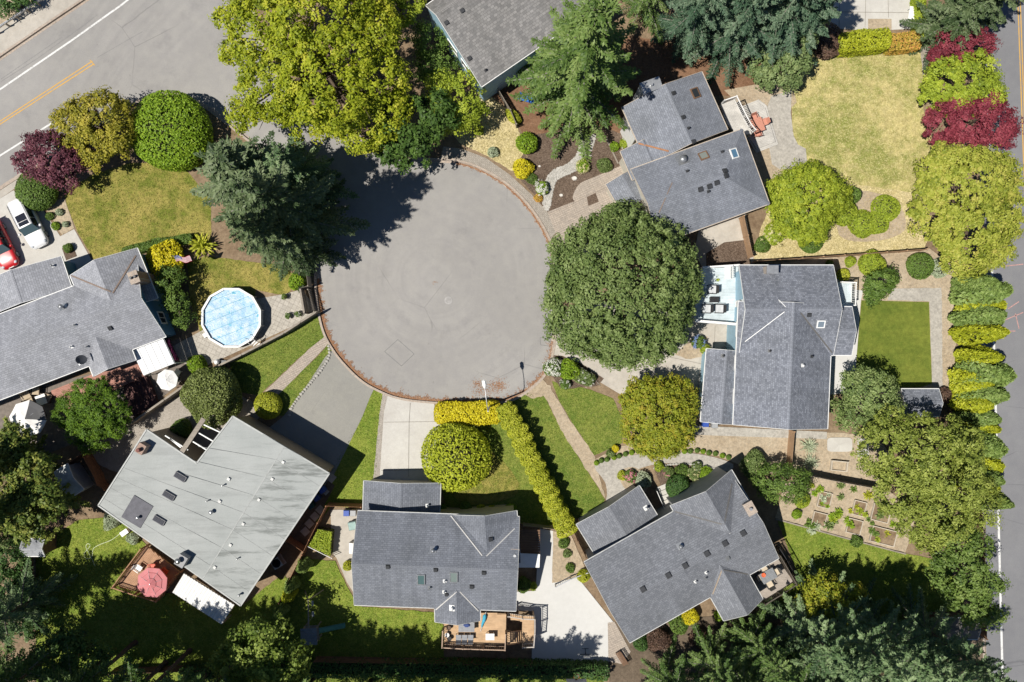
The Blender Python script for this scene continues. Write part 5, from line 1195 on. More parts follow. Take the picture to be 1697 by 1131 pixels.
for i, (px, py) in enumerate([(504, 938), (484, 970), (480, 985), (466, 1012)]):
    column('arborvitae', ['first', 'second', 'third', 'fourth'][i] + ' slim arborvitae from the trellis along the boundary fence', (px + 6, py - 8), 3.4, .62, L_THUJA if i != 2 else L_THUJAY, 'arborvitae along the boundary fence', i * 1.3, v=i % 2)
hedge('hedge', 'long dark hedge along the bottom edge', [(300, 1122), (520, 1112), (760, 1112), (1005, 1116)], 26, 1.8, L_DARK, leafL=.2, dens=.55)
conifer('conifer', 'tall bare-stemmed conifer shading the end of the court', (832, 1130), 18, 5.0, L_FIRG, 'high', .3)
conifer('conifer', 'tall bare-stemmed conifer below the cedar deck', (765, 1134), 19, 5.0, L_FIRG, 'high', 2.9)
broadleaf('tree', 'dark leafy shrubs under the conifers at the left edge', [(15, 925, 30, 2), (10, 975, 30, 2.2), (45, 990, 26, 1.8), (15, 1020, 32, 2.4), (60, 1030, 24, 1.8)], 3.5, L_DARK, leafL=.22, clump=.45)
broadleaf('tree', 'dark undergrowth between the firs at the bottom edge', [(1330, 1100, 30, 2), (1370, 1110, 30, 2), (1290, 1115, 28, 1.8), (1250, 1110, 24, 1.6), (1420, 1110, 28, 2)], 3, L_DARK, leafL=.22, clump=.45)
# --- lower middle front garden
hedge('hedge', 'short bright yellow hedge along the turning circle', [(728, 686), (822, 684)], 39, 1.5, L_GOLD, leafL=.2, dens=1.2)
hedge('hedge', 'long lumpy green-gold hedge running from the yellow hedge to the house', [(836, 678), (862, 725), (892, 785), (920, 840), (940, 882)], 33, 2.3, L_GOLDG, leafL=.17, dens=1.2, lump=.35, lump_len=.95)
shrub('shrub', 'big round feathery yellow-green tree in the middle front lawn', 755, 758, 58, 4.0, leafmat('leaf_feather', [(.22, .27, .018), (.40, .45, .03), (.58, .60, .06)], .25), leafL=.34, dens=1.2, rough=.07, jit=.6, wide=(.3, .45))
for i, (px, py, r, mt) in enumerate([(772, 842, 10, L_MID), (797, 845, 8.5, L_GOLDG), (816, 846, 8.5, L_GOLDG), (845, 848, 13, L_BRIGHT), (732, 843, 8, L_MID)]):
    shrub('shrub', ['clipped dark green ball at the front step of the lower middle house', 'left of two yellow clipped balls under the front windows', 'right of two yellow clipped balls under the front windows', 'large green ball at the right end of the front window bed', 'small dark ball beside the garage roof'][i], px, py, r, 1.0, mt, leafL=.1, rough=.05)
# --- big round maple and neighbours of the east driveway
broadleaf('tree', 'huge round dense grey-green maple beside the turning circle', [(1028, 470, 112, 6.4), (985, 440, 78, 5.8), (1080, 440, 76, 5.8), (975, 510, 76, 5.6), (1065, 520, 80, 5.6), (1030, 385, 50, 5), (1120, 480, 44, 5), (1030, 560, 52, 4.6)], 10, L_MAPLE, leafL=.26, clump=.5, per=46, dens=1.25, trunk=.36, flat=.72, amp=.09)
broadleaf('tree', 'round green tree turning orange in front of the east garage', [(1090, 680, 52, 3.6), (1070, 665, 40, 3.2), (1115, 665, 40, 3.2), (1068, 705, 40, 3), (1112, 710, 40, 3), (1090, 725, 38, 2.8)], 5.2, L_ORANGE, leafL=.2, clump=.36, per=42, dens=1.15, flat=.75, amp=.08)
shrub('shrub', 'white hydrangea bush at the corner of the east driveway', 917, 610, 15, 1.4, L_MID, flowers=(F_WHITE, 55, .2), leafL=.15)
shrub('shrub', 'green shrub in the middle of the driveway corner bed', 943, 612, 18, 1.6, L_BRIGHT, leafL=.17, jit=.8)
shrub('shrub', 'white-dotted spreading shrub at the right end of the corner bed', 968, 625, 20, 1.3, L_MAPLE, ry=13, rot=-.5, flowers=(F_WHITE, 36, .13), leafL=.14)
shrub('shrub', 'small white-flowered shrub below the hydrangea', 937, 637, 9, .9, L_MID, flowers=(F_WHITE, 16, .12), leafL=.12)
shrub('shrub', 'blue hydrangea beside the east garage entrance', 1158, 567, 11, 1.1, L_MID, flowers=(F_BLUE, 22, .2), leafL=.14)
shrub('shrub', 'pale green leafy shrub at the garage corner below the blue hydrangea', 1168, 578, 8, 1.0, L_LIME, leafL=.15)
shrub('shrub', 'lime climber at the edge of the pale blue deck', 1186, 462, 9, 2.6, L_LIME, leafL=.16, jit=.8)
# --- north-east front garden
conifer('fir_tree', 'large green fir with sweeping boughs above the bark garden', (948, 168), 21, 7.6, leafmat('needle_bright', [(.035, .075, .012), (.09, .15, .03), (.19, .26, .075)], .12), 'big', .9, dens=2.4, sag=.5, spray=.26, tw=.2)
conifer('fir_tree', 'blue-green fir right of the large fir at the top edge', (1128, 62), 19, 4.6, L_BLUE, 'bigb', 2.5, 'firs behind the hip-roofed house', dens=1.8, sag=.45)
conifer('fir_tree', 'blue-green fir above the back steps of the hip-roofed house', (1195, 78), 19, 4.8, L_BLUE, 'bigb', 4.4, 'firs behind the hip-roofed house')
conifer('fir_tree', 'blue-green fir at the corner of the dry lawn', (1256, 72), 18, 4.6, L_BLUE, 'bigb', .4, 'firs behind the hip-roofed house')
conifer('fir_tree', 'fir shading the neighbour patio at the top edge', (1292, 84), 15, 3.8, L_BLUE, 'bigb', 5.4, 'firs behind the hip-roofed house')
conifer('fir_tree', 'dark fir at the top edge between the large fir and the blue-green firs', (1060, 20), 17, 4.0, L_FIRG, 'k3', 1.0)
broadleaf('tree', 'pale green broadleaf beside the firs and the neighbour patio', [(1345, 25, 26, 6), (1330, 60, 26, 5), (1320, 100, 24, 4), (1290, 125, 24, 3), (1310, 130, 20, 2.4), (1265, 120, 22, 2.6)], 8, leafmat('leaf_sage', [(0.087, 0.138, 0.043), (0.174, 0.239, 0.087), (0.290, 0.348, 0.145)], .2), leafL=.24, clump=.5)
shrub('shrub', 'round bright green shrub beside the bark bed at left', 874, 237, 17, 1.5, L_BRIGHT, leafL=.17, jit=.7)
shrub('shrub', 'round golden-yellow shrub beside the sidewalk', 867, 279, 16, 1.3, L_GOLD, leafL=.17, jit=.7)
shrub('shrub', 'white hydrangea at the foot of the dry creek bed', 898, 312, 11, 1.0, L_BRIGHT, flowers=(F_WHITE, 40, .17), leafL=.13)
shrub('shrub', 'cream-yellow shrub between creek bed and brick path', 966, 276, 11, 1.0, L_BRIGHT, flowers=(F_CREAM, 45, .15), leafL=.12)
shrub('shrub', 'grey-green round shrub above the brick path', 1001, 274, 12, 1.0, L_SILVER if False else L_MAPLE, leafL=.12, jit=.9)
shrub('shrub', 'white-green shrub beside the porch wall', 1034, 238, 8, .8, L_LIME, leafL=.12, flowers=(F_WHITE, 8, .12))
shrub('shrub', 'small green shrub by the timber edging of the porch', 1018, 243, 8, .6, L_BRIGHT, leafL=.11, jit=.8)
shrub('shrub', 'low green shrub between sidewalk and golden shrub', 880, 295, 8, .5, L_MID, leafL=.1, ry=13, rot=.8, jit=.8)
shrub('shrub', 'small amber shrub below the white hydrangea', 892, 328, 7, .5, L_ORNG2, leafL=.1, jit=.8)
shrub('shrub', 'silvery lavender shrub on the dry verge by the sidewalk', 817, 252, 9, .7, L_SILVER, leafL=.11, jit=1.0)
shrub('shrub', 'small lime shrub at the edge of the dry verge', 793, 216, 8, .7, L_LIME, leafL=.12)
shrub('shrub', 'yellow-green shrub along the timber fence below the blue house', 851, 193, 9, 1.0, L_GOLDG, leafL=.14, ry=16, rot=.7)
# --- north-east back garden
broadleaf('tree', 'round light green tree left of the island bed on the dry lawn', [(1335, 330, 55, 3.8), (1310, 325, 40, 3.2), (1372, 325, 36, 3.2), (1340, 365, 40, 2.8), (1310, 360, 30, 2.6), (1345, 300, 30, 3)], 5.4, leafmat('leaf_lightgreen', [(.14, .20, .016), (.28, .345, .028), (.43, .475, .05)], .25), leafL=.2, clump=.38, dens=1.25, amp=.1)
for i, (px, py, r, h, nm) in enumerate([(1398, 352, 22, 2.0, 'light green shrub right of the round light green tree'), (1430, 372, 22, 1.4, 'light green shrub at the lower left of the island bed'), (1470, 345, 22, 1.4, 'round light green shrub at the upper right of the island bed'), (1455, 370, 20, 1.2, 'light green shrub at the lower right of the island bed'), (1412, 325, 14, 2.4, 'dark green slender shrub behind the round light green tree')]):
    shrub('shrub', nm, px, py, r, h, L_LIME if i < 4 else L_MID, leafL=.17, rough=.16, jit=.7)
shrub('shrub', 'dense dark round shrub below the round light green tree', 1344, 399, 21, 1.4, L_MID, leafL=.12, rough=.05)
shrub('shrub', 'cream-flowered shrub at the fence below the hip-roofed house', 1283, 388, 18, 1.5, L_LIME, leafL=.16, flowers=(F_CREAM, 40, .16))
shrub('shrub', 'small dense green shrub at the corner of the board fence', 1264, 406, 13, 1.0, L_MID, leafL=.13)
broadleaf('tree', 'big spreading olive-green tree beside the east road', [(1600, 310, 70, 6), (1570, 290, 48, 5.4), (1640, 300, 52, 5.6), (1560, 350, 48, 5), (1610, 370, 62, 5.6), (1655, 360, 42, 5.2), (1600, 415, 44, 5), (1645, 410, 34, 4.8)], 8.5, L_OLIVE, leafL=.24, clump=.42, per=42, dens=1.05, flat=.7, amp=.12)
broadleaf('tree', 'upper dark red maple beside the east road', [(1590, 78, 34, 3.6), (1560, 95, 20, 3), (1620, 75, 24, 3.6)], 5, L_RED, leafL=.2, clump=.4, ts=.25)
broadleaf('tree', 'lower dark red maple beside the east road', [(1565, 205, 34, 3.8), (1610, 205, 36, 4.2), (1655, 205, 32, 4), (1590, 175, 22, 4), (1640, 180, 24, 4.2), (1670, 220, 22, 3.8)], 6, L_RED, leafL=.2, clump=.4, ts=.25, flat=.6)
broadleaf('tree', 'lime green tree between the two red maples', [(1570, 135, 36, 3.8), (1610, 130, 40, 4.2), (1640, 155, 28, 3.8), (1550, 160, 24, 3), (1590, 165, 30, 3.4)], 5.5, L_LIME, leafL=.23, clump=.45)
conifer('conifer', 'grey-blue conifer at the top right corner beside the road', (1545, 60), 11, 4.2, L_SPRUCE, 'k1', 1.0)
conifer('conifer', 'grey-blue conifer at the top edge beside the road', (1590, 30), 12, 4.0, L_SPRUCE, 'k2', 2.0)
hedge('hedge', 'sloping bright green arborvitae hedge at the top of the dry lawn', [(1400, 68), (1470, 62)], 36, 2.2, L_THUJAY, leafL=.18)
hedge('hedge', 'amber-leaved hedge right of the bright green hedge at the lawn top', [(1478, 70), (1520, 66)], 30, 1.7, leafmat('leaf_photinia', [(0.275, 0.275, 0.029), (0.464, 0.319, 0.058), (0.609, 0.290, 0.087)], .2), leafL=.19)
shrub('shrub', 'dark purple-brown shrub in the fir shadow at the lawn top', 1372, 68, 27, 1.8, leafmat('leaf_smoke', [(0.072, 0.043, 0.032), (0.131, 0.080, 0.058), (0.203, 0.131, 0.087)], .2), leafL=.17)
hedge('hedge', 'narrow lime hedge beside the neighbour patio', [(1524, -40), (1530, 60)], 18, 1.5, L_LIME, leafL=.17)
# --- east side yard
shrub('shrub', 'round dark green shrub on the bare ground near the east road', 1527, 440, 22, 1.5, L_MID, leafL=.15, rough=.07)
shrub('shrub', 'grey sprawling shrub right of the round dark green shrub', 1556, 445, 16, 1.0, L_SILVER, leafL=.13, jit=.9)
shrub('shrub', 'light green shrub above the artificial lawn', 1446, 438, 22, 1.6, L_LIME, leafL=.17, rough=.16)
broadleaf('tree', 'small green tree leaning over the artificial lawn corner', [(1458, 470, 24, 2.6), (1448, 490, 16, 2.2), (1475, 460, 14, 2.2)], 3.6, L_MID, leafL=.2, clump=.4)
shrub('shrub', 'small shrub left of the light green shrub by the slate roof', 1410, 434, 9, .9, L_LIME, leafL=.13)
shrub('shrub', 'tiny clump of green beside the board fence', 1375, 437, 6, .5, L_MID, leafL=.1)
shrub('shrub', 'low yellow-green shrub at the balcony corner', 1398, 455, 11, .8, L_GOLDG, leafL=.12)
ords = ['first', 'second', 'third', 'fourth', 'fifth', 'sixth', 'seventh', 'eighth', 'ninth', 'tenth', 'eleventh', 'twelfth', 'thirteenth', 'fourteenth', 'fifteenth', 'sixteenth', 'seventeenth', 'eighteenth']
for i, (y, g, hh) in enumerate([(474, 0, 7.2), (488, 0, 7.2), (508, 1, 6.2), (524, 0, 7.6), (538, 0, 7), (553, 1, 7.4), (591, 1, 6.6), (618, 0, 8), (636, 1, 6), (652, 0, 6.6), (668, 1, 5.6), (688, 0, 6.6), (708, 1, 6.4), (735, 0, 6.8), (764, 1, 6.2), (782, 0, 7.6), (800, 1, 6.8), (820, 0, 7)]):
    column('arborvitae', ords[i] + ' arborvitae from the top of the road hedge, ' + ('yellow-green' if g else 'deep green'), (1584 + (i * 7 % 5) * 3, 565.5 + (y - 565.5) * .97 + (i * 5 % 4) - 2), hh * (.9 + .06 * (i * 3 % 4)), 1.0 + .11 * (i * 5 % 6), L_THUJAY if g else L_THUJA, 'arborvitae row along the east road', i * 1.1, v=i % 3)
broadleaf('tree', 'light green tree over the corner of the slate-blend house', [(1440, 655, 40, 4.5), (1420, 680, 34, 4), (1460, 685, 36, 4.2), (1425, 640, 26, 4.2), (1465, 650, 24, 4)], 6.5, leafmat('leaf_ash', [(.09, .14, .038), (.19, .26, .08), (.32, .385, .15)], .25), leafL=.22, clump=.5)
broadleaf('tree', 'very large feathery green tree below the garden shed', [(1540, 750, 60, 7.5), (1480, 750, 54, 7), (1560, 780, 66, 8), (1500, 810, 56, 7), (1585, 738, 40, 7), (1560, 845, 54, 6.5), (1600, 820, 48, 7), (1500, 735, 38, 6.5), (1530, 870, 40, 5)], 12, leafmat('leaf_birch', [(.11, .15, .022), (.24, .29, .05), (.40, .44, .105)], .25), leafL=.21, clump=.42, per=36, dens=1.1, amp=.3)
shrub('shrub', 'brown-leaved shrub at the right end of the garden shed', 1566, 655, 12, 1.4, MATS['leaf_smoke'], leafL=.14, jit=.9)
rosette('yucca', 'upper of two spiky pale yuccas by the brown fence', 1341, 740, 17, .9, L_SILVER, 110, group='yuccas by the brown fence')
rosette('yucca', 'lower of two spiky pale yuccas by the brown fence', 1344, 768, 17, .9, L_SILVER, 110, group='yuccas by the brown fence')
broadleaf('tree', 'dark green bushy tree at the corner of the vegetable garden', [(1298, 805, 32, 2.8), (1320, 798, 24, 2.4), (1278, 800, 26, 2.6)], 4, L_MID, leafL=.18, clump=.45)
shrub('shrub', 'silvery green shrub at the right end of the curved path', 1252, 770, 22, 1.8, L_MAPLE, leafL=.15, flowers=(F_CREAM, 14, .14), jit=.8)
shrub('shrub', 'green shrub in the vegetable garden corner', 1330, 830, 13, 1.0, L_LIME, leafL=.15, jit=.9)
shrub('shrub', 'round green shrub at the lower left of the vegetable garden', 1321, 853, 8, .8, L_BRIGHT, leafL=.12)
shrub('shrub', 'small dark shrub on the lawn edge below the raised beds', 1420, 898, 10, .9, L_MID, leafL=.14, jit=.9)
# --- front bed of the lower right house
for i, (x, y) in enumerate([(105, 213), (150, 190), (205, 180), (268, 162), (318, 147), (378, 130), (435, 115), (497, 103), (860, 105), (930, 105), (985, 103), (1050, 97), (1105, 105), (1160, 118), (1222, 125), (1287, 145), (1345, 160)]):
    shrub('boxwood_ball', ords[i] + ' small clipped boxwood ball from the left along the curved path', 970 + x / 5.657, 730 + y / 5.657, 4.3, .5, L_MID if i % 3 else L_BRIGHT, 'shrub', leafL=.07, group='boxwood balls along the curved path', rough=.05, stems=False)
shrub('rose_bush', 'pink rose bush in the island bed by the front path', 1045, 790, 11, .9, L_MID, leafL=.13, flowers=(F_PINK, 34, .15))
shrub('shrub', 'yellow-green shrub at the left of the island bed by the front path', 1031, 788, 8, .6, L_GOLDG, leafL=.1)
shrub('shrub', 'silvery white shrub right of the pink roses', 1066, 797, 14, 1.0, L_SILVER, leafL=.13, jit=1.0)
shrub('shrub', 'dark green round shrub above the entry steps of the lower right house', 1125, 810, 21, 1.7, L_DARK, leafL=.15, rough=.1)
for i, (px, py, r, mt, fl, nm) in enumerate([(1092, 774, 8, L_LIME, None, 'small lime shrub at the left of the front flower bed'), (1108, 783, 9, L_MAPLE, (F_PINK, 10, .1), 'pinkish flowering shrub in the front flower bed'), (1130, 780, 11, L_MID, None, 'mid green shrub in the middle of the front flower bed'), (1150, 785, 11, L_MAPLE, (F_CREAM, 18, .12), 'cream-flowered shrub in the front flower bed'), (1170, 786, 12, L_BRIGHT, None, 'bright green shrub at the right of the front flower bed'), (1155, 773, 8, L_MAPLE, (F_WHITE, 12, .1), 'white-dotted shrub along the curved path edge'), (1012, 752, 7, L_MAPLE, None, 'grey-green shrub at the left end of the boxwood row'), (1020, 744, 6, L_GOLD, None, 'bright yellow small shrub above the boxwood row')]):
    shrub('shrub', nm, px, py, r, .8, mt, leafL=.12, flowers=fl, jit=.8)
# --- vegetable plot plants
rng = nrng(); veg = [(1338, 800, L_LIME, 6), (1360, 812, L_BRIGHT, 7), (1366, 828, L_SILVER, 7), (1362, 835, L_BRIGHT, 6), (1390, 850, L_BRIGHT, 9), (1382, 862, L_LIME, 8), (1352, 872, L_SILVER, 10), (1340, 868, L_MID, 8), (1374, 872, L_MAPLE, 10), (1420, 840, L_GOLDG, 7), (1426, 848, L_LIME, 7), (1412, 870, L_BRIGHT, 8), (1440, 862, L_MID, 5), (1446, 880, L_MID, 7), (1395, 806, L_MAPLE, 8), (1415, 812, L_MID, 7), (1440, 822, L_GOLDG, 9), (1460, 855, L_MAPLE, 8), (1470, 885, L_GOLDG, 8), (1455, 895, L_LIME, 6), (1395, 825, L_MAPLE, 6), (1480, 870, L_BRIGHT, 7)]
kinds = ['a low lime', 'a leafy bright green', 'a silvery', 'a bushy', 'a big-leaved bright green', 'a lime green', 'a wide silvery', 'a dark leafy']
veg += [(px + q, py + s, mt, r * .8) for (px, py, mt, r), q, s in zip(veg[:14], (9, -8, 7, 10, -9, 8, -6, 9, 8, -9, 10, -8, 7, 8), (6, 7, -8, 5, 8, -7, 8, 5, -6, 8, 6, -8, 7, 6))]
for i, (px, py, mt, r) in enumerate(veg):
    rosette('vegetable_plant', ords[i % 18] + (' leafy' if i < 18 else ' small leafy') + ' plant among the raised beds of the vegetable garden, counting along the rows', px, py, r * 1.15, .5 + .3 * (i % 3), mt, 46, 'plant', 'plants of the vegetable garden', .13 + .04 * (i % 3), .6)
# --- lower right wood and shaded borders
broadleaf('tree', 'yellow-orange leaved tree at the corner of the dining deck lawn', [(1362, 985, 30, 4), (1390, 1000, 28, 4.2), (1345, 1005, 28, 3.6), (1380, 1025, 30, 4), (1410, 985, 20, 3.6)], 6, L_ORANGE, leafL=.24, clump=.48)
broadleaf('tree', 'green broadleaf beside the east road below the arborvitae', [(1600, 900, 34, 6), (1590, 945, 40, 6), (1620, 965, 36, 6), (1605, 1000, 38, 5.5), (1580, 880, 26, 5.5), (1640, 1010, 26, 5)], 9, leafmat('leaf_alder', [(0.065, 0.116, 0.020), (0.138, 0.210, 0.043), (0.246, 0.326, 0.087)], .25), leafL=.26, clump=.55)
for i, (px, py, h, R, k, mt, nm) in enumerate([(1165, 1075, 15, 3.6, 'spiky', L_FIRG, 'green fir below the lower right house, leftmost of the bottom group'), (1228, 1035, 16, 3.4, 'spiky2', L_FIRG, 'slender green fir below the dining deck'), (1302, 1008, 17, 4.0, 'spiky', L_FIR, 'grey-green fir casting the left shadow spike on the lawn'), (1352, 1000, 18, 4.2, 'spiky', L_FIR, 'large grey-green fir in the middle of the bottom right group'), (1410, 1010, 18, 4.0, 'spiky', L_FIR, 'grey-green fir behind the shaded lawn'), (1455, 1035, 18, 4.2, 'spiky2', L_FIR, 'grey-green fir left of the dark shed roof'), (1500, 1020, 17, 3.8, 'spiky', L_FIR, 'grey-green fir shading the east road'), (1100, 1110, 15, 3.8, 'spiky2', L_FIRG, 'green fir at the bottom edge right of the court'), (1270, 1085, 18, 4.0, 'spiky', L_FIRG, 'green fir at the bottom edge below the slender fir'), (1520, 1075, 17, 4.0, 'spiky2', L_FIR, 'grey-green fir at the bottom right corner'), (1320, 1062, 17, 4.4, 'spiky', L_FIR, 'grey-green fir at the bottom edge right of the green fir'), (1385, 1068, 17, 4.4, 'spiky2', L_FIR, 'grey-green fir at the bottom edge below the large fir'), (1205, 1098, 15, 3.8, 'spiky', L_FIRG, 'green fir at the bottom edge below the skewed house')]):
    conifer('fir_tree', nm, (px, py), h, R, mt, k, i * 1.3, 'firs of the bottom right wood', dens=1.5, tw=.19, spray=.32, sag=.25)
for i, (px, py, r, h, mt, nm) in enumerate([(1144, 1022, 15, 1.6, L_GOLD, 'bright yellow shrub under the eave of the lower right house'), (1125, 1035, 16, 1.3, L_MID, 'dark green shrub left of the bright yellow shrub under the eave'), (1090, 1062, 20, 1.8, MATS['leaf_smoke'], 'brown-leaved shrub at the lower corner of the skewed roof'), (1160, 1060, 16, 1.4, MATS['leaf_smoke'], 'reddish brown shrub in shade below the yellow shrub'), (1192, 1022, 9, .9, L_BRIGHT, 'small green shrub at the foot of the rear gable'), (1062, 1065, 14, 1.4, L_DARK, 'dark shrub beside the brick bench pad'), (968, 955, 11, 1.2, L_GOLDG, 'round golden-green shrub at the court fence end'), (935, 900, 9, .7, L_MID, 'leafy green plant in the bed beside the court'), (940, 918, 7, .5, L_MAPLE, 'second small plant in the bed beside the court'), (945, 942, 8, .6, L_MID, 'third small plant in the bed beside the court'), (868, 970, 13, 1.1, L_MID, 'green shrub beside the white court path'), (883, 972, 7, .8, L_LIME, 'lime shrub beside the white court path'), (576, 938, 8, .9, L_GOLDG, 'potted yellow-green ball beside the lower middle house wall')]):
    shrub('shrub', nm, px, py, r, h, mt, leafL=.14, jit=.8, rough=.16)
broadleaf('tree', 'clump of dark green shrubs below the top left guard rail corner', [(20, 2, 14, 1.5), (5, 12, 12, 1.3), (40, -8, 14, 1.5)], 2.4, L_DARK, leafL=.2, clump=.4)

# --- grass blades on the lawns (countless)
GR = {'lawn_patchy': [(.12, .13, .02), (.2, .19, .04), (.33, .27, .09)], 'lawn_green': [(.075, .12, .015), (.125, .175, .025), (.21, .225, .06)], 'lawn_fresh': [(.09, .15, .015), (.16, .21, .03), (.25, .26, .06)], 'lawn_dry': [(.18, .18, .04), (.33, .28, .11), (.46, .38, .19)], 'lawn_bleached': [(.3, .25, .1), (.42, .35, .17), (.52, .44, .26)]}
for mn, cols in GR.items():
    rng = nrng(); C = []
    for (W, m_, z) in LAWNS:
        if m_ != mn: continue
        poly = np.array([(p.x, p.y) for p in W]); x0, y0 = np.maximum(poly.min(0), (-49, -33)); x1, y1 = np.minimum(poly.max(0), (49, 33)); n = int((x1 - x0) * (y1 - y0) * 70)
        if n <= 0: continue
        q = np.stack([rng.uniform(x0, x1, n), rng.uniform(y0, y1, n)], 1); ins = np.zeros(n, bool)
        for i in range(len(poly)):
            (ax, ay), (bx, by) = poly[i], poly[(i + 1) % len(poly)]
            if ay == by: continue
            ins ^= ((ay > q[:, 1]) != (by > q[:, 1])) & (q[:, 0] < (bx - ax) * (q[:, 1] - ay) / (by - ay) + ax)
        C.append(np.concatenate([q[ins], np.full((ins.sum(), 1), z + .03)], 1))
    c = np.concatenate(C); n = len(c); pat = .5 + .28 * np.sin(c[:, 0] * 1.1 + 2 * np.sin(c[:, 1] * .7)) * np.sin(c[:, 1] * 1.3 + 1.5 * np.sin(c[:, 0] * .9)); ax = rng.normal(size=(n, 3)) * .8 + np.array([0, 0, .5])
    tag(link('grass', leaf_mesh('grass', c, rng.normal(size=(n, 3)) + np.array([0, 0, .8]), rng.uniform(.07, .15, n), rng.uniform(.03, .06, n), rng.normal(0, .2, n) + pat, leafmat('blades_' + mn, cols, .2), ax, rng), None), 'short ' + mn[5:] + ' grass blades covering the ' + mn[5:] + ' lawns', 'grass', None, 'stuff')
# ================================================================ OBJECTS
UP = Vector((0, 0, 1))
def at(px, py, z=0.0): return P(px, py, z)
def head(a, b):
    """heading (radians) of the pixel direction a -> b"""
    return math.atan2(-(b[1] - a[1]), b[0] - a[0])
# ---- cars
def car(name, label, px, py, rot, L, W, Ht, body, sunroof=True, rails=True):
    p = at(px, py, .9); t = thing(name, label, 'car', (p.x, p.y, .03), None, rot)
    def loft(secs, nm, mat, n=20, ex=.42):
        m = MB(); V = []
        for (x, hw, z0, z1) in secs:
            zc, hz = (z0 + z1) / 2, (z1 - z0) / 2
            for k in range(n):
                a = 2 * math.pi * k / n; cs, sn = math.cos(a), math.sin(a)
                V.append((x, hw * math.copysign(abs(cs) ** ex, cs), zc + hz * math.copysign(abs(sn) ** ex, sn)))
        F = [(i * n + k, i * n + (k + 1) % n, (i + 1) * n + (k + 1) % n, (i + 1) * n + k) for i in range(len(secs) - 1) for k in range(n)]
        m.mesh(V, F, 0, True); m.mesh(V[:n], [tuple(range(n - 1, -1, -1))]); m.mesh(V[-n:], [tuple(range(n))]); return m.build(nm, mat, t)
    h = L / 2; w = W / 2; bz = Ht * .56
    loft([(-h, w * .8, .38, bz * .9), (-h + .12, w * .93, .28, bz), (-h + .5, w, .24, bz + .04), (-.3, w, .22, bz + .05), (h * .28, w, .22, bz + .02), (h * .62, w * .98, .24, bz - .03), (h - .28, w * .9, .26, bz - .13), (h - .06, w * .72, .32, bz - .26), (h, w * .55, .4, bz - .36)], 'body', body)
    loft([(-h + .18, w * .70, bz - .1, Ht * .90), (-h + .45, w * .76, bz - .1, Ht * .985), (-h * .3, w * .78, bz - .1, Ht), (h * .12, w * .76, bz - .1, Ht * .985), (h * .2, w * .74, bz - .1, Ht * .95)], 'cabin', body, ex=.35)
    g = MB()    # windscreen, rear and side glass: tilted panes standing proud of the cabin
    x0, x1 = h * .2, h * .42
    g.mesh([(x0 - .02, -w * .70, Ht * .965), (x0 - .02, w * .70, Ht * .965), (x1, w * .84, bz + .03), (x1, -w * .84, bz + .03), (x0 - .1, -w * .66, bz), (x0 - .1, w * .66, bz)], [(0, 3, 2, 1), (0, 4, 3), (1, 2, 5), (0, 1, 5, 4), (3, 4, 5, 2)])
    g.build('windscreen', glassmat('car_glass', (.07, .11, .125), .12), t)
    for s in (-1, 1):
        for (a, b) in ((-h + .3, -h * .42), (-h * .38, -h * .08), (-h * .04, h * .26)):
            g = MB(); yb, yt = s * (w * .93), s * w * .775
            g.mesh([(a, yb, bz + .05), (b, yb, bz + .05), (b - .03, yt, Ht * .93), (a + .03, yt, Ht * .93), (a, yb - s * .12, bz), (b, yb - s * .12, bz)], [(0, 1, 2, 3), (3, 2, 1, 0), (0, 4, 5, 1)]); g.build('side_window', M_GLASS, t)
        m = MB(); m.lathe([(.05, -.12), (.13, -.08), (.14, .04), (.06, .1)], (x1 - .28, s * (w + .13), bz + .15), 8); m.bar((x1 - .28, s * (w - .04), bz + .1), (x1 - .28, s * (w + .1), bz + .12), .05); m.build('mirror', body, t)
        m = MB(); m.lathe([(.02, 0), (.16, .02), (.17, .09), (.05, .12)], (h - .32, s * w * .66, bz - .24), 10); m.build('headlight', plain('lamp_clear', (.5, .52, .55), .15), t)
        m = MB(); m.box(-h + .0, -h + .09, s * w * .82 - .14, s * w * .82 + .1, bz - .28, bz - .02); m.build('tail_light', plain('lamp_red', (.3, .02, .02), .2), t)
        if rails:
            m = MB(); m.tube([(-h + .5, s * w * .70, Ht + .0), (-h + .6, s * w * .70, Ht + .05), (h * .05, s * w * .70, Ht + .05), (h * .12, s * w * .70, Ht - .01)], .022, 6); m.build('roof_rail', M_DKMETAL, t)
        for x in (-h * .6, h * .6):
            m = MB(); y = s * (w - .12); prof = []
            V = [(x + .34 * r * math.cos(a * .3927), y + s * yo, .31 + .34 * r * math.sin(a * .3927)) for (r, yo) in ((.6, -.11), (1, -.1), (1, .1), (.72, .12)) for a in range(16)]
            m.mesh(V, [(i * 16 + k, i * 16 + (k + 1) % 16, i * 16 + 16 + (k + 1) % 16, i * 16 + 16 + k) for i in range(3) for k in range(16)], 0, True); wh = m.build('wheel', M_BLACK, t)
            m = MB(); V = [(x + .25 * r * math.cos(a * .3927), y + s * yo, .31 + .25 * r * math.sin(a * .3927)) for (r, yo) in ((1, .11), (.3, .09)) for a in range(16)]; m.mesh(V, [(k, (k + 1) % 16, 16 + (k + 1) % 16, 16 + k) for k in range(16)] + [tuple(range(16, 32))]); m.build('rim', M_METAL, wh)
    if sunroof:
        m = MB(); m.box(-.72, -.08, -w * .5, w * .5, Ht - .01, Ht + .018); m.box(-.04, .34, -w * .5, w * .5, Ht - .02, Ht + .012); m.build('sunroof', glassmat('sunroof_glass', (.02, .022, .03)), t)
    m = MB(); m.box(h - .07, h + .015, -.26, .26, .48, .6); m.build('number_plate', M_WHITE, t)
    return t
rc = head((22, 334), (60, 412))
car('parked_car', 'white estate car with dark sunroof parked on the pale driveway', 46, 370, rc, 4.85, 1.88, 1.66, paint('car_white', (.74, .74, .74)))
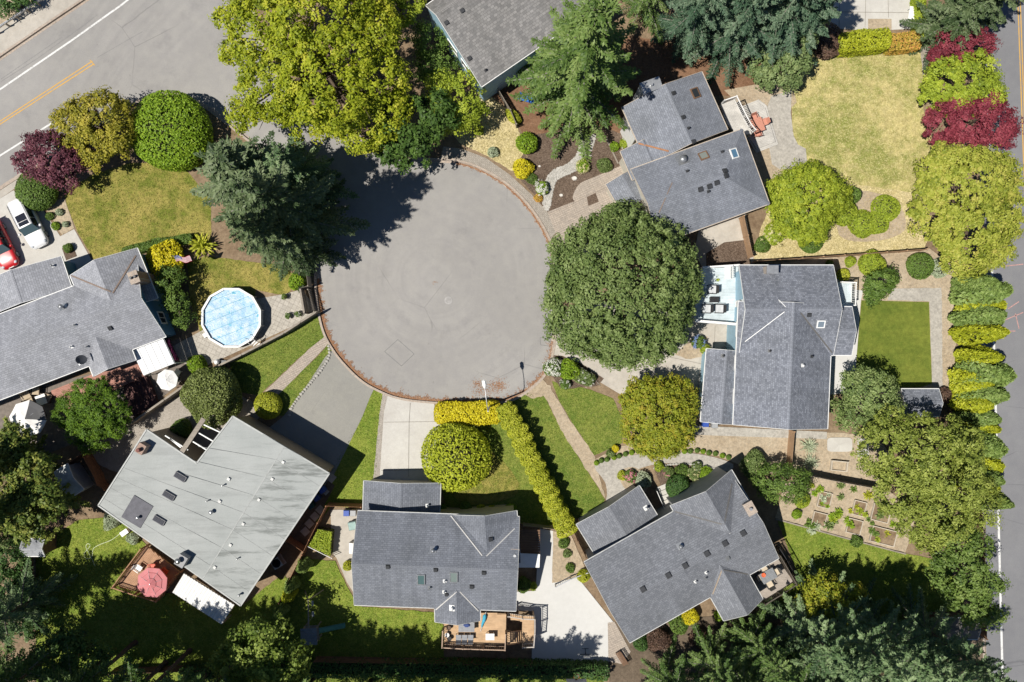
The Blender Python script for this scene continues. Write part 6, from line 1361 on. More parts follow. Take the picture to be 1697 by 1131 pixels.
car('parked_car', 'red car cut off by the left edge on the driveway', -3, 404, rc, 4.9, 1.9, 1.6, paint('car_red', (.48, .012, .016)), False, True)
# ---- street lamp
b = at(812, 672); t = thing('street_lamp', 'grey street lamp whose arm reaches over the turning circle', 'street lamp', (b.x, b.y, 0))
tip = at(803, 640, 6.7); top = Vector((b.x, b.y, 6.5))
m = MB(); m.tube([b - UP * .05, b + UP * 2, top], [.10, .085, .06], 10); m.build('pole', M_METAL, t, False)
m = MB(); d = (tip - top); m.tube([top - UP * .25, top + d * .15 + UP * .06, top + d * .5 + UP * .12, tip], [.045, .04, .035, .03], 8); m.build('arm', M_METAL, t, False)
dn = Vector((d.x, d.y, 0)).normalized(); m = MB(); sd = Vector((-dn.y, dn.x, 0)); c0 = tip + dn * .15
m.mesh([c0 + dn * x + sd * y + UP * z for (x, y, z) in ((-.35, -.08, 0), (-.1, -.19, -.02), (.3, -.17, -.02), (.42, 0, -.02), (.3, .17, -.02), (-.1, .19, -.02), (-.35, .08, 0), (-.3, -.05, .09), (0, -.1, .13), (.25, -.08, .1), (.3, 0, .08), (.25, .08, .1), (0, .1, .13), (-.3, .05, .09))], [(k, (k + 1) % 7, 7 + (k + 1) % 7, 7 + k) for k in range(7)] + [tuple(range(7, 14)), tuple(range(6, -1, -1))]); m.build('lamp_head', M_WHITE, t, False)
# ---- guard rail
t = thing('guard_rail', 'galvanised guard rail beside the road at the top left corner', 'guard rail', at(30, 28)); Wp = [at(-60, 84, .7), at(0, 44, .7), (at(40, 17, .7)), at(78, -8, .7)]
for i in range(3):
    m = MB(); a, b_ = Wp[i], Wp[i + 1]
    for z, o in ((.0, .0), (.14, .0), (.07, .05), (-.07, .05)):
        n_ = (b_ - a).cross(UP).normalized(); m.bar(a + UP * z * .8 + n_ * o, b_ + UP * z * .8 + n_ * o, .04, .085)
    m.build('rail', plain('rail_metal', (.5, .51, .53), .4, .4), t, False)
for k in range(9):
    q = Wp[0].lerp(Wp[3], k / 8); m = MB(); m.box(q.x - .07, q.x + .07, q.y - .16, q.y - .02, -.02, .78); m.build('post', M_WOODG, t, False)
# ---- pool
c = at(383, 527, 1.25); t = thing('pool', 'round above-ground pool with pale blue wrinkled cover', 'pool', (c.x, c.y, 0)); R = M2(51, 1.25); NP = 12
ring = lambda r, z, o=.26: [(r * math.cos(o + 2 * math.pi * k / NP), r * math.sin(o + 2 * math.pi * k / NP), z) for k in range(NP)]
m = MB(); V = ring(R * .96, -.02) + ring(R * .96, 1.22) + ring(R * .945, 1.22) + ring(R * .945, .9); m.mesh(V, [(i * NP + k, i * NP + (k + 1) % NP, i * NP + NP + (k + 1) % NP, i * NP + NP + k) for i in range(3) for k in range(NP)]); m.build('wall', plain('pool_wall', (.32, .36, .4), .5, var=.1), t)
for k in range(NP):
    o0, o1 = .26 + 2 * math.pi * k / NP, .26 + 2 * math.pi * (k + 1) / NP - .012; m = MB(); q = [(r * math.cos(o), r * math.sin(o), z) for z in (1.225, 1.28) for r, o in ((R * .93, o0), (R, o0), (R, o1), (R * .93, o1))]
    m.mesh(q, [(0, 3, 2, 1), (4, 5, 6, 7), (0, 1, 5, 4), (1, 2, 6, 5), (2, 3, 7, 6), (3, 0, 4, 7)]); m.build('top_rail', M_WHITE, t)
    m = MB(); x, y = R * .975 * math.cos(o0), R * .975 * math.sin(o0); m.tube([(x, y, -.02), (x, y, 1.22)], .06, 6); m.build('upright', plain('pool_upright', (.45, .46, .47), .5), t)
mm, tt, bb = nmat('solar_cover'); f1 = noise(tt, 1.3, 5, .7); f2 = noise(tt, 6, 4, .7)
colr = ramp(tt, f1, [(.34, (.19, .38, .53)), (.46, (.31, .47, .61)), (.6, (.45, .55, .62))]); colr = mix(tt, ramp(tt, noise(tt, 1.9, 3, .5), [(.62, (0, 0, 0)), (.66, (1, 1, 1))]), colr, (.10, .36, .50)); tt.links.new(colr, bb.inputs['Base Color']); bb.inputs['Roughness'].default_value = .35; bump(tt, bb, f2, .8, .08)
m = MB(); rg = random.Random(4); nr, na = 16, 60; V = [(0, 0, 1.08)]
for i in range(1, nr + 1):
    for k in range(na):
        a = 2 * math.pi * k / na; r = R * .935 * i / nr; x, y = r * math.cos(a), r * math.sin(a); V.append((x, y, 1.08 + (.018 * math.sin(3.1 * x + 1.7 * y) + .016 * math.sin(-2.2 * x + 5 * y + 1) + rg.uniform(-.014, .014)) * (i < nr)))
m.mesh(V, [(0, 1 + k, 1 + (k + 1) % na) for k in range(na)] + [(1 + (i - 1) * na + k, 1 + i * na + k, 1 + i * na + (k + 1) % na, 1 + (i - 1) * na + (k + 1) % na) for i in range(1, nr) for k in range(na)], 0, True); m.build('cover', mm, t)
m = MB()
for k in range(6):
    y = -R * .75 + k * R * .3; x = math.sqrt((R * .9) ** 2 - y * y); dd = Vector((math.cos(.38), math.sin(.38), 0)); s2 = Vector((-dd.y, dd.x, 0)); m.bar(dd * -x + s2 * y + UP * 1.12, dd * x + s2 * y + UP * 1.12, .03, .02)
m.build('cover_seam', plain('seam_teal', (.07, .30, .40), .5), t)
m = MB(); a0 = -2.55; q = Vector((math.cos(a0), math.sin(a0), 0)); s2 = Vector((-q.y, q.x, 0))
m.obox(q * R * 1.0 + UP * 1.1, q * .22, s2 * .2, UP * .2); m.build('skimmer', M_WHITE, t)
m = MB(); a0 = -.85; q = Vector((math.cos(a0), math.sin(a0), 0)); s2 = Vector((-q.y, q.x, 0))
for s in (-.28, .28): m.tube([q * (R * 1.28) + s2 * s - UP * .01, q * (R * 1.03) + s2 * s + UP * 1.5, q * (R * .9) + s2 * s + UP * 1.6, q * (R * .8) + s2 * s + UP * 1.15], .025, 6)
for k in range(4): m.bar(q * (R * (1.25 - k * .06)) - s2 * .28 + UP * (.3 + k * .3), q * (R * (1.25 - k * .06)) + s2 * .28 + UP * (.3 + k * .3), .1, .03)
m.build('ladder', M_RAILW, t)
# ---- fences and walls
fence('fence', 'grey board fence between the pool patio and the green strip', [(524, 517), (470, 552), (400, 588), (330, 622), (300, 643), (215, 703), (130, 738)], 1.7, M_WOODG, cap=.09)
fence('fence', 'short board fence with gate at the end of the pool patio', [(497, 478), (504, 519)], 1.7, M_WOODG, cap=.09)
fence('fence', 'grey fence return beside the conifers and the pool patio', [(497, 478), (510, 474), (506, 440)], 1.7, M_WOODG)
fence('gate', 'slatted gate beside the turning circle at the pool patio', [(510, 480), (520, 517)], 1.2, M_WOODG, cat='gate', gap=.06)
fence('fence', 'brown leaning board fence beside the flat-roofed house and gravel path', [(133, 751), (155, 790), (160, 804), (176, 816)], 1.8, plank('fence_redbrown', (.24, .105, .05), (.33, .16, .08)))
fence('fence', 'dark fence line behind the shiny shed', [(88, 785), (135, 752)], 1.8, M_WOODB)
fence('fence', 'tan board fence between the dry garden and the slate-roofed house', [(1255, 433), (1330, 428), (1400, 423), (1470, 418), (1537, 413)], 1.7, plank('fence_tan', (.33, .2, .11), (.42, .27, .16)))
fence('fence', 'board fence below the hip-roofed house', [(1233, 358), (1240, 390), (1248, 425)], 1.7, MATS['fence_tan'])
fence('fence', 'brown fence between the bare bed and the yuccas', [(1317, 716), (1312, 776)], 1.6, MATS['fence_tan'])
fence('fence', 'brown fence along the top of the vegetable garden', [(1326, 786), (1390, 799), (1462, 812)], 1.8, M_WOODG)
fence('fence', 'timber fence below the blue gable house', [(822, 142), (846, 182), (856, 206)], 1.4, M_WOODG)
fence('fence', 'fence between the lower middle house and the flat-roofed house', [(598, 841), (540, 839), (512, 895), (500, 920), (472, 975), (462, 1000)], 1.7, MATS['fence_redbrown'])
fence('fence', 'short brown screen beside the flat-roofed house side path', [(474, 897), (502, 915)], 1.7, MATS['fence_redbrown'])
fence('fence', 'dark slatted fence between the garage and the court bed', [(949, 878), (958, 898), (972, 926)], 1.6, M_WOODB)
fence('fence', 'short fence between the long hedge and the lower middle house', [(868, 872), (922, 878)], 1.4, M_WOODG)
fence('fence', 'low dark fence along the east road below the arborvitae', [(1628, 838), (1632, 920), (1636, 1060)], 1.2, M_WOODB)
fence('fence', 'dark fence left of the back lawn at the left edge', [(36, 925), (38, 1010)], 1.8, M_WOODB)
fence('fence', 'dark board fence along the bottom of the left back lawn', [(180, 1118), (300, 1114), (345, 1112)], 1.6, M_WOODB)
fence('fence', 'board fence at the bottom edge below the rear deck lawn', [(520, 1098), (640, 1100), (760, 1102), (882, 1104)], 1.5, M_WOODB)
t = thing('railing_fence', 'grey picket rail stepping down beside the court bed', 'fence', at(945, 955)); railing(t, [at(920, 968, 0), at(945, 955, 0), at(972, 945, 0)], 1.0, M_METAL, .18)
t = thing('railing_fence', 'black metal railing beside the dining deck', 'fence', at(1305, 930)); railing(t, [at(1286, 905, 0), at(1302, 930, 0), at(1315, 960, 0)], 1.1, M_BLACK, .14, bal=.03)
# stone edging of the asphalt drive and the timber edging of garden beds
def stones(name, label, pts, r, mat, cat='edging'):
    t = thing(name, label, cat, at(*pts[0])); W = [at(*p) for p in smooth_path(pts, 8)]; rg = random.Random(len(label)); acc = 0; nxt = 0
    for i in range(len(W) - 1):
        L = (W[i + 1] - W[i]).length; d = (W[i + 1] - W[i]).normalized()
        while nxt < acc + L:
            q = W[i] + d * (nxt - acc); m = MB(); rr = r * rg.uniform(.8, 1.2); n = 7; a = rg.uniform(0, 6)
            V = [(rr * math.cos(a + k * .898) * rg.uniform(.85, 1.1), rr * .8 * math.sin(a + k * .898), .0) for k in range(n)]; V += [(v[0] * .95, v[1] * .95, rr * .6) for v in V] + [(v[0] * .55, v[1] * .55, rr * .9) for v in V]
            m.mesh(V, [(j * n + k, j * n + (k + 1) % n, j * n + n + (k + 1) % n, j * n + n + k) for j in range(2) for k in range(n)] + [tuple(range(2 * n, 3 * n))]); o = m.build('stone', mat, t); o.location = (q.x - t.location.x, q.y - t.location.y, .01); nxt += rr * 1.75
        acc += L
    return t
stones('stone_edging', 'row of small stones edging the asphalt drive', [(545, 574), (546, 590), (535, 610), (515, 635), (498, 655), (484, 675), (478, 692)], .17, M_STONE)
stones('stone_edging', 'low stone border along the curved path bed', [(1085, 776), (1110, 770), (1140, 769), (1170, 773), (1195, 780)], .15, M_STONE)
t = thing('timber_edging', 'timber kerb along the lawn edge of the vegetable garden', 'edging', at(1380, 885)); W = [at(1285, 860), at(1390, 889), at(1500, 918)]
for i in range(2):
    m = MB(); m.bar(W[i] + UP * .08, W[i + 1] + UP * .08, .12, .2); m.build('timber', M_WOODG, t, False)
t = thing('timber_edging', 'timber edging from the fir to the porch of the hip-roofed house', 'edging', at(1015, 245)); m = MB(); m.bar(at(1002, 225) + UP * .08, at(1024, 272) + UP * .08, .14, .2); m.build('timber', M_WOODG, t, False)
t = thing('timber_edging', 'low brick edging between bark bed and paver driveway', 'edging', at(940, 342)); m = MB(); m.bar(at(909, 353) + UP * .06, at(950, 337) + UP * .06, .2, .16); m.build('brick_course', M_PAVE, t, False); m = MB(); m.bar(at(952, 336) + UP * .06, at(1006, 310) + UP * .06, .1, .14); m.build('brick_course', M_PAVE, t, False)
for i, (px, py, s) in enumerate([(952, 296, .32), (930, 324, .22), (978, 258, .18), (894, 276, .16)]):
    m = MB(); V = [(s * math.cos(k * .898) * (1, .85, .95)[k % 3], s * .75 * math.sin(k * .898), 0) for k in range(7)]; V += [(v[0] * .7, v[1] * .7, s * .55) for v in V]; m.mesh(V, [(k, (k + 1) % 7, 7 + (k + 1) % 7, 7 + k) for k in range(7)] + [tuple(range(7, 14))]); o = m.build('rock', plain('rock_white', (.6, .57, .52), .9)); o.location = at(px, py) + UP * .04
    tag(o, ['largest pale rock in the bark bed beside the brick path', 'pale rock in the bark bed near the sidewalk', 'small pale rock above the creek bed bend', 'small pale rock left of the creek bed'][i], 'rock', 'pale rocks in the bark bed')
# ---- umbrellas
def umbrella(label, px, py, r, z, mats, n=8, rot=0.0, valance=True, vent=False, pitch=.32, tilt=None):
    p = at(px, py, z); R = M2(r, z); t = thing('patio_umbrella', label, 'umbrella', (p.x, p.y, 0), None, rot)
    if tilt: t.rotation_euler = (tilt[0], tilt[1], rot)
    m = MB(); m.tube([(0, 0, .02), (0, 0, z + R * pitch + .08)], .025, 8); m.build('pole', M_METAL, t); m = MB(); m.lathe([(.28, 0), (.28, .06), (.08, .1), (.05, .3)]); m.build('base', M_DKMETAL, t)
    for k in range(n):
        a0, a1 = 2 * math.pi * k / n, 2 * math.pi * (k + 1) / n; m = MB(); rows = (0, .34, .36, .68, .7, 1) if vent else (0, .35, .7, 1); V = []
        for f in rows:
            zz = z + R * pitch * (1 - f) - .05 * math.sin(f * 3.14)
            if vent and f in (.36, .7): zz -= .05
            for s in (0, .5, 1):
                a = a0 + (a1 - a0) * s; rr = R * f * (1 if s != .5 else math.cos(math.pi / n)); V.append((rr * math.cos(a), rr * math.sin(a), zz - (.04 * f if s == .5 else 0)))
        q = len(rows); F = [(i * 3 + j, i * 3 + 3 + j, i * 3 + 4 + j, i * 3 + 1 + j) for i in range(q - 1) for j in (0, 1)]; m.mesh(V, F, 0, False)
        V2 = V[-3:] + [(v[0], v[1], v[2] - .14) for v in V[-3:]]
        if valance: m.mesh(V2, [(0, 3, 4, 1), (1, 4, 5, 2)])
        pn = m.build('canopy_panel', mats[k % len(mats)], t); m = MB(); m.bar(V[1 * 0] if False else (0, 0, z + R * pitch - .04), (R * .98 * math.cos(a0), R * .98 * math.sin(a0), z - .06), .02); m.build('rib', M_METAL, pn)
    return t
MU_W = leafmat('canvas_white', [(.76, .75, .73), (.76, .75, .73)], .12); MU_G = leafmat('canvas_grey', [(.12, .12, .125), (.12, .12, .125)], .2); MU_P = leafmat('canvas_pink', [(.62, .22, .235), (.62, .22, .235)], .25)
u1 = umbrella('white round patio umbrella beside the white patio cover', 277, 630, 18, 2.2, [MU_W], 8, .2)
u2 = umbrella('big white and grey market umbrella at the left edge', 46, 694, 31, 2.5, [MU_G, MU_G, MU_W, MU_W, MU_W, MU_W, MU_W, MU_W], 8, -.1, pitch=.28)
u3 = umbrella('pink tiered patio umbrella on the small rear deck', 252, 966, 26, 3.0, [MU_P], 8, .3, vent=True)
# ---- outdoor furniture (each built once at the origin, then placed)
def chair_at(label, px, py, z, rot, mat, cat='chair', group=None, w=.55, cush=None, arms=True, name='garden_chair'):
    p = at(px, py, z + .4); t = thing(name, label, cat, (p.x, p.y, z), group, rot); h = w / 2
    m = MB(); m.box(-h, h, -h, h, .40, .44); m.build('seat', mat, t)
    m = MB(); m.mesh([(-h, -h, .44), (-h, h, .44), (-h - .14, h * .9, .95), (-h - .14, -h * .9, .95), (-h + .03, -h, .44), (-h + .03, h, .44), (-h - .11, h * .9, .95), (-h - .11, -h * .9, .95)], [(0, 1, 2, 3), (7, 6, 5, 4), (0, 4, 5, 1), (1, 5, 6, 2), (2, 6, 7, 3), (3, 7, 4, 0)]); m.build('backrest', mat, t)
    for x in (-1, 1):
        for y in (-1, 1): m = MB(); m.box(x * (h - .03) - .02, x * (h - .03) + .02, y * (h - .03) - .02, y * (h - .03) + .02, .0, .40); m.build('leg', mat, t)
    if arms:
        for y in (-1, 1): m = MB(); m.box(-h, h * .9, y * (h + .03) - .03, y * (h + .03) + .03, .62, .65); m.bar((h * .8, y * (h + .03), .0), (h * .8, y * (h + .03), .62), .035); m.build('armrest', mat, t)
    if cush:
        m = MB(); m.box(-h + .04, h - .02, -h + .03, h - .03, .445, .53); m.build('cushion', cush, t)
    return t
def table_at(label, px, py, z, rot, L, W, mat, h=.73, cat='table', top=None, name='garden_table'):
    p = at(px, py, z + h); t = thing(name, label, cat, (p.x, p.y, z), None, rot)
    m = MB(); n = max(3, int(W / .14))
    for k in range(n): m.box(-L / 2, L / 2, -W / 2 + W * k / n + .004, -W / 2 + W * (k + 1) / n - .004, h - .035, h)
    m.build('table_top', top or mat, t)
    for x in (-1, 1):
        for y in (-1, 1): m = MB(); m.box(x * (L / 2 - .09) - .03, x * (L / 2 - .09) + .03, y * (W / 2 - .09) - .03, y * (W / 2 - .09) + .03, 0, h - .036); m.build('leg', mat, t)
    m = MB(); m.box(-L / 2 + .1, L / 2 - .1, -W / 2 + .08, -W / 2 + .11, h - .1, h - .036); m.box(-L / 2 + .1, L / 2 - .1, W / 2 - .11, W / 2 - .08, h - .1, h - .036); m.build('apron', mat, t); return t
# hip-roofed house: back deck, step platform, coral table set
DK_G = plank('deck_grey', (.40, .385, .355), (.5, .48, .445), rot=-.35)
zf = 2.6
t = deck('back_deck', 'narrow raised grey deck with white railing behind the hip-roofed house', [(1194, 174), (1217, 165), (1240, 210), (1246, 222), (1222, 224), (1205, 205)], zf, DK_G, (-.4, .9)); railing(t, [at(1196, 172, zf), at(1216, 165, zf), at(1231, 196, zf), at(1240, 212, zf), at(1247, 220, zf)], 1.0, M_RAILW, .16, bal=.045)
pl = [(1226, 183), (1257, 171), (1268, 179), (1285, 235), (1254, 247), (1240, 225)]
t = thing('platform', 'low stepped grey wooden platform under the coral table', 'deck', at(1255, 208)); 
for (k, z, sc) in (('lower_step', .18, 1.16), ('upper_boards', .36, 1.0)):
    W = [at(x, y, z) for x, y in pl]; cc = sum(W, Vector()) / 6; W = [cc + (q - cc) * sc for q in W]; m = boards(W, (.92, .36), .14, .04, z - .02)
    for i in range(6): m.bar(W[i].lerp(cc, .02) - UP * .1, W[(i + 1) % 6].lerp(cc, .02) - UP * .1, .04, .14)
    o = m.build(k, DK_G, t, False); o['kind'] = 'stuff'
CORAL = plain('coral_paint', (.5, .23, .165), .5, var=.06)
table_at('coral painted square table on the stepped platform', 1254, 208, .36, .35, 1.3, 1.3, CORAL)
for (px, py, r, nm) in ((1250, 196, -1.2, 'coral chair at the upper side of the coral table'), (1266, 203, -2.8, 'coral chair at the right side of the coral table'), (1255, 221, 1.9, 'coral chair at the lower side of the coral table'), (1245, 211, .3, 'coral chair at the left side of the coral table')):
    chair_at(nm, px, py, .36, r, CORAL, group='coral chairs on the platform')
# slate-roofed house: pale blue deck with parapet, loungers, bench; balcony
DK_B = plank('deck_paleblue', (.44, .51, .54), (.53, .6, .62))
t = deck('front_deck', 'pale blue raised deck with white parapet under the maple edge', [(1163, 446), (1224, 442), (1222, 536), (1150, 530), (1155, 480)], 2.4, DK_B, (1, 0))
m = MB(); m.bar(at(1150, 532, 2.75), at(1222, 538, 2.75), .22, .9); m.build('parapet', M_WHITE, t, False); m = MB(); m.bar(at(1163, 444, 2.75), at(1224, 440, 2.75), .15, .8); m.build('parapet', M_WHITE, t, False)
for (px, py, nm) in ((1180, 480, 'upper dark wicker lounge chair with pale cushion on the blue deck'), (1171, 512, 'lower left dark wicker lounge chair under the maple edge'), (1192, 512, 'lower right dark wicker lounge chair with pale cushion on the blue deck')):
    chair_at(nm, px, py, 2.4, 3.1, M_BLACK, group='wicker chairs on the blue deck', w=.75, cush=plain('cushion_pale', (.5, .52, .53), .8))
t = table_at('low dark coffee table between the lounge chairs on the blue deck', 1184, 497, 2.4, 0, .9, .5, M_BLACK, h=.4)
p = at(1206, 452, 2.8); t = thing('garden_bench', 'white slatted bench at the top corner of the blue deck', 'bench', (p.x, p.y, 2.4)); m = MB()
for k in range(5): m.box(-.28 + k * .11, -.19 + k * .11, -.6, .6, .42, .45)
m.build('seat', M_WHITE, t); m = MB()
for k in range(8): m.box(.3, .33, -.58 + k * .155, -.5 + k * .155, .45, .95)
m.box(.29, .34, -.6, .6, .95, 1.02); m.build('backrest', M_WHITE, t)
for x in (-.24, .3):
    for y in (-.56, .56): m = MB(); m.box(x - .03, x + .03, y - .03, y + .03, 0, .42); m.build('leg', M_WHITE, t)
t = deck('balcony', 'small pale balcony with white railing on the east side of the slate roof', [(1384, 468), (1411, 470), (1410, 508), (1384, 507)], 2.6, DK_B, (0, 1)); railing(t, [at(1388, 469, 2.6), at(1411, 470, 2.6), at(1410, 507, 2.6), at(1390, 507, 2.6)], 1.0, M_WHITE, .15, bal=.04)
# lower right house: dining deck
DK_D = plank('deck_greybrown', (.27, .23, .195), (.36, .315, .27), rot=.5)
t = deck('dining_deck', 'grey-brown raised deck with black railing behind the skewed house', [(1284, 918), (1314, 964), (1264, 996), (1243, 955)], 2.5, DK_D, (.85, .52)); railing(t, [at(1287, 917, 2.5), at(1301, 941, 2.5), at(1314, 964, 2.5), at(1288, 981, 2.5), at(1262, 997, 2.5)], 1.0, plain('rail_brown', (.09, .075, .06), .6), .14, bal=.03)
CUSH = plain('cushion_beige', (.52, .44, .33), .8)
table_at('grey dining table with orange bowl on the rear dining deck', 1273, 955, 2.5, .5, 1.4, 1.0, M_METAL)
for (px, py, r, nm) in ((1266, 943, -1.0, 'beige cushioned chair at the house side of the dining table'), (1285, 948, -2.6, 'beige cushioned chair at the railing side of the dining table'), (1275, 968, 2.1, 'beige cushioned chair at the lower side of the dining table'), (1259, 957, .5, 'beige cushioned chair at the gable side of the dining table')):
    chair_at(nm, px, py, 2.5, r, M_DKMETAL, group='dining chairs on the rear deck', w=.62, cush=CUSH)
p = at(1265, 953, 3.25); m = MB(); m.lathe([(.12, 0), (.2, .1), (.21, .12), (.17, .11), (.1, .03)], n=14); o = m.build('fruit_bowl', plain('bowl_orange', (.62, .14, .06), .4)); o.location = (p.x, p.y, 3.232); tag(o, 'orange bowl standing on the grey dining table', 'bowl')
# front steps of the skewed house
t = thing('front_steps', 'pale concrete steps leading down between garage and front bed', 'steps', at(1105, 825)); a = at(1092, 806); b_ = at(1107, 842); d = (b_ - a).normalized(); s2 = Vector((-d.y, d.x, 0)); L = (b_ - a).length
for k in range(5):
    m = MB(); q = a.lerp(b_, (k + .5) / 5) + s2 * .35; m.obox(q + UP * (.06 + .07 * k), d * L / 10 * .97, s2 * .62, UP * (.06 + .07 * k)); m.build('step', M_CONC, t, False)
m = MB(); m.bar(at(1086, 812) + UP * .9, at(1100, 846) + UP * 1.1, .05); m.bar(at(1086, 812), at(1086, 812) + UP * .9, .05); m.bar(at(1100, 846), at(1100, 846) + UP * 1.1, .05); m.build('handrail', M_WHITE, t, False)
# lower middle house: cedar rear deck
zc = 2.4
t = deck('rear_deck', 'cedar rear deck with white posts behind the lower middle house', [(736, 1026), (795, 1030), (797, 1016), (839, 1018), (838, 1068), (736, 1068)], zc, M_WOODL, (1, 0)); railing(t, [at(735, 1040, zc), at(734, 1067, zc), at(768, 1069, zc), at(801, 1070, zc), at(837, 1071, zc), at(838, 1045, zc)], 1.0, plain('rail_mixed', (.35, .25, .18), .6), .16)
t = deck('stair_landing', 'lower cedar landing with railing beside the court', [(841, 1018), (885, 1022), (885, 1066), (865, 1066), (866, 1030), (841, 1026)], 1.6, M_WOODL, (1, 0)); railing(t, [at(842, 1016, 1.6), at(866, 1020, 1.6), at(886, 1021, 1.6), at(886, 1044, 1.6), at(884, 1066, 1.6), at(866, 1067, 1.6)], 1.0, plain('rail_greywood', (.42, .38, .34), .6), .16)
t = thing('stairs', 'cedar stairs with open treads beside the rear deck', 'stairs', at(850, 1058))
for k in range(7):
    m = MB(); q = at(843 + k * 3.6, 1058 - k * .4, 2.2 - k * .3); m.obox(q, Vector((.13, 0, 0)), Vector((0, .55, 0)), Vector((0, 0, .022))); m.build('tread', M_WOODL, t, False)
for y in (1048, 1068):
    m = MB(); m.bar(at(840, y, 2.15), at(866, y - 3, .05), .05, .25); m.build('stringer', M_WOODB, t, False); m = MB(); m.bar(at(840, y, 3.2), at(866, y - 3, 1.1), .07, .05); m.bar(at(866, y - 3, 0), at(866, y - 3, 1.1), .07); m.build('handrail', M_WOODB, t, False)
GREYT = plain('table_grey', (.24, .25, .27), .5)
table_at('grey rectangular table with blue cloth heap on the cedar deck', 773, 1040, zc, 0, 1.45, .85, GREYT)
for (px, nm) in ((760, 'left'), (770, 'middle'), (780, 'right')): chair_at(nm + ' grey chair of three at the cedar deck railing', px, 1057, zc, 1.57, GREYT, group='grey chairs on the cedar deck', w=.5, arms=False)
table_at('white square table at the cedar deck railing', 812, 1056, zc, 0, .8, .6, M_WHITE, h=.6)
p = at(774, 1037, zc + .8); m = MB(); rg = random.Random(3); V = [(rg.uniform(.7, 1.1) * .34 * math.cos(k * .524) * f, rg.uniform(.7, 1.1) * .2 * math.sin(k * .524) * f, z) for f, z in ((1, 0), (.8, .1), (.35, .16)) for k in range(12)]; m.mesh(V, [(j * 12 + k, j * 12 + (k + 1) % 12, j * 12 + 12 + (k + 1) % 12, j * 12 + 12 + k) for j in range(2) for k in range(12)] + [tuple(range(24, 36))]); o = m.build('towel', plain('towel_navy', (.05, .08, .22), .9)); o.location = (p.x, p.y, zc + .732); tag(o, 'navy blue towel heap lying on the grey table', 'towel')
p = at(801, 1032, zc + .5); t = thing('folded_umbrella', 'folded turquoise sun umbrella lying on the cedar deck', 'umbrella', (p.x, p.y, zc), None, 1.3); m = MB(); m.tube([(-.6, 0, .13), (-.3, .03, .17), (.1, -.02, .2), (.5, .02, .22), (.65, 0, .2)], [.05, .1, .16, .19, .08], 9); m.build('canopy', plain('canvas_turquoise', (.05, .32, .46), .7, var=.3, scale=8), t); m = MB(); m.tube([(-1.0, 0, .1), (.9, 0, .2)], .02, 6); m.build('pole', M_METAL, t)
for i, (px, py, mt, nm) in enumerate([(744, 1040, M_MULCH, 'dark round pot at the left end of the cedar deck'), (741, 1052, M_WHITE, 'pale round pot at the left end of the cedar deck'), (745, 1058, M_BLACK, 'black round pot at the left corner of the cedar deck')]):
    p = at(px, py, zc + .2); m = MB(); m.lathe([(.14, 0), (.2, .32), (.22, .36), (.18, .35), (.16, .3)], n=14); o = m.build('plant_pot', mt); o.location = (p.x, p.y, zc + .004); tag(o, nm, 'pot', 'pots on the cedar deck')
# flat-roofed house: small rear deck
zb = 1.0
t = deck('rear_deck', 'small brown rear deck with railing under the pink umbrella', [(241, 904), (299, 950), (266, 992), (194, 969)], zb, plank('deck_brown', (.3, .16, .09), (.4, .24, .14), rot=.6), (.6, -.8)); railing(t, [at(241, 906, zb), at(217, 938, zb), at(194, 969, zb), at(230, 981, zb), at(266, 992, zb), at(282, 970, zb), at(297, 950, zb)], 1.0, plank('rail_cedar', (.26, .13, .07), (.36, .2, .11)), .15)
ORG = plain('chair_orange', (.5, .075, .03), .5)
for (px, py, r, nm) in ((253, 940, -1.4, 'orange chair above the pink umbrella'), (273, 947, -2.3, 'orange chair beside the chimney on the small deck')): chair_at(nm, px, py, zb, r, ORG, group='orange chairs on the small deck')
chair_at('white plastic chair on the small brown deck', 230, 942, zb, -.6, M_WHITE)
table_at('round-edged table under the pink umbrella', 252, 962, zb, .4, .9, .9, M_WOODG)
# west house: red deck, dark lower deck with hot tub, furniture
t = deck('red_deck', 'long red-stained deck along the west house', [(84, 648), (150, 622), (226, 597), (242, 622), (180, 650), (150, 672), (98, 680)], .6, M_WOODR, (.93, .37))
t = deck('lower_deck', 'dark maroon lower deck with steps beside the white umbrella', [(205, 632), (226, 622), (246, 626), (262, 668), (225, 690), (205, 690)], .35, M_WOODM, (.4, -.9)); m = MB()
for k in range(4): m.bar(at(212 + k * 9, 632 - k * 3, .6), at(228 + k * 9, 668 - k * 3, .6), .06, .12)
m.build('bench_rail', M_WOODM, t, False)
TAN = plain('chair_tan', (.42, .34, .24), .8); BRN = plain('wicker_brown', (.12, .085, .06), .8)
for (px, py, r, mt, nm) in ((45, 657, -1.0, TAN, 'tan cushioned chair under the west house eave'), (60, 648, -1.6, BRN, 'brown wicker chair under the west house eave'), (80, 660, 2.8, BRN, 'brown wicker chair at the end of the red deck'), (50, 667, .4, TAN, 'tan chair beside the big market umbrella')): chair_at(nm, px, py, .1, r, mt, group='seating at the west house', w=.75, cush=TAN)
table_at('white square patio table at the end of the red deck', 68, 663, .1, .35, .95, .95, M_WHITE)
table_at('small table under the white round umbrella', 277, 630, .02, .2, .9, .9, M_WOODG)
for i, (px, py, nm) in enumerate([(294, 618, 'white folded chair beside the white round umbrella'), (300, 640, 'brown chair right of the white round umbrella')]): chair_at(nm, px, py, .03, 2.6, M_WHITE if i == 0 else BRN)
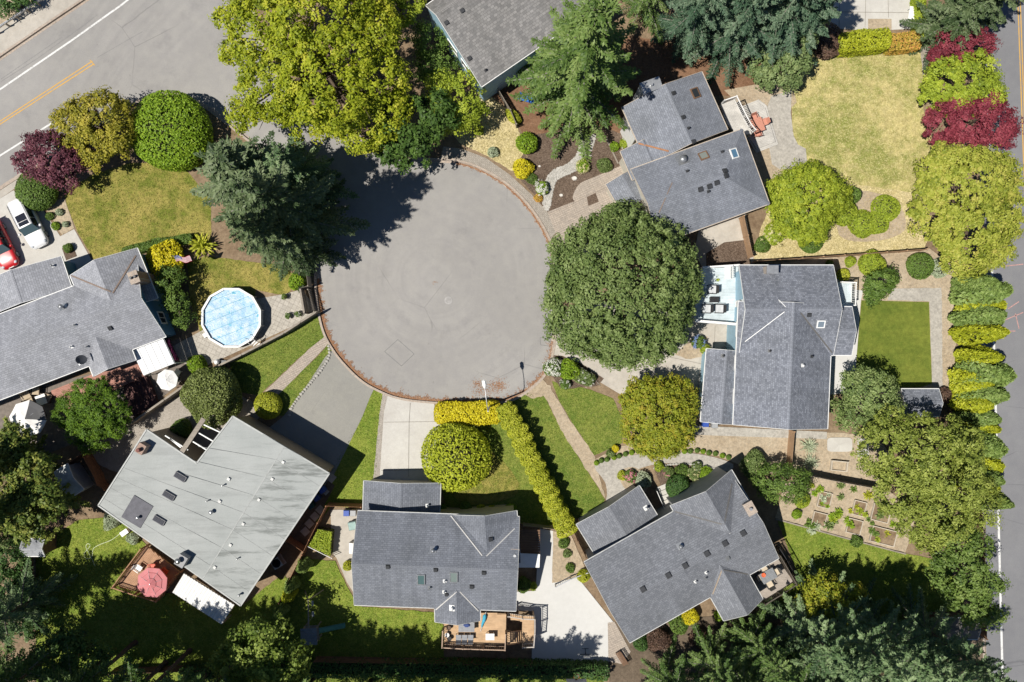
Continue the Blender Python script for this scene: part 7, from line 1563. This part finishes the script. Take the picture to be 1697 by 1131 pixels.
# string of pink bunting under the patio cover side: planter strip
t = thing('planter_row', 'magenta flower planter along the patio cover side', 'planter', at(286, 580)); m = MB(); m.bar(at(278, 562) + UP * .2, at(294, 598) + UP * .2, .35, .4); m.build('trough', M_WOODM, t, False); rng = nrng(); n = 260; f = rng.uniform(0, 1, n); a, b_ = at(281, 563), at(296, 597)
cc = np.stack([a.x + (b_.x - a.x) * f + rng.normal(0, .07, n) + .06 * np.sin(f * 20), a.y + (b_.y - a.y) * f + rng.normal(0, .06, n), rng.uniform(.42, .55, n)], 1); link('blossom', leaf_mesh('blossom', cc, rng.normal(size=(n, 3)) * .4 + np.array([0, 0, 1]), .11, .09, rng.uniform(0, 1, n), leafmat('petal_magenta', [(.3, .03, .14), (.5, .08, .25), (.6, .2, .35)], .2), rng=rng), None, t, False)
# flag on a pole
p = at(297, 430, 0); p = Vector((at(296, 426, 3.6).x, at(296, 426, 3.6).y, 0)); t = thing('flag', 'striped flag with blue canton on a pole beside the yellow shrub', 'flag', p); m = MB(); m.tube([(-.35, .05, 0), (-.35, .05, 3.9)], .03, 8); m.lathe([(.05, 0), (.06, .05), (.01, .1)], (-.35, .05, 3.9), 8); m.build('pole', M_METAL, t)
fr_, fb_, fw_ = plain('flag_red', (.42, .03, .05), .8), plain('flag_blue', (.03, .045, .18), .8), plain('flag_white', (.68, .68, .68), .8)
m = MB(); nx, ny = 16, 13; FL, FH = 1.35, .75
def fp(i, j): x = FL * i / nx; return (-.35 + x, .05 + .08 * math.sin(x * 6) - FH * .62 * (j / ny), 3.75 - FH * .72 * (j / ny) + .06 * math.sin(x * 5 + 1) - .16 * x)
for i in range(nx):
    for j in range(ny): m.poly([fp(i, j), fp(i, j + 1), fp(i + 1, j + 1), fp(i + 1, j)], mi=(2 if (i < 6.4 and j < 7) else (0 if j % 2 == 0 else 1)))
for i in range(6):
    for j in range(5):
        q = Vector(fp(i + .6, j * 1.3 + .8)) + Vector((0, 0, .012)); m.poly([q + Vector((.022 * math.cos(a * 1.2566), .022 * math.sin(a * 1.2566), 0)) for a in range(5)], mi=1)
m.build('cloth', [fr_, fw_, fb_], t)
# sheds at the left edge
S2 = House('shed', 'small shed with shiny white metal roof beside the left pines', (112, 800), W_GREY, plain('metal_roof_white', (.55, .58, .6), .25, .35, var=.25, scale=2), cat='shed'); S2.block((90, 783), (112, 769), (106, 832), 2.2, 2.7, oh=.12, cap=False)
S3 = House('shed', 'brown shed half hidden under the left edge conifers', (45, 950), M_WOODB, plain('metal_roof_grey', (.3, .31, .33), .5, var=.25), cat='shed'); S3.block((38, 893), (74, 893), (38, 922), 2.2, 2.7, oh=.12, cap=False)
S4 = House('shed', 'dark low shed roof in the shade beside the east road', (1588, 1040), M_WOODB, plain('roof_dark_board', (.14, .13, .12), .8), cat='shed'); S4.block((1556, 1060), (1620, 1060), (1552, 1025), 2.2, 2.7, oh=.15, cap=False)
# ---- bins and small yard things
def bin_at(label, px, py, mat, w=.55, h=1.0, rot=0.0, group=None):
    p = at(px, py, h); t = thing('wheelie_bin', label, 'bin', (p.x, p.y, .02), group, rot); a = w / 2; m = MB()
    V = [(x * a * k, y * a * k, z) for (z, k) in ((0.04, .82), (h - .08, 1.0)) for (x, y) in ((-1, -1), (1, -1), (1, 1), (-1, 1))]; m.mesh(V, [(0, 1, 5, 4), (1, 2, 6, 5), (2, 3, 7, 6), (3, 0, 4, 7), (3, 2, 1, 0), (4, 5, 6, 7)]); m.build('body', mat, t)
    m = MB(); V = [(x * a * 1.06, y * a * 1.06, h - .075) for (x, y) in ((-1, -1), (1, -1), (1, 1), (-1, 1))] + [(x * a * .9, y * a * .9, h + .04) for (x, y) in ((-1, -1), (1, -1), (1, 1), (-1, 1))]; m.mesh(V, [(0, 1, 5, 4), (1, 2, 6, 5), (2, 3, 7, 6), (3, 0, 4, 7), (4, 5, 6, 7), (3, 2, 1, 0)]); m.build('lid', mat, t)
    for s in (-1, 1): m = MB(); V = [(-a * .9 + .1 * math.cos(k * .6283), s * (a * .8 + o), .1 + .1 * math.sin(k * .6283)) for o in (0, .05) for k in range(10)]; m.mesh(V, [(k, (k + 1) % 10, 10 + (k + 1) % 10, 10 + k) for k in range(10)] + [tuple(range(10)), tuple(range(19, 9, -1))]); m.build('wheel', M_BLACK, t)
    return t
BL = plain('bin_blue', (.03, .075, .33), .5); GY = plain('bin_grey', (.3, .31, .32), .5); TEAL = plain('bin_teal', (.22, .33, .31), .5); DG = plain('bin_dark', (.02, .06, .06), .5)
bin_at('blue bin beside the lower middle house side path', 574, 851, BL); bin_at('grey bin right of the blue bin on the side path', 585, 851, GY); bin_at('teal compost bin against the lower middle house', 584, 872, TEAL, .75, .9, .2)
bin_at('upper blue bin beside the flat-roofed house', 533, 813, BL, rot=.6); bin_at('middle dark blue bin beside the flat-roofed house', 524, 826, plain('bin_navy', (.02, .05, .2), .5), rot=.6); bin_at('lower round-cornered dark bin beside the flat-roofed house', 515, 839, DG, rot=.6)
bin_at('blue bin under the east garage eave', 1170, 703, BL); bin_at('grey bin under the east garage eave', 1185, 705, GY)
p = at(583, 909, 1.0); t = thing('barbecue', 'white lidded barbecue against the lower middle house', 'barbecue', (p.x, p.y, .02)); m = MB(); m.tube([(0, -.5, .8), (0, .5, .8)], .3, 12); m.build('lid', M_WHITE, t); m = MB(); m.box(-.28, .28, -.5, .5, .35, .72); m.build('cabinet', M_METAL, t)
for x in (-.22, .22):
    for y in (-.44, .44): m = MB(); m.box(x - .03, x + .03, y - .03, y + .03, 0, .35); m.build('leg', M_DKMETAL, t)
p = at(458, 934, .8); t = thing('heat_pump', 'grey heat pump unit beside the flat-roofed house', 'heat pump', (p.x, p.y, .02), None, .6); m = MB(); m.box(-.45, .45, -.45, .45, .05, .8); m.build('casing', M_METAL, t); m = MB()
for r in (.12, .22, .32, .4): m.lathe([(r - .012, .802), (r, .825), (r + .012, .802)], n=20)
m.build('fan_grille', M_DKMETAL, t); m = MB(); m.box(-.55, .55, -.55, .55, -.01, .049); m.build('pad', M_CONCB, t)
# trellised ivy box
t = thing('ivy_trellis', 'square ivy-covered trellis bed with white lattice edge', 'trellis', at(533, 900)); a = [at(527, 878, 1.2), at(550, 882, 1.2), at(547, 922, 1.2), at(512, 905, 1.2)]; rng = nrng(); n = 2600; f, g = rng.uniform(0, 1, n), rng.uniform(0, 1, n); A_ = [np.array(q[:]) for q in a]; cc = (A_[0] * (1 - f)[:, None] + A_[1] * f[:, None]) * (1 - g)[:, None] + (A_[3] * (1 - f)[:, None] + A_[2] * f[:, None]) * g[:, None]; cc[:, 2] = np.where(rng.uniform(size=n) < .7, 1.2 + rng.normal(0, .08, n), rng.uniform(.05, 1.2, n))
link('ivy', leaf_mesh('ivy', cc, rng.normal(size=(n, 3)) * .5 + np.array([0, 0, 1]), .16, .11, rng.normal(.5, .2, n), L_LIME, rng=rng), None, t, False)
m = MB(); m.prism([(q.x, q.y) for q in a], .02, 1.05); m.build('dark_core', M_CORE, t, False); m = MB(); n_ = 12  # solid dark block added under the ivy leaves
for k in range(n_ + 1):
    q = at(508, 905, 1.3).lerp(at(550, 926, 1.3), k / n_); m.bar(Vector((q.x, q.y, 0)), Vector((q.x, q.y, 1.35)), .04)
for z in (.4, 1.3): m.bar(at(508, 905, z), at(550, 926, z), .04)
m.build('lattice', M_WHITE, t, False)
# play set with swing beam and green slide
p = at(516, 1050, 1.4); t = thing('play_set', 'wooden play set with green slide and swing beam on the rear lawn', 'play set', (p.x, p.y, 0), None, .05)
for x in (-.6, .6):
    for y in (-.6, .6): m = MB(); m.box(x - .05, x + .05, y - .05, y + .05, -.02, 2.3); m.build('post', M_WOODG, t)
m = boards([(-.7, -.7), (.7, -.7), (.7, .7), (-.7, .7)], (1, 0), .14, .04, 1.3); m.build('platform', M_WOODG, t); m = MB()
for k in range(6): m.box(-.75, .75, -.75 + k * .26, -.51 + k * .26, 2.3 + .0, 2.33)
m.build('roof', plain('tarp_grey', (.2, .21, .23), .7), t)
m = MB(); V = []
for k in range(9): f = k / 8; x = .7 + 2.2 * f; z = 1.3 - 1.15 * (f ** .9); V += [(x, -.05, z + .14), (x, -.03, z), (x, .42, z), (x, .44, z + .14)]
m.mesh(V, [(i * 4 + k, i * 4 + k + 1, i * 4 + 5 + k, i * 4 + 4 + k) for i in range(8) for k in range(3)]); m.build('slide', plain('slide_green', (.10, .27, .22), .4), t)
m = MB(); m.bar((0, .7, 2.25), (.1, 3.4, 2.3), .1); m.bar((.1, 3.4, 2.3), (-.8, 3.6, 0), .09); m.bar((.1, 3.4, 2.3), (1.0, 3.6, 0), .09); m.build('swing_beam', M_WOODG, t)
for y in (1.5, 2.5): m = MB(); m.bar((0, y - .2, 2.25), (0, y - .2, .5), .015); m.bar((0, y + .2, 2.25), (0, y + .2, .5), .015); m.box(-.1, .1, y - .24, y + .24, .47, .5); m.build('swing', plain('swing_blue', (.4, .42, .46), .5), t)
# basketball hoop
p = at(951, 1112, 0); t = thing('basketball_hoop', 'basketball hoop with grey backboard at the court end', 'basketball hoop', (p.x, p.y, 0)); m = MB(); m.tube([(0, -.2, -.02), (0, -.2, 2.6), (0, .35, 3.0)], .06, 8); m.build('pole', M_DKMETAL, t); m = MB(); m.box(-.9, .9, .36, .41, 2.8, 3.9); m.build('backboard', plain('board_grey', (.5, .5, .5), .4), t)
m = MB(); V = [(.24 * math.cos(k * .3927) * (1 if j == 0 else 1.1), .72 + .24 * math.sin(k * .3927) * (1 if j == 0 else 1.1), 3.05) for j in (0, 1) for k in range(16)]; m.mesh(V + [(v[0], v[1], v[2] + .03) for v in V], [(k, (k + 1) % 16, 16 + (k + 1) % 16, 16 + k) for k in range(16)] + [(32 + k, 48 + k, 48 + (k + 1) % 16, 32 + (k + 1) % 16) for k in range(16)] + [(16 + k, 16 + (k + 1) % 16, 48 + (k + 1) % 16, 48 + k) for k in range(16)]); m.box(-.1, .1, .41, .5, 3.03, 3.06); m.build('rim', plain('rim_orange', (.5, .12, .03), .5), t)
m = MB()
for k in range(12): a = k * .5236; m.bar((.24 * math.cos(a), .72 + .24 * math.sin(a), 3.04), (.14 * math.cos(a + .3), .72 + .14 * math.sin(a + .3), 2.65), .012)
m.build('net', M_WHITE, t)
p = at(970, 1080); t = thing('small_hoop', 'small toy hoop stand on the shaded end of the court', 'toy hoop', (p.x, p.y, .04)); m = MB(); m.tube([(0, 0, 0), (0, 0, 1.5)], .03, 8); m.bar((-.5, -.25, .03), (.5, -.25, .03), .05); m.bar((-.3, .3, .03), (.3, .3, .03), .05); m.bar((0, -.25, .03), (0, .3, .03), .05); m.build('stand', M_DKMETAL, t); m = MB(); m.box(-.3, .3, .03, .06, 1.2, 1.7); m.build('backboard', M_WHITE, t)
def bench(label, px, py, rot, mat, L=1.4, z=0.0):
    p = at(px, py, z + .45); t = thing('garden_bench', label, 'bench', (p.x, p.y, z + .02), None, rot); m = MB()
    for k in range(4): m.box(-L / 2, L / 2, -.22 + k * .12, -.12 + k * .12, .42, .46)
    m.build('seat', mat, t); m = MB()
    for k in range(3): m.box(-L / 2, L / 2, .27 + k * .03, .29 + k * .03, .52 + k * .14, .63 + k * .14)
    m.build('backrest', mat, t)
    for x in (-1, 1): m = MB(); m.box(x * (L / 2 - .08) - .04, x * (L / 2 - .08) + .04, -.2, -.14, 0, .42); m.box(x * (L / 2 - .08) - .04, x * (L / 2 - .08) + .04, .2, .26, 0, .62); m.build('leg', mat, t)
    return t
bench('dark wooden bench on the brick pad beside the court', 1030, 1092, -1.0, M_WOODB)
# vegetable garden: raised beds, timber frame, slabs
def raised(label, px, py, rot, L, W):
    p = at(px, py); t = thing('raised_bed', label, 'raised bed', (p.x, p.y, .02), 'raised beds of the vegetable garden', rot); a, b = L / 2, W / 2
    for (x0, x1, y0, y1) in ((-a, a, -b, -b + .07), (-a, a, b - .07, b), (-a, -a + .07, -b + .07, b - .07), (a - .07, a, -b + .07, b - .07)): m = MB(); m.box(x0, x1, y0, y1, 0, .3); m.build('board', plank('bed_board', (.4, .35, .28), (.5, .45, .37)), t)
    m = MB(); m.box(-a + .07, a - .07, -b + .07, b - .07, .0, .2); m.build('soil', M_SOIL, t); return t
rv = -.25
for (px, py, L, W, nm) in ((1365, 828, 1.2, 1.5, 'raised bed at the upper left of the vegetable garden'), (1422, 842, 1.2, 1.4, 'raised bed in the upper middle of the vegetable garden'), (1356, 860, 1.3, 1.3, 'raised bed at the lower left of the vegetable garden'), (1414, 872, 1.4, 1.4, 'raised bed in the lower middle of the vegetable garden'), (1458, 850, 1.7, 1.6, 'raised bed at the upper right under the big tree'), (1462, 888, 2.4, 1.5, 'raised bed at the lower right under the big tree')): raised(nm, px, py, rv, L, W)
t = thing('cold_frame', 'open weathered wooden frame on the bare ground by the yuccas', 'cold frame', at(1389, 772), None, -.1)
for (x0, x1, y0, y1, z1) in ((-.8, .8, .42, .5, .5), (-.8, .8, -.5, -.42, .22), (-.8, -.68, -.42, .42, .35), (.68, .8, -.42, .42, .35)): m = MB(); m.box(x0, x1, y0, y1, .02, z1); m.build('board', MATS['bed_board'], t)
m = MB(); h = (.9, .5)
mb2 = MB(); mb2.prism([(h[0] * 1.32 * math.copysign(abs(math.cos(k * .2618)) ** .35, math.cos(k * .2618)), h[1] * 1.35 * math.copysign(abs(math.sin(k * .2618)) ** .35, math.sin(k * .2618))) for k in range(24)], .0, .07); o = mb2.build('stone_slab', M_CONC); o.location = at(1391, 737) + UP * .035; tag(o, 'pale rounded concrete slab beside the yuccas', 'slab')
mb2 = MB(); mb2.prism([(-.55, -.9), (.55, -.9), (.55, .9), (-.55, .9)], .0, .07); o = mb2.build('stone_slab', M_CONC); o.location = at(1430, 742) + UP * .035; tag(o, 'pale concrete slab half under the big feathery tree', 'slab')
# garden hose
t = thing('garden_hose', 'pale garden hose coiled across the left back lawn', 'hose', at(170, 905)); pts = smooth_path([(200, 884), (185, 895), (165, 903), (155, 910), (153, 922), (144, 926), (140, 918), (146, 910), (150, 904), (146, 901), (143, 906), (147, 915), (152, 925), (158, 938)], 6); m = MB(); m.tube([at(*q) + UP * .05 for q in pts], .028, 6); m.build('tube', plain('hose_pale', (.55, .6, .42), .5), t, False)
p = at(206, 883, .5); t = thing('hose_box', 'white hose box at the lower edge of the flat roof', 'box', (p.x, p.y, .02), None, .6); m = MB(); m.box(-.35, .35, -.2, .2, 0, .5); m.build('body', M_WHITE, t); m = MB(); m.box(-.38, .38, -.23, .23, .504, .55); m.build('lid', M_WHITE, t)
# blue cart in the bark yard
p = at(873, 163, .5); t = thing('garden_cart', 'blue plastic cart standing on the red bark', 'cart', (p.x, p.y, .02), None, -.3); m = MB(); a, b = .8, .36
V = [(x * a * k, y * b * k, z) for (z, k) in ((.25, .8), (.6, 1)) for (x, y) in ((-1, -1), (1, -1), (1, 1), (-1, 1))] + [(x * a * .93, y * b * .9, .6) for (x, y) in ((-1, -1), (1, -1), (1, 1), (-1, 1))] + [(x * a * .74, y * b * .7, .3) for (x, y) in ((-1, -1), (1, -1), (1, 1), (-1, 1))]
m.mesh(V, [(j * 4 + k, j * 4 + (k + 1) % 4, j * 4 + 4 + (k + 1) % 4, j * 4 + 4 + k) for j in range(3) for k in range(4)] + [(12, 13, 14, 15), (3, 2, 1, 0)]); m.build('tub', plain('cart_blue', (.04, .16, .5), .4), t)
for x in (-.25, .25): m = MB(); m.box(x - .03, x + .03, -.3, .3, .33, .55); m.build('divider', MATS['cart_blue'], t)
for x in (-.5, .5):
    for y in (-.34, .34): m = MB(); V = [(x + .14 * math.cos(k * .6283), y + o, .14 + .14 * math.sin(k * .6283)) for o in (-.03, .03) for k in range(10)]; m.mesh(V, [(k, (k + 1) % 10, 10 + (k + 1) % 10, 10 + k) for k in range(10)] + [tuple(range(10)), tuple(range(19, 9, -1))]); m.build('wheel', M_BLACK, t)
# neighbour patio table, potted plants by the pool gate
table_at('white folding table on the neighbour patio at the top edge', 1514, 22, .06, 1.4, 1.2, .85, M_WHITE)
for i, (px, py, mt, nm) in enumerate([(472, 492, M_WOODB, 'dark pot beside the lawn end of the pool patio'), (478, 524, M_DKMETAL, 'dark planter with green plant near the pool patio gate'), (494, 521, M_WHITE, 'pale pot next to the pool patio gate')]):
    p = at(px, py, .3); t = thing('plant_pot', nm, 'pot', (p.x, p.y, .03)); m = MB(); m.lathe([(.14, 0), (.22, .34), (.24, .38), (.2, .37), (.18, .32)], n=14); m.build('pot', mt, t); rng = nrng(); c_, n2, l2, w2, t2 = shell_cloud(rng, .28, .28, .25, 160, .12, .2, .5); link('foliage', leaf_mesh('foliage', c_, n2, l2, w2, t2, L_MID, rng=rng), None, t)
t = thing('pool_pump', 'white pool pump and filter beside the patio fence', 'pump', at(366, 600) + UP * .03); m = MB(); m.lathe([(.22, 0), (.26, .15), (.26, .55), (.1, .7)], (-.2, 0, 0), 14); m.build('filter_tank', M_WHITE, t); m = MB(); m.box(.1, .6, -.15, .15, 0, .3); m.build('motor', M_DKMETAL, t)
